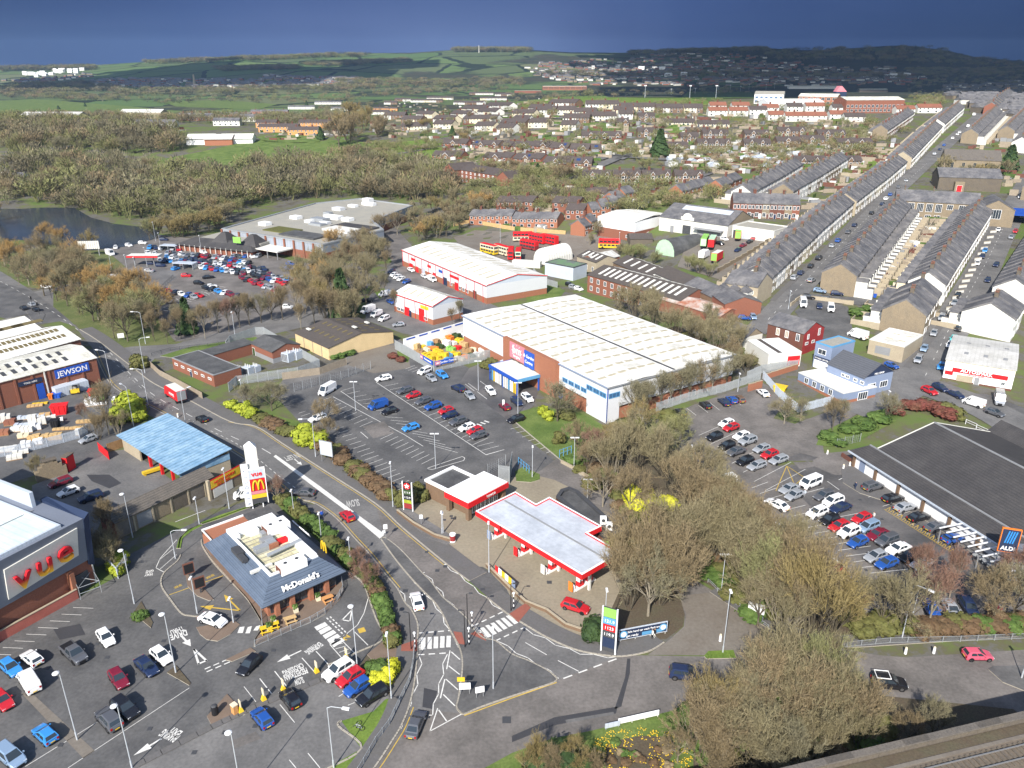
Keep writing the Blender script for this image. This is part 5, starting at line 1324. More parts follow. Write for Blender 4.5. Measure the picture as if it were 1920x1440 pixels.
# yard goods
for i,(x,y,w_,d_,h_,m)in enumerate(((8,790,3,2,1.8,wW),(20,796,2.4,1.6,1.3,bR),(4,815,3,2,1.2,bO),(30,808,2.4,1.5,1.1,wW),(48,800,4.5,1.4,.9,cL),(52,810,2.5,1.4,1.4,wW),(63,796,1.8,1.4,2.4,wW),(70,805,2,1.4,1.8,'clad_white'),(80,795,1.8,1.3,1.8,wW),(85,782,2.4,1.4,1.2,'wood_pale'),(97,787,2,1.3,1.2,wW),(86,825,7,1.3,1.6,'wood_pale'),(130,805,7,.8,.6,'wood_pale'),(165,792,5,1.0,.8,'wood_pale'),(66,762,3.5,1.2,.5,'wood_pale'),(75,758,3.5,1.2,.4,yP),(112,790,1.6,1.2,.9,wC),
 (45,820,2.4,1.4,1.0,'cream'),(15,845,3.5,1.8,.9,wW),(40,850,3,1.6,1.0,wW),(50,838,2,1.4,1.4,wC),(72,832,2,1.4,1.4,wC),(28,860,3,1.8,.8,wW),(150,815,1.6,1.2,1.8,wW),(180,760,5,1.2,.5,wC),(172,755,3,2,1.4,wC),(184,750,3,2,1.3,gP),(225,755,3,2,1.6,wC),(232,768,3,2,1.2,lB),(60,785,6,1.0,1.0,cL))):
 nm_={wW:'white',bR:'red brick',bO:'orange brick',cL:'pale green-grey','clad_white':'white wrapped','wood_pale':'pale timber',yP:'yellow timber',wC:'white wrapped','cream':'cream stone',gP:'green wrapped',lB:'blue wrapped'}[m]
 goods(x,y,w_,d_,h_,m,f"{nm_} goods stacked in the builders' yard"+(' by the lower fence' if y>812 else ' by the warehouse wall' if y<770 else ' in the middle row'),rz=rad(18),group="goods in the builders' yard")
def skip(px,py,label,m=rP,w=3.6,d=2.2,h=1.7,lid=True,rz=0.3,name='skip'):
 A_=P(px,py);q=thing(name,label,'skip',(A_.x,A_.y,G(A_)+.02),rz);b=MB()
 b.hexa([(-w*.38,-d/2,0),(w*.38,-d/2,0),(w*.38,d/2,0),(-w*.38,d/2,0)],[(-w/2,-d/2,h),(w/2,-d/2,h),(w/2,d/2,h),(-w/2,d/2,h)]);b.build('body',m,q)
 b=MB();b.box(-w/2-.1,-d/2-.1,h,w/2+.1,d/2+.1,h+.12);b.build('lid',m,q)
 b=MB();[b.box(x,-d/2-.12,.3,x+.12,-d/2,h)for x in(-w*.3,-.06,w*.3)];b.build('rib',m,q)
skip(114,775,'bright red closed skip in the middle of the yard',h=2.2);skip(178,742,'red skip beside the bare tree by the warehouse end',w=2.6,h=1.6);skip(80,742,'dark green lidded skip against the warehouse wall','leaf_dark',3,2,1.8);skip(105,800,'black open bin standing by the stacked timber','black',1.8,1.5,1.7,rz=.1)
skip(107,745,'blue tipping skip by the warehouse wall',bP,2.2,1.6,1.1);skip(96,748,'small orange bin by the warehouse wall','orange_paint',1.0,1.0,1.2);skip(1462,735,'bright yellow skip behind the grey fence by the blue-grey shop',yP,3,2,1.6,rz=-.6)
A_=P(143,738);q=thing('forklift',"yellow forklift truck parked in the builders' yard",'forklift',(A_.x,A_.y,.02),.4)
bar(q,'body',-1.1,-.6,.35,.9,.6,1.2,yP);bar(q,'counterweight',-1.4,-.55,.3,-1.1,.55,1.1,DG_);bar(q,'mast',.9,-.4,.1,1.1,.4,2.4,DG_);bar(q,'fork',1.1,-.35,.1,2.1,-.2,.18,DG_);bar(q,'fork',1.1,.2,.1,2.1,.35,.18,DG_);bar(q,'cab_roof',-.6,-.5,2.1,.7,.5,2.2,'black')
for sx,sy in((-.8,-.5),(-.8,.5),(.6,-.5),(.6,.5)):w=MB();w.tube((sx,sy-.1,.3),(sx,sy+.1,.3),.3,n=10);w.build('wheel','rubber',q);bar(q,'cab_post',sx*.7-.04,sy*.9-.04,1.2,sx*.7+.04,sy*.9+.04,2.1,'black')
fence('yard_fence',[(-20,862),(40,850),(90,838),(150,822),(165,812)],2.2,"translucent green-grey mesh fence along the lower side of the builders' yard",'palisade',cL)
# ---- cinema
C0=P(187,1092);C1=P(0,1203);dv=(C1-C0).normalized();A_=C0+dv*34
r=thing('cinema','grey clad cinema with a sloping fascia and large red and yellow lettering','cinema',(A_.x,A_.y,0),ang(A_,C0));L=34;hc=12.6
D=46
b=MB();b.box(0,.6,-.5,L-.3,D,4.7);b.build('brick_base',bR,r)
b=MB();b.hexa([(-2,.3,4.7),(L-.8,.3,4.7),(L-.8,D,4.7),(-2,D,4.7)],[(-2,-.9,hc),(L-.8,-.9,hc),(L-.8,D,hc),(-2,D,hc)]);b.build('wall','clad_dark',r)
b=MB();b.hexa([(L-.8,.25,3.8),(L+.05,.25,3.4),(L,9,4.6),(L-.8,9,4.6)],[(L-.8,-.95,hc-.2),(L+.2,-1.0,hc+.6),(L+.2,9.5,hc+.6),(L-.8,9.5,hc+.6)]);b.build('corner_fin','navy',r)
flat_roof(r,L-2,D,hc,'roof_green',cL,.5,-2+2-2,-.3,.4)
bar(r,'parapet',L-2.5,9,hc,L-1.9,D,hc+2.6,cL);bar(r,'roof_rail',4,12,hc+.3,4.1,24,hc+1.2,'galv');
for y in(8,17,26):bar(r,'roof_seam',-1.5,y,hc+.05,L-3,y+.12,hc+.16,'grey')
for x in(4,8.5,13,17.5,22,26.5):bar(r,'panel_joint',x,-.96,4.75,x+.1,-.9,hc-.1,'grey')if x<12 else None
sb=MB();sx0,sx1=L-13.4,L-2.3
sb.hexa([(sx0,-.05,5.6),(sx1,-.15,6.6),(sx1,.1,6.6),(sx0,.1,5.6)],[(sx0+.1,-.90,10.9),(sx1+.3,-.98,11.6),(sx1+.3,-.5,11.6),(sx0+.1,-.5,10.9)]);sgn=sb.build('sign_board',wW,r)
sm_=bpy.data.materials.new('letter_flame');sm_.use_nodes=True;n_=sm_.node_tree.nodes;l_=sm_.node_tree.links
tc_=n_.new('ShaderNodeTexCoord');sx_=n_.new('ShaderNodeSeparateXYZ');rp_=n_.new('ShaderNodeValToRGB');l_.new(tc_.outputs['Generated'],sx_.inputs[0]);l_.new(sx_.outputs[1],rp_.inputs[0]);l_.new(rp_.outputs[0],n_['Principled BSDF'].inputs['Base Color'])
e_=rp_.color_ramp.elements;e_[0].color=(.95,.55,.03,1);e_[0].position=.05;e_[1].color=(.55,.01,.02,1);e_[1].position=.55;MATS['letter_flame']=sm_
for ch,xx,zz in(('v',L-11.2,6.5),('u',L-7.9,6.8),('e',L-4.6,7.1)):
 o_=wtext(ch,5.7,xx,-.42-(zz-5.6)*.16,zz,'letter_flame',sgn,ex=.22,rot=(99,0,0),bold=.045)
bar(r,'downpipe',L-.35,.35,0,L-.2,.5,4.6,wW)
for x in(L-4.5,L-17,L-29):bar(r,'brick_pier',x,-.4,-.2,x+.7,.6,4.4,bO)
bar(r,'entrance',L-3.6,.4,0,L-1.2,.62,3,DG_)
fence('ramp_wall',[(-60,1240),(0,1203),(147,1121)],1.7,'pinkish red rendered ramp wall in front of the cinema','wall','ramp_red' if 'ramp_red' in MATS else(mat('ramp_red',(.40,.12,.09),.85,.12,.6)and 'ramp_red'),bay=6)
A_=P(152,1125);q=thing('trolley_cage','small steel frame cage at the end of the ramp wall','cage',(A_.x,A_.y,.02),rad(40));f=MB()
for x,y in((0,0),(3,0),(3,4),(0,4)):f.tube((x,y,0),(x,y,2.2),.05,n=5)
f.build('frame','galv',q);f=MB();[f.tube(a,c_,.05,n=5)for a,c_ in(((0,0,2.2),(3,0,2.2)),((3,0,2.2),(3,4,2.2)),((3,4,2.2),(0,4,2.2)),((0,4,2.2),(0,0,2.2)),((0,0,2.2),(3,4,2.2)),((3,0,2.2),(0,4,2.2)),((0,0,1.1),(3,0,1.1)))];f.build('top_rail','galv',q)
fence('cage_fence',[(200,1062),(222,1085),(240,1060)],2.2,'pale grey sheet fence behind the cinema corner','palisade',cL)
# ---- old bus shed with light blue roof
r,L,D=qb('bus_shed','open fronted shed with a light blue corrugated roof and red columns','shed',(227,816),(339,887),(297,778),3.6);
e=3.6;b=MB();b.box(0,D-.3,-.3,L,D,e+1.2);b.box(0,0,-.3,.3,D-.3,e+.2);b.box(L-.3,0,-.3,L,D-.3,e+.2);b.box(.3,0,-.3,8,.3,e);b.build('wall',sP,r)
n_pan=24;pw=(L+1.2)/n_pan
mono=MB();mono.hexa([(0,-.8,e),(pw-.06,-.8,e),(pw-.06,D+.5,e+1.3),(0,D+.5,e+1.3)],[(0,-.8,e+.12),(pw-.06,-.8,e+.12),(pw-.06,D+.5,e+1.42),(0,D+.5,e+1.42)]);mm=mono.mesh('roof_sheet','roof_blue')
for i in range(n_pan):ob('roof_sheet',mm,r,(-.6+i*pw,0,.012*(i%2)))
bar(r,'gable_sheet',L,-.3,e-1,L+.1,D,e+.4,'roof_blue')
for f_ in(.27,.45,.64,.82):bar(r,'column',f_*L,.05,0,f_*L+.5,.55,e,rP)
bar(r,'lintel',8,.1,e-.5,L,.4,e,rP)
A_=P(268,893);B_=P(303,882);q=thing('yellow_barrier','long yellow barrier lying in front of the blue-roofed shed','barrier',(A_.x,A_.y,.02),ang(A_,B_));bar(q,'beam',0,-.4,.35,(B_-A_).length,.4,.9,yP);bar(q,'foot',.3,-.3,0,.6,.3,.35,yP);bar(q,'foot',7,-.3,0,7.3,.3,.35,yP)
fence('timber_fence',[(186,845),(205,862)],2,'short red timber screen at the old yard gate','board',rP);fence('timber_fence',[(203,848),(232,838)],2.0,'brown timber fence beside the blue-roofed shed','board','wood')
for nm,a,c_,m,lab in(('gate_pier',(130,885),(143,876),rP,'red painted gate pier at the end of the stone gatehouse'),):
 q,Lq=frame(a,c_,lab,'pier',nm);bar(q,'panel',0,0,0,Lq,1.2,3.2,rP);bar(q,'cap',-.1,-.1,3.2,Lq+.1,1.3,3.4,sK)
q,Lq=frame((70,905),(128,888),'ruined stone gatehouse wall with an arched top beside the old yard','wall','stone_gatehouse')
b=MB();b.prism([(0,0),(Lq,0),(Lq,1.2),(0,1.2)],0,1.6);
for i in range(8):t=i/8;hh=1.6+2.2*math.sin(math.pi*(t+.06));b.box(t*Lq,0,1.6,(t+.125)*Lq,1.2,hh)
b.build('wall','stone',q);bar(q,'coping',Lq*.3,-.1,3.75,Lq*.75,1.3,4.0,sK)
# ---- long stone wall-building with stone slate roof
r,L,D=qb('stone_outbuilding','long low stone outbuilding with mossy stone slate roof beside the restaurant access road','outbuilding',(215,980),(398,893),(195,960),3.4);D=4.6
w,rf=gable(r,L,D,3.4,4.7,'stone','stone_slate',o=.3)
xs=0;i=0
while xs<L-2.0:
 bar(r,'render_panel',xs+.3,-.06,.2,xs+3.1,0,2.9,('concrete_old','grey','stone',sK)[i%4]if i<9 else 'stone');bar(r,'pilaster',xs+3.2,-.16,-.3,xs+3.5,.02,3.2,sP);xs+=3.7;i+=1
bar(r,'brick_end',-.12,.1,-.3,0,D-.1,3.3,bR)
q,Lq=frame((398,937),(455,905),'rendered yard end wall with a yellow and red banner and white hoarding','wall','hoarding_wall')
bar(q,'wall',0,0,-.3,Lq,.4,3.6,'stone');s=bar(q,'banner',.2,-.12,2.3,Lq-.3,-.02,3.9,yP);bar(q,'banner_frame',.1,-.1,2.1,Lq-.2,0,2.3,rP);bar(q,'banner_frame',.1,-.1,3.9,Lq-.2,0,4.1,rP)
wtext('NATIONWIDE',.8,Lq*.45,-.16,3.0,rP,s);wtext('MOT TYRES',.6,Lq*.4,-.16,2.4,rP,s);bar(q,'hoarding',.5,-.08,.1,Lq*.68,-.01,2.0,wW);bar(q,'pier',-.5,-.1,-.3,0,.5,4.2,sP)
# ---- fast-food restaurant
r,L,D=qb('restaurant','drive-through restaurant with blue-grey mansard roof and white roof plant','restaurant',(491,1142),(649,1072),(386,1020),2.9)
A0=lx(r,386,1020,2.9);L,D=L,abs(A0[1]);ov=1.3
b=MB();b.box(ov,ov,-.1,L-ov,D-ov,3.3);b.build('wall',bO,r)
i0=3.2;zr=5.6
eave=[(0,0),(L,0),(L,D),(0,D)];inn=[(i0,i0),(L-i0,i0),(L-i0,D-i0),(i0,D-i0)]
nrow=8
for s_ in range(4):
 a,c_=eave[s_],eave[(s_+1)%4];a2,c2=inn[s_],inn[(s_+1)%4]
 for k_ in range(nrow):
  t0,t1=k_/nrow,(k_+1)/nrow;ip=lambda p,q,t:(p[0]+(q[0]-p[0])*t,p[1]+(q[1]-p[1])*t)
  p0,p1,p2,p3=ip(a,a2,t0),ip(c_,c2,t0),ip(c_,c2,t1),ip(a,a2,t1);z0_,z1_=2.9+(zr-2.9)*t0,2.9+(zr-2.9)*t1
  f=MB();f.hexa([(p0[0],p0[1],z0_),(p1[0],p1[1],z0_),(p2[0],p2[1],z1_-.02),(p3[0],p3[1],z1_-.02)],[(p0[0],p0[1],z0_+.14),(p1[0],p1[1],z0_+.14),(p2[0],p2[1],z1_+.03),(p3[0],p3[1],z1_+.03)]);f.build('roof_course','slate_blue',r)
bar(r,'soffit',.1,.1,2.75,L-.1,D-.1,2.9,DG_)
bar(r,'flat_roof',i0,i0,3.2,L-i0,D-i0,5.1,'flat_yellow')
for a in((i0-.2,i0-.2,L-i0+.2,i0+.25,.12),(i0-.2,D-i0-1.6,L-i0+.2,D-i0+.2,.5),(i0-.2,i0+.25,i0+.25,D-i0-1.6,.12),(L-i0-1.1,i0+.25,L-i0+.2,D-i0-1.6,.3)):bar(r,'parapet',a[0],a[1],5.0,a[2],a[3],zr+a[4],wC)
for i in range(11):bar(r,'roof_batten',i0+.4,i0+1+i*(D-2*i0-3)/11,5.1,L-i0-1.2,i0+1.12+i*(D-2*i0-3)/11,5.2,'flat_roof')
def ac(root,x,y,z,w_=2.6,d_=1.7,h_=1.3,m=wC):
 g_=bar(root,'air_conditioner',x,y,z,x+w_,y+d_,z+h_,m)
 for k_ in range(2):f=MB();f.tube((x+w_*(.28+.44*k_),y+d_/2,z+h_),(x+w_*(.28+.44*k_),y+d_/2,z+h_+.06),.3,n=10);f.build('fan',DG_,g_)
 bar(g_,'grille',x-.03,y+.2,z+.15,x,y+d_-.2,z+h_-.15,bK)
p_=lx(r,550,1063,5.6);ac(r,p_[0]-2.2,p_[1]-.6,5.12,4.3,2.2,1.4);p_=lx(r,519,990,5.6);ac(r,p_[0]-2,p_[1]-1,5.12,4.0,2.6,1.4)
for x,y,w_,d_,h_,m in((500,1014,2,1.4,.8,'grey'),(490,1030,2.2,1.2,.9,'galv'),(508,1020,1.4,1.4,1.0,'galv'),(528,1014,3.2,.9,.7,rP),(512,1023,1.6,.9,.8,bO),(497,1000,1.6,1.2,.7,'galv'),(475,998,1.6,1.3,.9,wC),(446,1035,1.2,2.5,.7,DG_),(455,1047,.9,2,.6,DG_),(442,1008,1.2,1.0,.8,wC),(490,1065,3.5,.5,.4,wW)):
 p_=lx(r,x,y,5.4);bar(r,'roof_duct' if m in('galv','grey',rP)else 'roof_plant',p_[0]-w_/2,p_[1]-d_/2,5.12,p_[0]+w_/2,p_[1]+d_/2,5.12+h_,m)
f=MB();f.tube((5,8,5.9),(11,8.6,5.9),.32,n=8);f.build('roof_duct','galv',r)
t_=wtext("McDonald's",1.3,L*.48,.55,3.75,wC,r,ex=.08,rot=(62,0,0),bold=.03,sx=1.0)
t_=wtext("McDonald's",1.3,L+.05,D*.66,3.6,wC,r,ex=.08,rot=(62,0,90),bold=.02)
def arches(w_,h_,m,t=.13):
 f=MB()
 for s_ in(-1,1):
  pts=[(s_*(w_/4+w_/4*math.cos(a)),h_*(math.sin(a)if a>0 else 0))for a in[i*math.pi/10 for i in range(11)]]
  for p,q in zip(pts,pts[1:]):f.tube((p[0],0,p[1]),(q[0],0,q[1]),t,n=6)
 return f.mesh('arches',m)
o_=ob('arches_emblem',arches(1.6,1.7,yP),r,(L-.2,D*.30,3.5),math.pi/2)
for x in(2.6,L*.36,L*.58,L-3.2):bar(r,'brick_pier',x-.35,.5,0,x+.35,1.3,2.8,bO)
for i in range(9):x=1.7+i*(L-3.4)/9;win(r,x+.8,.5,1.5,2.2,'F',L,D,DG_,'glass',out=-ov)
for i in range(3):win(r,4+i*5,.9,1.6,1.2,'L',L,D,DG_,'glass',out=-ov)
ye=lx(r,386,1000,2.5);b=MB();b.box(ov,D,-.1,L*.62,D+4.2,3.0);b.build('service_yard_wall',bO,r);bar(r,'yard_gate_frame',ov,D+.1,3.0,ov+.15,D+4.2,3.3,wC);bar(r,'yard_roof',L*.62,D,3.0,L-.5,D+4.4,3.2,'felt');bar(r,'yard_parapet',ov,D+4.1,3.0,L*.62,D+4.35,3.3,wC);bar(r,'yard_cover',ov+.2,D+.1,2.4,L*.6,D+4.0,2.6,'black')
# outdoor furniture of the restaurant terrace
fence('terrace_fence',S_(240,900,[(955,1250),(1150,1165),(1370,1070)]),1.1,'glazed post fence along the front of the restaurant terrace','rail','galv',bay=1.6)
fence('terrace_fence',S_(240,900,[(1370,1070),(1480,1005),(1570,910),(1615,830),(1605,770)]),1.1,'curved glazed post fence at the right end of the restaurant terrace','rail','galv',bay=1.6)
fence('terrace_fence',S_(240,900,[(1000,1000),(1010,1100)]),1.1,'short glazed fence at the left end of the terrace','rail','galv',bay=1.6)
def picnic(px,py,label,rot_=.5,m='wood_pale'):
 A_=P(px,py);q=thing('picnic_table',label,'table',(A_.x,A_.y,.12),rot_)
 for i in range(4):bar(q,'tabletop_board',-.9,-.36+i*.18,.70,.9,-.21+i*.18,.75,m)
 for s_ in(-1,1):bar(q,'bench_seat',-.9,s_*.75-.13,.42,.9,s_*.75+.13,.47,m);bar(q,'leg',s_*.65-.05,-.8,.0,s_*.65+.05,.8,.42,m);bar(q,'leg',s_*.65-.04,-.2,.42,s_*.65+.04,.2,.70,m)
picnic(545,1167,'wooden picnic table inside the terrace fence, middle one',.5);picnic(500,1185,'yellow-topped picnic table at the terrace left corner',.4,yP);picnic(512,1178,'second yellow picnic table near the terrace corner',.4,yP);picnic(615,1128,'round-ended orange table at the terrace right side',.6,'orange_wall')
for i,(x,y,lb)in enumerate(((505,1182,'cream planter beside the yellow table'),(555,1148,'cream planter with green plant left of the restaurant door'),(597,1126,'cream planter with green plant right of the restaurant door'),(514,1170,'tall cream post box beside the terrace steps'))):
 A_=P(x,y);q=thing('planter',lb,'planter',(A_.x,A_.y,.12),.5);bar(q,'tub',-.35,-.35,0,.35,.35,.8,'cream');shr=ob('plant',once(('leaf','blob',0,200),lambda:leafy(4,'blob',200,.3)),q,(0,0,.6));shr.scale=(.8,.8,.8)
def umbrella_sign(px,py,lab,w_=1.7,h_=2.0):
 A_=P(px,py);q=thing('menu_board',lab,'sign',(A_.x,A_.y,.12),rad(35));bar(q,'board',-w_/2,-.12,.9,w_/2,.12,.9+h_,bK);bar(q,'post',-.1,-.1,0,.1,.1,.9,DG_);bar(q,'screen',-w_/2+.15,-.15,1.1,w_/2-.15,-.12,.7+h_,'black')
umbrella_sign(357,1085,'dark menu board on the narrow island, upper one');umbrella_sign(377,1112,'dark menu board on the narrow island, lower one')
# ---- petrol station
r,L,D=qb('petrol_shop','petrol station shop with white flat roof and bright red fascia','shop',(878,946),(951,907),(845,919),3.7)
D=lx(r,845,919,3.7)[1];e=3.7
b=MB();b.box(1.6,1.2,-.1,L-.5,D,3.0);b.build('wall','brick_brown',r)
bar(r,'fascia',-.2,-.2,2.9,L+.2,.05,4.0,rP);bar(r,'fascia',-.2,.05,2.9,.05,D,4.0,rP);bar(r,'fascia',L-.05,.05,2.9,L+.2,D,4.0,rP);flat_roof(r,L,D,3.7,wW,wC,.45,0,0,.25)
bar(r,'soffit',.05,.05,2.85,L-.05,D-.1,2.95,wW)
wtext('TEXACO',.6,L*.55,-.25,3.2,wC,r)
for i in range(6):win(r,2.6+i*(L-3.5)/6,.4,(L-4)/6.4,2.4,'F',L,D,wC,'glass',out=-1.2)
for x,y in((.2,.2),(.2,D-.8),(L-.9,.3)):bar(r,'brick_pier',x,y,0,x+.8,y+.8,2.9,'brick_brown')
b=MB();b.box(1.0,D,-.1,L*.72,D+6.5,3.5);b.build('rear_block','brick_brown',r);flat_roof(r,L*.72,6.5,3.5,'felt',wC,.4,.8,D,.5)
for x,m in((.8,wC),(1.0,lB)):bar(r,'poster',x,1.0,.3,x+.8,1.15,2.4,m)
Z_c=lambda x,y:(700+x*.25,900+y*.25)
CP=[P(*Z_c(*p),5.6)for p in((765,232),(1065,85),(1220,178),(1320,125),(1715,345),(1610,395),(1862,540),(1565,712))]
r=thing('forecourt_canopy','large stepped petrol station canopy with pale grey roof and red fascia','canopy',(CP[7].x,CP[7].y,0),ang(CP[7],CP[6]));O=Vector(r.location);a_=-r.rotation_euler.z
LP=[((p.x-O.x)*math.cos(a_)-(p.y-O.y)*math.sin(a_),(p.x-O.x)*math.sin(a_)+(p.y-O.y)*math.cos(a_))for p in CP]
def inset(P_,d):
 n=len(P_);A2=sum(P_[j][0]*P_[(j+1)%n][1]-P_[(j+1)%n][0]*P_[j][1]for j in range(n));s_=1 if A2>0 else-1;out=[]
 for j in range(n):
  p0,p1,p2=(Vector(P_[(j+k_)%n])for k_ in(-1,0,1));d1=(p1-p0).normalized();d2=(p2-p1).normalized();n1,n2=Vector((-d1.y,d1.x))*s_,Vector((-d2.y,d2.x))*s_
  c=1+n1.dot(n2);out.append(tuple(p1+(n1+n2)/max(c,.3)*d))
 return out
IN=inset(LP,.35)
b=MB();b.prism(IN,4.75,5.35);b.build('roof_deck','roof_lightgrey',r)
for j in range(8):
 k_=(j+1)%8;f=MB();q=[LP[j],LP[k_],IN[k_],IN[j]];
 if(q[1][0]-q[0][0])*(q[2][1]-q[0][1])-(q[1][1]-q[0][1])*(q[2][0]-q[0][0])<0:q=q[::-1]
 f.hexa([(x,y,4.65)for x,y in q],[(x,y,5.6)for x,y in q],0,1);f.build('fascia',[rP,wC],r)
xs=sorted(p[0]for p in LP);g0=(LP[0][0]+LP[7][0])/2+(LP[6][0]-LP[7][0])*.62
f=MB();f.box(LP[7][0]+5.9,LP[7][1]+.5,5.35,LP[7][0]+6.25,LP[0][1]-.5,5.47);f.build('roof_gutter','grey',r)
ys_=[LP[7][1]+1.6,LP[7][1]+8.4,LP[7][1]+15.0,LP[7][1]+21.6]
o_=wtext('TEXACO',.85,LP[7][0]-.03,LP[0][1]-2.6,4.8,wC,r,rot=(90,0,-90),bold=.02)
for i,y in enumerate(ys_):
 bar(r,'column',3.6,y,0,4.0,y+.4,4.75,wW)
def dirang(root):return root.rotation_euler.z
# pumps on their islands
for i,(x,y)in enumerate(((934,1004),(984,1035),(1035,1068),(1087,1100))):
 A_=P(x,y);q=thing('pump_island',('fuel pump island at the shop end of the canopy','second fuel pump island from the shop, under the canopy edge','third fuel pump island from the shop, under the canopy edge','fuel pump island under the near corner of the canopy')[i],'fuel pump',(A_.x,A_.y,.025),dirang(r))
 b=MB();b.box(-1.4,-.55,0,3.2,.55,.3);b.build('plinth',wC,q)
 for k_ in(0,2.1):bar(q,'pump',k_-.55,-.4,.3,k_+.55,.4,1.2,rP);bar(q,'pump_head',k_-.5,-.35,1.2,k_+.5,.35,2.0,wC);bar(q,'nozzle',k_-.35,-.48,.9,k_-.2,-.38,1.6,'black');bar(q,'nozzle',k_+.2,-.48,.9,k_+.35,-.38,1.6,'black')
 f=MB();
 for t in range(6):a0,a1=t*math.pi/6,(t+1)*math.pi/6;f.tube((-1.7,-.4*math.cos(a0),.9+.5*math.sin(a0)),(-1.7,-.4*math.cos(a1),.9+.5*math.sin(a1)),.07,n=5)
 f.tube((-1.7,-.4,0),(-1.7,-.4,.9),.07,n=5);f.tube((-1.7,.4,0),(-1.7,.4,.9),.07,n=5);f.build('hoop_barrier',wC,q)
 bar(q,'leaflet_panel',-2.2,-.45,.2,-2.1,.45,1.9,('clad_blue',rP,wW,'orange_paint')[i])
# dark flat-roofed store behind the canopy
DP=[P(*S_(960,720,[p])[0],3.2)for p in((330,850),(365,800),(430,780),(500,810),(832,1112),(832,1175),(758,1215))]
r=thing('convenience_store','black felt flat-roofed shop tucked behind the petrol canopy','shop',(DP[0].x,DP[0].y,0));LPd=[(p.x-DP[0].x,p.y-DP[0].y)for p in DP];b=MB();b.prism(LPd,-.1,3.1,1,0);b.build('wall',['felt',bK],r)
IND=inset(LPd,.7)
for j in range(7):
 k_=(j+1)%7;q=[LPd[j],LPd[k_],IND[k_],IND[j]]
 if(q[1][0]-q[0][0])*(q[2][1]-q[0][1])-(q[1][1]-q[0][1])*(q[2][0]-q[0][0])<0:q=q[::-1]
 f=MB();f.hexa([(x,y,2.9)for x,y in q],[(x,y,3.55)for x,y in q]);f.build('parapet',DG_,r)
for x,y in((1131,977),(1142,988)):
 p_=P(x,y,3.6);g_=bar(r,'air_conditioner',p_.x-DP[0].x-.55,p_.y-DP[0].y-.35,3.1,p_.x-DP[0].x+.55,p_.y-DP[0].y+.35,4.5,wC);f=MB();c_=(p_.x-DP[0].x,p_.y-DP[0].y-.36,3.9);f.tube(c_,(c_[0],c_[1]-.03,c_[2]),.33,n=10);f.build('fan',DG_,g_)
q_=P(1158,1018,3);g_=bar(r,'sign_board',q_.x-DP[0].x-2,q_.y-DP[0].y-.1,2.2,q_.x-DP[0].x+2,q_.y-DP[0].y,3.4,gP);wtext('SUBWAY',.8,q_.x-DP[0].x,q_.y-DP[0].y-.13,2.5,wC,g_)
# ---- discount store
r,L,D=qb('discount_store','discount store with a huge dark tiled roof and white walls','supermarket',(1595,846),(1832,995),(1724,779),3.2)
L*=1.45;Dr=lx(r,1724,779,8.2)[1];vr=lx(r,1619,830,4.3)[1]
print('aldi',L,Dr,vr)
b=MB();b.box(.6,.5,-1,L,Dr*2-2,3.15);b.build('wall',wC,r)
b=MB();i_=0
def slab_roof(b,x0,x1,y0,z0,y1,z1,xi0=None,th=.16):
 xi0=x0 if xi0 is None else xi0
 b.hexa([(x0,y0,z0),(x1,y0,z0),(x1,y1,z1),(xi0,y1,z1)],[(x0,y0,z0+th),(x1,y0,z0+th),(x1,y1,z1+th),(xi0,y1,z1+th)])
slab_roof(b,-.4,L,-.1,3.1,vr,4.5,1.2);slab_roof(b,1.2,L,vr,4.5,vr+.8,4.2);b.build('verandah_roof','tile_dark',r)
b=MB();slab_roof(b,2.6,L,vr+.8,4.2,Dr,8.2);slab_roof(b,2.6,L,Dr,8.2,Dr*2-.8,3.4);b.build('roof','tile_dark',r)
bar(r,'ridge_tiles',2.5,Dr-.18,8.28,L,Dr+.18,8.5,'grey');bar(r,'ridge_tiles',1.2,vr-.15,4.58,L,vr+.15,4.8,'grey')
v=MB();
for a,c_ in(((vr+.8,4.2),(Dr,8.2)),((Dr,8.2),(Dr*2-.8,3.4))):v.hexa([(2.4,a[0],a[1]-.1),(2.62,a[0],a[1]-.1),(2.62,c_[0],c_[1]-.1),(2.4,c_[0],c_[1]-.1)],[(2.4,a[0],a[1]+.26),(2.62,a[0],a[1]+.26),(2.62,c_[0],c_[1]+.26),(2.4,c_[0],c_[1]+.26)])
v.build('verge_trim',wW,r);g_=MB();g_.face([(2.75,vr+.8,3.2),(2.75,Dr*2-2,3.2),(2.75,Dr,8.1)][::-1]);g_.face([(2.75,vr+.8,3.2),(2.75,Dr,8.1),(2.75,vr+.9,4.2)][::-1]);g_.build('gable_wall',wC,r)
bar(r,'gutter',-.5,-.32,2.95,L,-.1,3.25,cL)
for i in range(9):
 x=.7+i*6.2;bar(r,'brick_pier',x,.2,-.2,x+.6,.6,3.1,'brick_brown')
 if 0<i:bar(r,'wall_lamp',x+.1,.02,2.5,x+.5,.18,2.8,wW)
place(r,dmesh(1.6,2.4,'clad_blue'),'door',3.4,0,'F',L,D,out=-.45)
b=MB();b.box(2,Dr*2-2,-1,14,Dr*2+5,3.6);b.build('annex_wall',wC,r);o_=ob('annex_roof',roof_mesh(12,7,3.6,5.8,'tile_dark'),r,(2,Dr*2-2,.02))
bar(r,'ramp_wall',-3.5,1,-.2,.2,1.3,1.0,bK)
xe=lx(r,1812,1005)[0]
for i in range(19):bar(r,'trellis_beam',xe+i*1.5,-5.2,2.9+.0,xe+.18+i*1.5,.8,3.1,'lamp_white')
for y in(-5,-2,.6):bar(r,'trellis_rail',xe,y,2.75,xe+28,y+.12,2.9,DG_)
for i in range(8):bar(r,'trellis_post',xe+i*4,-4.9,0,xe+.15+i*4,-4.75,2.8,'grey')
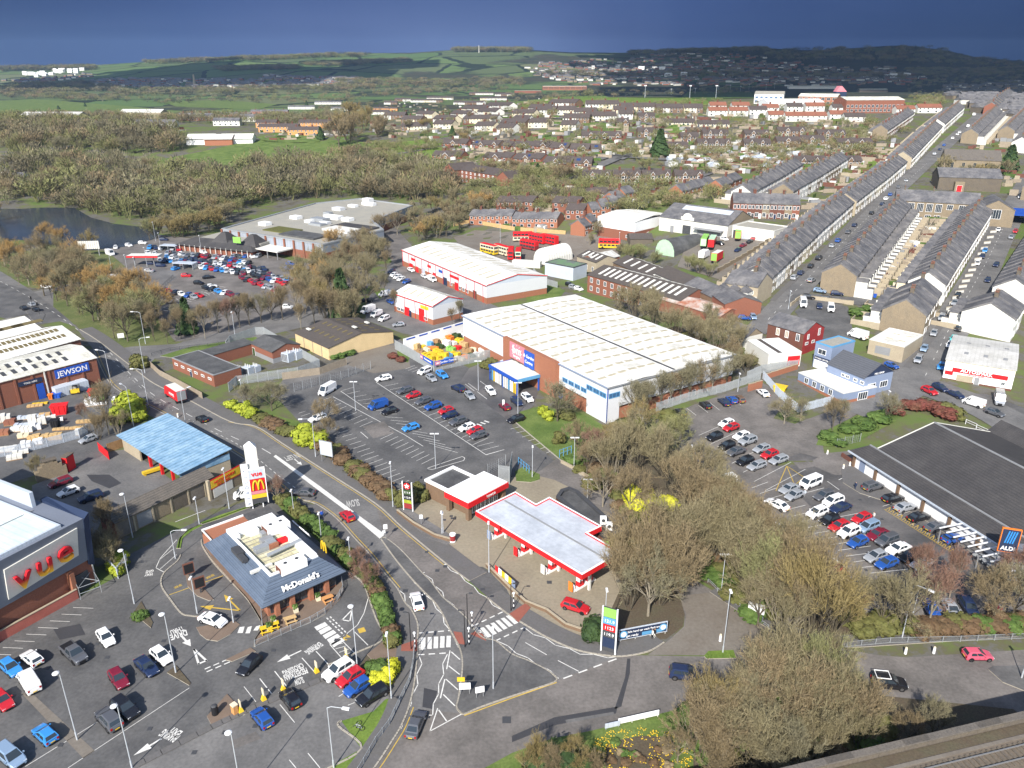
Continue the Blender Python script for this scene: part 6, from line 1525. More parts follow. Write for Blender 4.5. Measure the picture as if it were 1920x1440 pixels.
g_=MB();g_.face([(xe+7,-.4,3.2),(xe+27,-.4,3.2),(xe+17,-.4,7.2)]);g_.face([(xe+7,1,3.2),(xe+7,-.4,3.2),(xe+17,-.4,7.2),(xe+17,8,7.2)]);g_.build('entrance_gable','clad_grey',r)
A_=P(1874,1080);q=thing('store_sign','tall dark blue store sign with light blue stripes on two posts','sign',(A_.x,A_.y,0),rad(-18))
bar(q,'board',-1.4,-.2,4.7,1.4,.2,9.0,'orange_paint');bar(q,'board_face',-1.27,-.24,4.83,1.27,-.2,8.87,'navy');
for sx_ in(-1.15,1.0):bar(q,'post',sx_,-.1,0,sx_+.15,.1,4.6,'galv')
for k_ in range(4):f=MB();x_=-.75+k_*.36;f.hexa([(x_,-.28,6.4),(x_+.2,-.28,6.4),(x_+.2,-.24,6.4),(x_,-.24,6.4)],[(x_+.35,-.28,8.6),(x_+.55,-.28,8.6),(x_+.55,-.24,8.6),(x_+.35,-.24,8.6)]);f.build('stripe','paint_sky',q)
wtext('ALDI',.95,0,-.27,5.15,wC,q,bold=.03)
for i in range(9):
 A_=P(1822+i*9,1046+i*7);q=thing('shopping_trolleys','row of nested steel shopping trolleys under the store canopy','trolley',(A_.x,A_.y,.12),rad(-30),'nested shopping trolleys')
 for k_ in range(5):b=MB();b.hexa([(k_*.4,-.25,.45),(k_*.4+.6,-.2,.5),(k_*.4+.6,.2,.5),(k_*.4,.25,.45)],[(k_*.4-.1,-.3,1.0),(k_*.4+.7,-.25,.85),(k_*.4+.7,.25,.85),(k_*.4-.1,.3,1.0)]);b.build('basket','galv',q)
# ---- shops and sheds on the right
K3=lambda x,y:(1360+x*.17708,560+y*.17708)
r,L,D=qb('blue_shop','blue-grey rendered shop with grey tiled roof on the street corner','shop',K3(1090,665),K3(1475,840),K3(1780,770),5.2);D=lx(r,*K3(1780,770),5.2)[1]
gable(r,L,D,5.2,8.0,'clad_blue','slate_grey' if 'slate_grey' in MATS else(mat('slate_grey',(.10,.105,.12),.6,.08,.4,None,3,.08,bands=('Z',3.2,.25,'world'))and 'slate_grey'),gw='navy')
for f_ in(.45,.57,.78,.96):win(r,f_*L,3.4,1.1,.8,'F',L,D)
for yy in(D*.3,D*.72):win(r,yy,1.6,2.6,1.6,'R',L,D,bars=2)
wtext('MILL SHOP',.7,L+.04,D*.5,5.4,wC,r,rot=(90,0,90))
r,L,D=qb('blue_shop','blue-grey flat-roofed block joined behind the corner shop','shop',K3(960,455),K3(1135,520),K3(1400,465),7.0);D=9.5;walls(r,L,D,7.0,'clad_blue');flat_roof(r,L,D,7.0,'flat_roof',lB,.25);win(r,L*.45,4.3,2.4,1.4,'F',L,D);s=bar(r,'sign_board',.3,-.1,2.6,L-.2,0,3.5,'navy');wtext('FITNESS CENTRE',.55,L/2,-.13,2.8,wC,s);bar(r,'panel',.3,-.06,.2,L-.2,0,2.4,wC)
r,L,D=qb('shop_extension','low white-roofed extension along the front of the blue-grey shop','extension',K3(780,755),K3(1250,1005),K3(955,650),3.0);D=lx(r,*K3(955,650),3.0)[1];walls(r,L,D,3.0,'clad_blue',band=(1.0,bO));flat_roof(r,L,D,3.0,wC,wW,.12)
for f_ in(.2,.38,.56,.74):win(r,f_*L,1.1,1.3,1.5,'F',L,D)
win(r,D*.6,.4,3,2,'R',L,D,bars=3)
r,L,D=qb('white_shed','off-white rendered shed with shallow roof and a red poster','shed',K3(460,590),K3(810,552),K3(715,405),4.4);D=lx(r,*K3(715,405),4.4)[1];walls(r,L,D,4.4,wW);flat_roof(r,L,D,4.4,wC,wW,.1);bar(r,'poster',L*.6,-.1,.8,L-.3,0,3.4,rP);bar(r,'roof_strip',L*.3,.2,4.45,L*.42,D-.2,4.56,'asbestos_dark')
r,L,D=qb('brick_house','two storey house with slate roof and dark red painted gable','house',K3(455,245),K3(835,370),K3(1110,320),6.2);D=lx(r,*K3(1110,320),6.2)[1];gable(r,L,D,6.2,8.6,bK,'slate',gw='maroon_wall' if 'maroon_wall' in MATS else(mat('maroon_wall',(.26,.03,.03),.8,.08,.5)and 'maroon_wall'));bar(r,'painted_gable',L,.05,-.5,L+.06,D-.05,6.2,'maroon_wall')
for yy,zz,ww,hh in((D*.22,4.2,.8,1.4),(D*.75,4.4,.9,2.0),(D*.18,2.6,1.3,.8),(D*.5,2.6,1.3,.8)):win(r,yy,zz,ww,hh,'R',L,D,out=.07)
for f_ in(.3,.55,.85):win(r,f_*L,3.6,1.1,2.0,'F',L,D,gl='glass' if f_>.8 else sP)
for yy in(D*.25,D*.6):place(r,rmesh(2.6,2.2,'maroon_wall'),'garage_door',yy,0,'R',L,D,out=.08)
r,L,D=qb('white_cottage','derelict white-walled cottage with dark slate roof','house',K3(30,335),K3(230,405),K3(440,380),3.4);D=lx(r,*K3(430,380),3.4)[1];gable(r,L,D,3.4,5.4,wW,'slate',gw='stone');win(r,L*.3,.8,1,1.5,'F',L,D);win(r,L*.75,.8,1,1.7,'F',L,D)
r,L,D=qb('white_cottage','ruined white-walled outhouse with patchy render beside the scrub','outhouse',K3(215,470),K3(400,560),K3(460,420),3.0);D=7;walls(r,L,D,3.0,wW);flat_roof(r,L,D,3.0,'pink_roof' if 'pink_roof' in MATS else(mat('pink_roof',(.62,.52,.48),.8,.1,.5)and 'pink_roof'),wW,.1)
r,L,D=qb('stone_garage','cream stone garage with a white sheet roof and grey roller door','garage',(1631,633),(1696,651),(1655,612),4.6);D=lx(r,1655,612,4.6)[1];walls(r,L,D,4.6,sP);flat_roof(r,L,D,4.6,rW,wW,.1);place(r,rmesh(4,2.2,'grey'),'shutter',L*.42,1.2,'F',L,D)
for i in range(4):bar(r,'rooflight',L*(.3+.35*(i%2)),D*(.3+.35*(i//2)),4.66,L*(.3+.35*(i%2))+1.8,D*(.3+.35*(i//2))+.6,4.74,'rooflight')
r,L,D=qb('car_parts_shop','white and cream shop with pale sheet roof and long red sign','shop',(1775,671),(1905,695),(1797,630),5.6);D=lx(r,1797,630,5.6)[1];walls(r,L,D,5.6,wC,band=(.6,bK));bar(r,'cream_band',-.03,-.05,4.2,L+.03,0,5.6,'cream_wall' if 'cream_wall' in MATS else(mat('cream_wall',(.72,.68,.55),.8,.05,.4)and 'cream_wall'))
o_=ob('roof',roof_mesh(L,D,5.6,6.6,'roof_grey'),r,(0,0,.02));rlights(r,o_,L,D,5.6,6.6,3,(.25,.62),1.0,1.5,'grey',.12,.98)
s=bar(r,'sign_board',L*.12,-.16,2.7,L*.92,-.05,3.8,rP);wtext('AUTOSPARK',1.25,L*.47,-.19,2.95,wC,s,bold=.03);wtext('CAR PARTS CENTRE',.42,L*.47,-.12,2.25,rP,s)
bar(r,'poster',.3,-.12,1.7,L*.14,-.02,2.7,rP);place(r,dmesh(1.1,2.1,'grey'),'door',L*.5,0,'F',L,D);win(r,L*.87,1.2,.9,.9,'F',L,D);bar(r,'stone_patch',L*.2,-.05,.4,L*.44,0,2.1,sP)
# ---- mills in the middle distance
def shed(FL,FR,BK,e,rise,wall,roof,label,name='mill_shed',lights=0,lm=wW,gw=None,wins=0,D=None,cat='shed',floors=1):
 r,L,D_=qb(name,label,cat,FL,FR,BK,e);D_=D or max(D_,4)
 w,rf=gable(r,L,D_,e,e+rise,wall,roof,gw=gw,z0=-3)
 if lights:rlights(r,rf,L,D_,e,e+rise,lights,(.27,),1.1,D_*.32,lm);rlights(r,rf,L,D_,e,e+rise,lights,(.73,),1.1,D_*.28,lm)
 for fl in range(floors):
  for i in range(wins):win(r,(i+.6)*L/max(wins,1)*.96,1.0+fl*3,1.3,1.7,'F',L,D_)
 return r,L,D_
shed((1102,515),(1277,551),(1132,494),6.5,2.4,bR,'asbestos_dark','long red brick mill with a striped row of white rooflights','brick_mill',14,wins=12,cat='mill',floors=2)
shed((1150,492),(1285,532),(1178,474),5.5,2.2,'brick_brown','asbestos_dark','dark roofed mill shed behind the red brick mill',lights=8)
shed((1228,512),(1302,535),(1250,494),5.5,2.2,wW,'asbestos_dark','white walled mill shed with mottled dark roof',lights=0)
shed((1284,533),(1336,553),(1308,514),5.0,2.2,'brick_brown','slate','slate roofed shed between the mills and the lane',wins=4)
shed((1336,553),(1360,570),(1374,545),5.0,2.0,bR,'slate','dark roofed brick shed at the lane end of the mills',D=12)
shed((1237,560),(1352,583),(1275,545),4.2,1.4,bR,'roof_patch' if 'roof_patch' in MATS else(mat('roof_patch',(.60,.58,.54),.8,.2,.22,(.30,.12,.07),2,.1)and 'roof_patch'),'low shed with rusty red and white patched roof')
shed((1082,480),(1118,492),(1108,470),5,2,sP,'asbestos_dark','small stone store with white framed rooflights',lights=4,wins=3,D=11)
shed((1118,490),(1162,476),(1110,472),4.6,1.6,bR,'roof_grey','grey roofed shed joined to the stone store',lights=4,D=9)
r,L,D=qb('blue_clad_store','square store with green and grey flat roof and blue cladding','store',(1022,492),(1048,497),(1040,482),5.2);D=9;L=14;walls(r,L,D,5.2,cL,z0=-2);flat_roof(r,L,D,5.2,'green_roof' if 'green_roof' in MATS else(mat('green_roof',(.16,.28,.14),.8,.2,.3,(.12,.12,.13),2,.1)and 'green_roof'),DG_,.2)
# ribbed arch stores
def arch_store(a,c_,D_,h,m,label,rib=True,endm=wW,name='arch_store'):
 r,L=frame(a,c_,label,'store',name);n=10;b=MB()
 pts=[(L/2-L/2*math.cos(math.pi*i/n),h*math.sin(math.pi*i/n)**.8)for i in range(n+1)]
 for p,q in zip(pts,pts[1:]):b.face([(p[0],D_,p[1]),(p[0],0,p[1]),(q[0],0,q[1]),(q[0],D_,q[1])][::-1])
 b.build('roof',m,r);e_=MB();e_.face([(p[0],.1,p[1])for p in pts]);e_.face([(p[0],D_-.1,p[1])for p in pts][::-1]);e_.box(0,.05,-3,L,D_,.1);e_.build('wall',endm,r)
 if rib:
  for k_ in range(int(D_/1.6)):
   f=MB();y=.5+k_*1.6
   for p,q in zip(pts,pts[1:]):f.tube((p[0],y,p[1]),(q[0],y,q[1]),.12,n=4,cap=False)
   f.build('rib',m,r)
arch_store((1000,492),(1028,498),16,6.5,wW,'white ribbed arched store beside the parked buses',True)
arch_store((1228,476),(1264,482),20,7.0,'felt','black felted arched hut beside the lorry depot',False,'green_pale' if 'green_pale' in MATS else(mat('green_pale',(.42,.60,.42),.7)and 'green_pale'))
bar(thing('container_store','long white container store below the arched store','store',tuple(P(960,500)[:2])+(0,),rad(-15)),'body',0,0,0,12,3,2.6,wW)
# ---- lorry depot and warehouse
r,L,D=qb('lorry_depot','white walled lorry depot with big slate roof and curved parapet','depot',(1237,406),(1372,420),(1256,378),6.2);D=24;L=lx(r,1374,421,6.2)[0]
w,rf=gable(r,L,D,6.2,11,wW,'slate',gw='stone',z0=-3);ob('ridge_glazing',slantbox(L*.7,3.2,(4.8)/(D/2),cL),rf,(L*.55,D*.38,10.0))
f=MB();f.prism([(0,0),(.1,0),(.1,.3),(0,.3)],0,.1);
b=MB();c_=L*.42;b.box(c_-3.2,-.15,-1,c_+3.2,.3,7.6);b.build('parapet_block',wW,r);b=MB();n=8;pts=[(c_-2.2*math.cos(math.pi*i/n),7.6+1.7*math.sin(math.pi*i/n))for i in range(n+1)];b.face([(p[0],-.15,p[1])for p in pts]);b.face([(p[0],.3,p[1])for p in pts][::-1]);[b.face([(p[0],-.15,p[1]),(p[0],.3,p[1]),(q[0],.3,q[1]),(q[0],-.15,q[1])][::-1])for p,q in zip(pts,pts[1:])];b.build('curved_parapet',wW,r)
place(r,rmesh(4,4,DG_),'doorway',c_,0,'F',L,D,out=.16);place(r,rmesh(1.8,3,'grey'),'shutter',L*.2,0,'F',L,D);bar(r,'door_canopy',L*.55,-2.5,3.4,L*.95,0,3.8,'grey');place(r,rmesh(11,3.2,'grey'),'shutter',L*.74,0,'F',L,D)
r,L,D=qb('depot_annexe','flat white depot annexe with an open loading door','depot',(1374,424),(1452,432),(1440,412),5.0);D=14;walls(r,L,D,5.0,wW,z0=-3);flat_roof(r,L,D,5.0,'flat_roof',wW,.4);place(r,rmesh(3.5,3.6,DG_),'doorway',L*.12,0,'F',L,D);place(r,rmesh(3,3.4,cL),'shutter',L*.33,0,'F',L,D)
r,L,D=qb('brick_warehouse','square warehouse with red brick walls and white upper cladding','warehouse',(1121,406),(1191,415),(1200,389),9.0);D=lx(r,1236,399,9)[1];walls(r,L,D,9.0,wC,z0=-2,band=(4.6,bR));ob('roof',roof_mesh(L,D,9.0,10.2,rW,'X',.2,.2),r,(0,0,.02));win(r,L*.8,1.5,1,1.2,'F',L,D);win(r,D*.4,2,3,1.2,'R',L,D,bars=3)
r,L,D=qb('low_shed','low dark shed in front of the brick warehouse','shed',(1182,448),(1225,440),(1215,430),3.5);D=9;gable(r,L,D,3.5,5,sK,'asbestos_dark',z0=-2)
# ---- large supermarket
r,L,D=qb('supermarket','large flat-roofed supermarket with grey cladding, brick piers and roof plant','supermarket',(415,430),(605,460),(775,386),7.0);D=min(lx(r,770,386,7)[1],95)
print('asda',L,D)
# footprint from its roof corners
RP=[lx(r,*p,7)for p in((415,430),(605,460),(720,432),(700,415),(775,386),(675,373),(590,382),(480,412))]
b=MB();b.prism(RP,-1,3.4);b.build('wall',bR,r);b=MB();b.prism(inset(RP,.1),3.4,7.0,0,1);b.build('upper_wall',['clad_grey','flat_roof'],r)
I2=inset(RP,1.0)
for j in range(8):
 k_=(j+1)%8;q=[RP[j],RP[k_],I2[k_],I2[j]]
 if(q[1][0]-q[0][0])*(q[2][1]-q[0][1])-(q[1][1]-q[0][1])*(q[2][0]-q[0][0])<0:q=q[::-1]
 f=MB();f.hexa([(x,y,6.8)for x,y in q],[(x,y,7.5)for x,y in q]);f.build('parapet','galv',r)
for i in range(11):bar(r,'brick_pier',i*L/11,-.5,-1,i*L/11+.9,0,7.2,bR)
for x,y,w_,d_,h_,m in((497,420,5,4,2.5,wC),(555,408,5,4,2.4,wC),(600,412,9,5,2.4,'galv'),(625,408,10,4,2.8,wC),(595,420,8,4,1.6,'galv'),(652,412,5,4,2.5,wC),(635,392,6,4,2.5,'clad_white'),(662,386,5,3,2,wC),(692,383,8,3,2.5,wC),(690,378,5,4,4,wC),(570,440,22,10,1.2,'felt'),(530,430,16,10,.8,lO),(640,430,16,9,1.5,wW),(665,425,22,10,1.2,'tile_dark'),(615,400,4,3,2,'galv'),(580,415,4,3,2,wC),(610,418,5,3,2,'clad_white')):
 p_=lx(r,x,y,7.5);bar(r,'roof_plant',p_[0]-w_/2,p_[1]-d_/2,6.95,p_[0]+w_/2,p_[1]+d_/2,7.0+h_*.6,m)
bar(r,'loading_canopy',L*.32,-9,3.2,L*.72,-.1,3.7,wW)
for i in range(5):bar(r,'canopy_post',L*.33+i*L*.095,-8.8,0,L*.33+i*L*.095+.3,-8.5,3.2,'grey')
r,L,D=qb('supermarket_entrance','low supermarket entrance block with dark hipped eaves and small turret','supermarket',(335,456),(472,470),(430,425),3.2);D=22
walls(r,L,D,3.2,bR);ob('roof',roof_mesh(L,D*.5,3.2,5.4,'tile_dark','X',1.2,1.2,hip=2),r,(0,0,.05));bar(r,'flat_roof',6,6,3.2,L,D,5.0,'flat_roof')
for f_,s_ in((.5,5),(.88,5)):b=MB();x,y=L*f_,D*.35;b.hexa([(x-s_,y-s_,4),(x+s_,y-s_,4),(x+s_,y+s_,4),(x-s_,y+s_,4)],[(x-1,y-1,8.5),(x+1,y-1,8.5),(x+1,y+1,8.5),(x-1,y+1,8.5)]);b.build('turret','tile_dark',r)
for i in range(14):bar(r,'column',i*L/14+1,-1.0,0,i*L/14+1.3,-.7,3.1,wW)
bar(r,'sign_board',L*.74,1.2,5.6,L*.84,1.5,8.2,gP)
for i,(x,y,w_)in enumerate(((300,470,8),(325,504,9),(1,1,0))):
 if w_:A_=P(x,y);q=thing('trolley_shelter',('clear trolley shelter at the top of the supermarket car park','clear curved trolley shelter beside the petrol lane kerb')[i],'shelter',(A_.x,A_.y,.02),-.2);bar(q,'roof',0,0,2.2,w_,4,2.4,cL);[bar(q,'post',x_,0,0,x_+.15,4,2.2,'galv')for x_ in(0,w_/2,w_-.15)]
r,L,D=qb('petrol_kiosk','flat white petrol kiosk roof among the willow trees','kiosk',(180,527),(222,527),(245,517),4);D=10;walls(r,L,D,4,wW);flat_roof(r,L,D,4,wC,wC,.2)
A_=P(240,500);q=thing('fuel_canopy','small red-edged fuel canopy by the petrol lane','canopy',(A_.x,A_.y,.02),0);bar(q,'roof',0,0,3.8,13,5,4.5,wW);bar(q,'fascia',0,-.15,3.8,13,0,4.5,rP);[bar(q,'post',x_,2,0,x_+.3,2.3,3.8,'grey')for x_ in(2,10)]
A_=P(150,480);q=thing('billboard_frame','tilted white slatted board standing among the trees by the lake','board',(A_.x,A_.y,.02),.1);[bar(q,'slat',i*.9,0,3,i*.9+.75,.3,6.5,wW)for i in range(10)];[bar(q,'post',x_,.3,0,x_+.3,.6,5,'grey')for x_ in(.5,8)]
# ---- school, church and far landmark buildings
r,L,D=qb('stone_school','long stone school with tall white windows and slate roofs','school',(1680,372),(1838,384),(1700,352),8.0);D=15
gable(r,L,D,8.0,12,'stone','slate',z0=-3)
for f_ in(.05,.2,.31,.42,.53):win(r,f_*L,3.6,2.6,3.6,'F',L,D,bars=3)
for f_ in(.66,.8):win(r,f_*L,5,2.4,2.2,'F',L,D,bars=2)
for f_ in(.42,.53):win(r,f_*L,.4,2.4,1.8,'F',L,D,bars=2)
place(r,dmesh(2.2,2.6,wC),'door',.28*L,0,'F',L,D)
b=MB();x0=L-1;b.prism([(x0,-5),(x0+14,-5),(x0+14,D),(x0,D)],-3,7.0);b.face([(x0,-5,7),(x0+14,-5,7),(x0+7,-5,11)]);b.build('gable_wing','stone',r);ob('wing_roof',roof_mesh(14,D+5,7,11,'slate','Y'),r,(x0,-5,.02));win(r,x0+7,3,4,4,'F',L,D,bars=3,out=5.02)
for x_ in(L*.1,L*.45):ob('chimney',chim_mesh(),r,(x_,D/2,12))
bar(r,'blue_tarpaulin',x0+14.2,2,4,x0+24,D+8,4.3,bP)
r,L,D=qb('stone_church','dark stone church hall with mossy roof and a red door','church',(1772,296),(1878,302),(1790,278),8.0);D=16;gable(r,L,D,8,13,'stone','stone_slate',z0=-3);[win(r,f_*L,3,1.6,3.5,'F',L,D,sP)for f_ in(.15,.35,.55,.75)]
r,L,D=qb('stone_chapel','grey stone chapel block in front of the church hall','church',(1762,330),(1880,335),(1780,312),7.0);D=16;gable(r,L,D,7,11,sK,'slate',z0=-3);b=MB();b.prism([(L*.25,-3),(L*.4,-3),(L*.4,0),(L*.25,0)],-3,5);b.build('porch','stone',r);place(r,dmesh(2.4,3.2,rP),'door',L*.325,0,'F',L,D,out=3.02)
r,L,D=qb('college_block','orange-red college block with strip windows and a pale roof','college',(1018,163),(1100,163),(1030,157),9);D=20;walls(r,L,D,11,'orange_paint' if False else bO,z0=-6);flat_roof(r,L,D,11,'flat_roof',wW,.5);[win(r,(i+.5)*L/8,zz,L/9,1.6,'F',L,D,DG_,bars=3)for i in range(8)for zz in(3,7.4)]
r,L,D=qb('college_wing','low brick college wing with grey roof beside the orange block','college',(965,170),(1015,170),(975,165),7);D=16;walls(r,L,D,7,bR,z0=-6);flat_roof(r,L,D,7,'roof_grey','grey',.3)
for FL,FR,hh,wl,rf,lab,nw in(((1415,176),(1470,177),9,wC,'flat_roof','white modern academy block with blue windows',6),((1440,192),(1545,191),5,wC,wC,'long low white academy sports hall',0),((1497,180),(1570,182),8,bO,'roof_pale','brick academy block with pale roof',7),((1588,188),(1697,186),11,bR,'roof_pale','long three storey brick academy block with rows of white windows',14),((1480,162),(1570,162),7,wW,'roof_pale','pale roofed academy hall at the back',0),((1612,168),(1665,168),7,sK,'roof_pale','grey academy hall behind the long brick block',0)):
 r,L,D=qb('academy_block',lab,'school',FL,FR,(FL[0],FL[1]-6),hh);D=22;gable(r,L,D,hh,hh+2.5,wl,rf,z0=-6)
 for i in range(nw):
  for zz in([1.5,5]if hh>7 else[2]):win(r,(i+.5)*L/nw,zz,L/nw*.6,2.2,'F',L,D,wC,'glass_blue' if wl==wC else 'glass')
r,L,D=qb('academy_entrance','pointed red white and blue academy entrance tower','tower',(1568,172),(1588,172),(1570,168),12);D=8;walls(r,L,D,12,'navy',z0=-6);g_=MB();g_.hexa([(0,0,12),(L,0,12),(L,D,12),(0,D,12)],[(L*.3,0,17),(L*.5,0,17),(L*.5,D,17),(L*.3,D,17)]);g_.build('gable_top','pink_panel',r)
r,L,D=qb('clinic','white L-shaped building with brick walls at the wood edge','clinic',(352,262),(375,268),(380,255),5)
A_=P(348,277)
for i,(x,y,w_,d_)in enumerate(((350,272,22,18),(382,274,22,18),(412,272,26,16))):
 p_=P(x,y);b=MB()
 if i==0:r.location=(p_.x,p_.y,G(p_));r.rotation_euler=(0,0,rad(6));base=p_
 o_=(p_.x-base.x,p_.y-base.y);ob('wall',gable_mesh(w_,d_,5,8,wC if i!=1 else bO,-3),r,(o_[0],o_[1],0));ob('roof',roof_mesh(w_,d_,5,8,wW,o=1),r,(o_[0],o_[1],.02))
r,L,D=qb('care_home','three storey red brick care home with three gables','apartments',(862,318),(945,318),(870,300),8);D=14
gable(r,L,D,8,11,bR,'tile_brown',z0=-4)
for x0 in(-11,L-1):b=MB();b.prism([(x0,-5),(x0+12,-5),(x0+12,D),(x0,D)],-4,8);b.face([(x0,-5,8),(x0+12,-5,8),(x0+6,-5,11.6)]);b.build('gable_wing',bR,r);ob('wing_roof',roof_mesh(12,D+5,8,11.6,'tile_brown','Y'),r,(x0,-5,.02))
[win(r,(i+.6)*L/10,zz,1.4,1.3,'F',L,D,t=.2)for i in range(10)for zz in(1,3.6,6)]
for x,y,w_,h_,lab in((40,228,60,6,'long low grey building in the trees on the far left'),(225,222,45,6,'white roofed barn among the far left trees')):
 A_=P(x,y);q=thing('far_barn',lab,'barn',(A_.x,A_.y,G(A_)));ob('wall',gable_mesh(w_,20,h_,h_+3,sP,-4),q);ob('roof',roof_mesh(w_,20,h_,h_+3,wW if x>100 else 'roof_grey'),q,(0,0,.02))
# ---- railway viaduct across the bottom right corner
V0,V1=P(1470,1443,9.0),P(1930,1335,9.0);dv=(V1-V0).normalized();V0=V0-dv*40;V1=V1+dv*60;rz=ang(V0,V1);Lv=(V1-V0).length
q=thing('railway_viaduct','mossy stone railway viaduct crossing the bottom right corner','viaduct',(V0.x,V0.y,0),rz)
bar(q,'spandrel_wall',0,-13,-.5,Lv,0,8.0,sK)
nb=int(Lv/3.2)
pm=MB();pm.box(.02,-.55,0,3.18,0,1.0);pm=pm.mesh('parapet_block',sK);cm=MB();cm.box(.0,-.7,0,3.17,.12,.22);cm=cm.mesh('coping_stone','stone_slate')
for i in range(nb):ob('parapet_block',pm,q,(i*3.2,0,8.0));ob('coping_stone',cm,q,(i*3.2,0,9.0+.015*(i%3)))
bar(q,'ballast',0,-13,8.0,Lv,-.6,8.25,'ballast');bar(q,'cable_trough',0,-2.4,8.25,Lv,-2.0,8.4,'concrete_old');bar(q,'walkway',0,-1.8,8.25,Lv,-.7,8.32,'soil')
for y in(-3.3,-4.75,-6.7,-8.15):bar(q,'rail',0,y,8.42,Lv,y+.09,8.58,'chrome')
sl=MB();sl.box(0,-1.25,0,.26,1.25,.16);sl=sl.mesh('sleeper',sK)
for t in(-4.0,-7.4):
 for i in range(int(Lv/.7)):ob('sleeper',sl,q,(i*.7,t,8.24))
# ================================================================== HOUSES
TG='terraced houses on the hillside streets'
def longrow(n,a,b_,n_,styles,lab,**k):return row((a,b_),n_,k.pop('D',8.6),k.pop('e',5.6),k.pop('r',7.9),styles,lab,TG,**k)
def shifted(a_px,end_px,D):  # the hidden side of a row: base line moved by the row's depth
 pass
# row B (between the two streets, rear extensions to the lane): its visible right side is the back
nl,d0,d1=P(1536,546),P(1612,557),P(1712,415)
vec=d1-d0;fl=nl+vec
def row_w(Aw,Bw,n,D,e,r,styles,label,**k):
 A_,B_=PX((Aw.x,Aw.y,G(Aw))),PX((Bw.x,Bw.y,G(Bw)));k.setdefault('w',5.6);q_=1.24 if k.get('full',2)==2 else 1;return row((A_,B_),n,D*q_,e*q_,r*q_+.4,styles,label,TG,**k)
row_w(fl,nl,None,8.8,5.6,8.0,['stone','stone','pale'],'stone terraced house between the two streets, white rear extension to the back lane')
row_w(P(1765,573),P(1857,420),None,8.8,5.6,8.0,['pale','white','stone','cream'],'pale fronted terraced house with a small garden facing the right-hand street',back='cream')
row_w(P(1950,420),P(1853,575),None,9,5.6,8.0,['white','pale'],'white terraced house at the right edge facing the steep street')
row_w(P(1436,560),P(1597,407),None,8.6,5.6,8.0,['pale','cream','pale','white','stone'],'cream fronted terraced house on the left side of the left-hand street')
row_w(P(1602,405),P(1697,325),None,8.6,5.6,7.9,['pale','cream','white'],'pale terraced house on the upper left-hand street, below the crossing')
row_w(P(1706,318),P(1764,254),None,8.6,5.6,7.9,['cream','pale','white'],'pale terraced house higher up the left-hand street, beyond the crossing')
row_w(P(1768,250),P(1806,215),None,8.6,5.6,7.9,['white','pale'],'pale terraced house at the far top of the left-hand street')
row_w(P(1407,388),P(1503,330),None,8.2,5.6,7.8,['white','white','cream'],'white fronted terraced house in the row nearest the lorry depot')
row_w(P(1484,385),P(1588,318),None,8.2,5.6,7.8,['white','stone','white'],'white fronted terraced house in the second row from the lorry depot')
row_w(P(1662,262),P(1712,226),None,8.2,5.4,7.7,['brick','stone'],'stone terraced house in the short row behind the allotments')
row_w(P(1850,222),P(1800,268),None,8.2,5.4,7.7,['stone','mill'],'dark stone terraced house opposite the upper pale rows')
row_w(P(1880,185),P(1842,215),14,8.2,5.4,7.7,['stone','mill','brick'],'dark stone terraced house near the hill top')
row_w(P(1905,225),P(1868,262),None,8.2,5.4,7.7,['white','stone'],'terraced house in the short row right of the upper street')
row_w(P(1940,228),P(1893,285),None,8.2,5.4,7.7,['stone','white'],'terraced house at the right edge above the church')
row_w(P(1960,330),P(1912,375),5,8.2,5.4,7.7,['mill','stone'],'dark terraced house at the right edge beside the school')
row_w(P(1372,408),P(1497,412),9,9,5.8,8.2,['brick','stone','dark'],'brick and stone house in the row directly behind the lorry depot',name='brick_house')
row_w(P(1728,636),P(1757,588),3,9.5,5.8,8.6,['stone'],'brown stone house behind the cream garage',back=wW)
row_w(P(1893,642),P(1912,612),2,11,5.6,8.2,['white'],'white painted stone house beside the red-signed shop')
row_w(P(1446,555),P(1385,548),3,9,5.4,7.6,['stone_']if False else['pale'],'hip-ended stone house at the foot of the left-hand street')
for i,y in():
 row_w(P(1770+i*3,y+4),P(1935,y+1),20,8,5.4,7.8,['stone','mill','stone','white'],'grey roofed terraced house in the dense streets on the far right hill',full=1)
# estate of brick houses with front gables (facing the camera)
EG='brick estate houses'
def est(x0,x1,y,n,style,lab,gf=2,e=5.0,r=7.3,D=8.5,dy=0,solar=.0,full=1,grp=EG,name='estate_house'):lab+=', nearer ranks' if y>258 else ', farther ranks' if y>215 else ', farthest ranks';return row(((x0,y),(x1,y+dy)),n,D,e,r,[style]if isinstance(style,str)else style,lab,grp,full=full,gf=gf,name=name,solar=solar)
for x0,x1 in((1091,1146),(1149,1201),(1204,1258),(1264,1318)):est(x0,x1,344,4,'bung','brown brick gabled house in the row facing the long green',2,4.6,6.8)
for x0,x1 in((1031,1086),(1087,1140),(1140,1195)):est(x0,x1,372,3,'bung','brick bungalow with brown roof in the row below the long green',0,2.8,5.0)
for i,(x0,x1,y,n)in enumerate(((880,960,422,5),(960,1045,428,6),(930,1000,396,4),(1060,1095,412,2),(1035,1085,398,2))):est(x0,x1,y,n,'estate2' if i<2 else 'estate','red brick house with small white windows behind the bus yard',0,5.2,7.4,name='brick_house')
for i,(x0,x1,y,n)in enumerate(((1088,1120,440,2),(1100,1160,408,3),(1145,1190,388,2),(1270,1340,372,4),(1345,1390,362,2))):row_w(P(x0+8,y+4),P(x1,y-14),n,8,4.8,7,['estate2'],'orange brick house stepping up the slope left of the lorry depot' if i<3 else 'orange brick house on the green above the lorry depot',full=1)
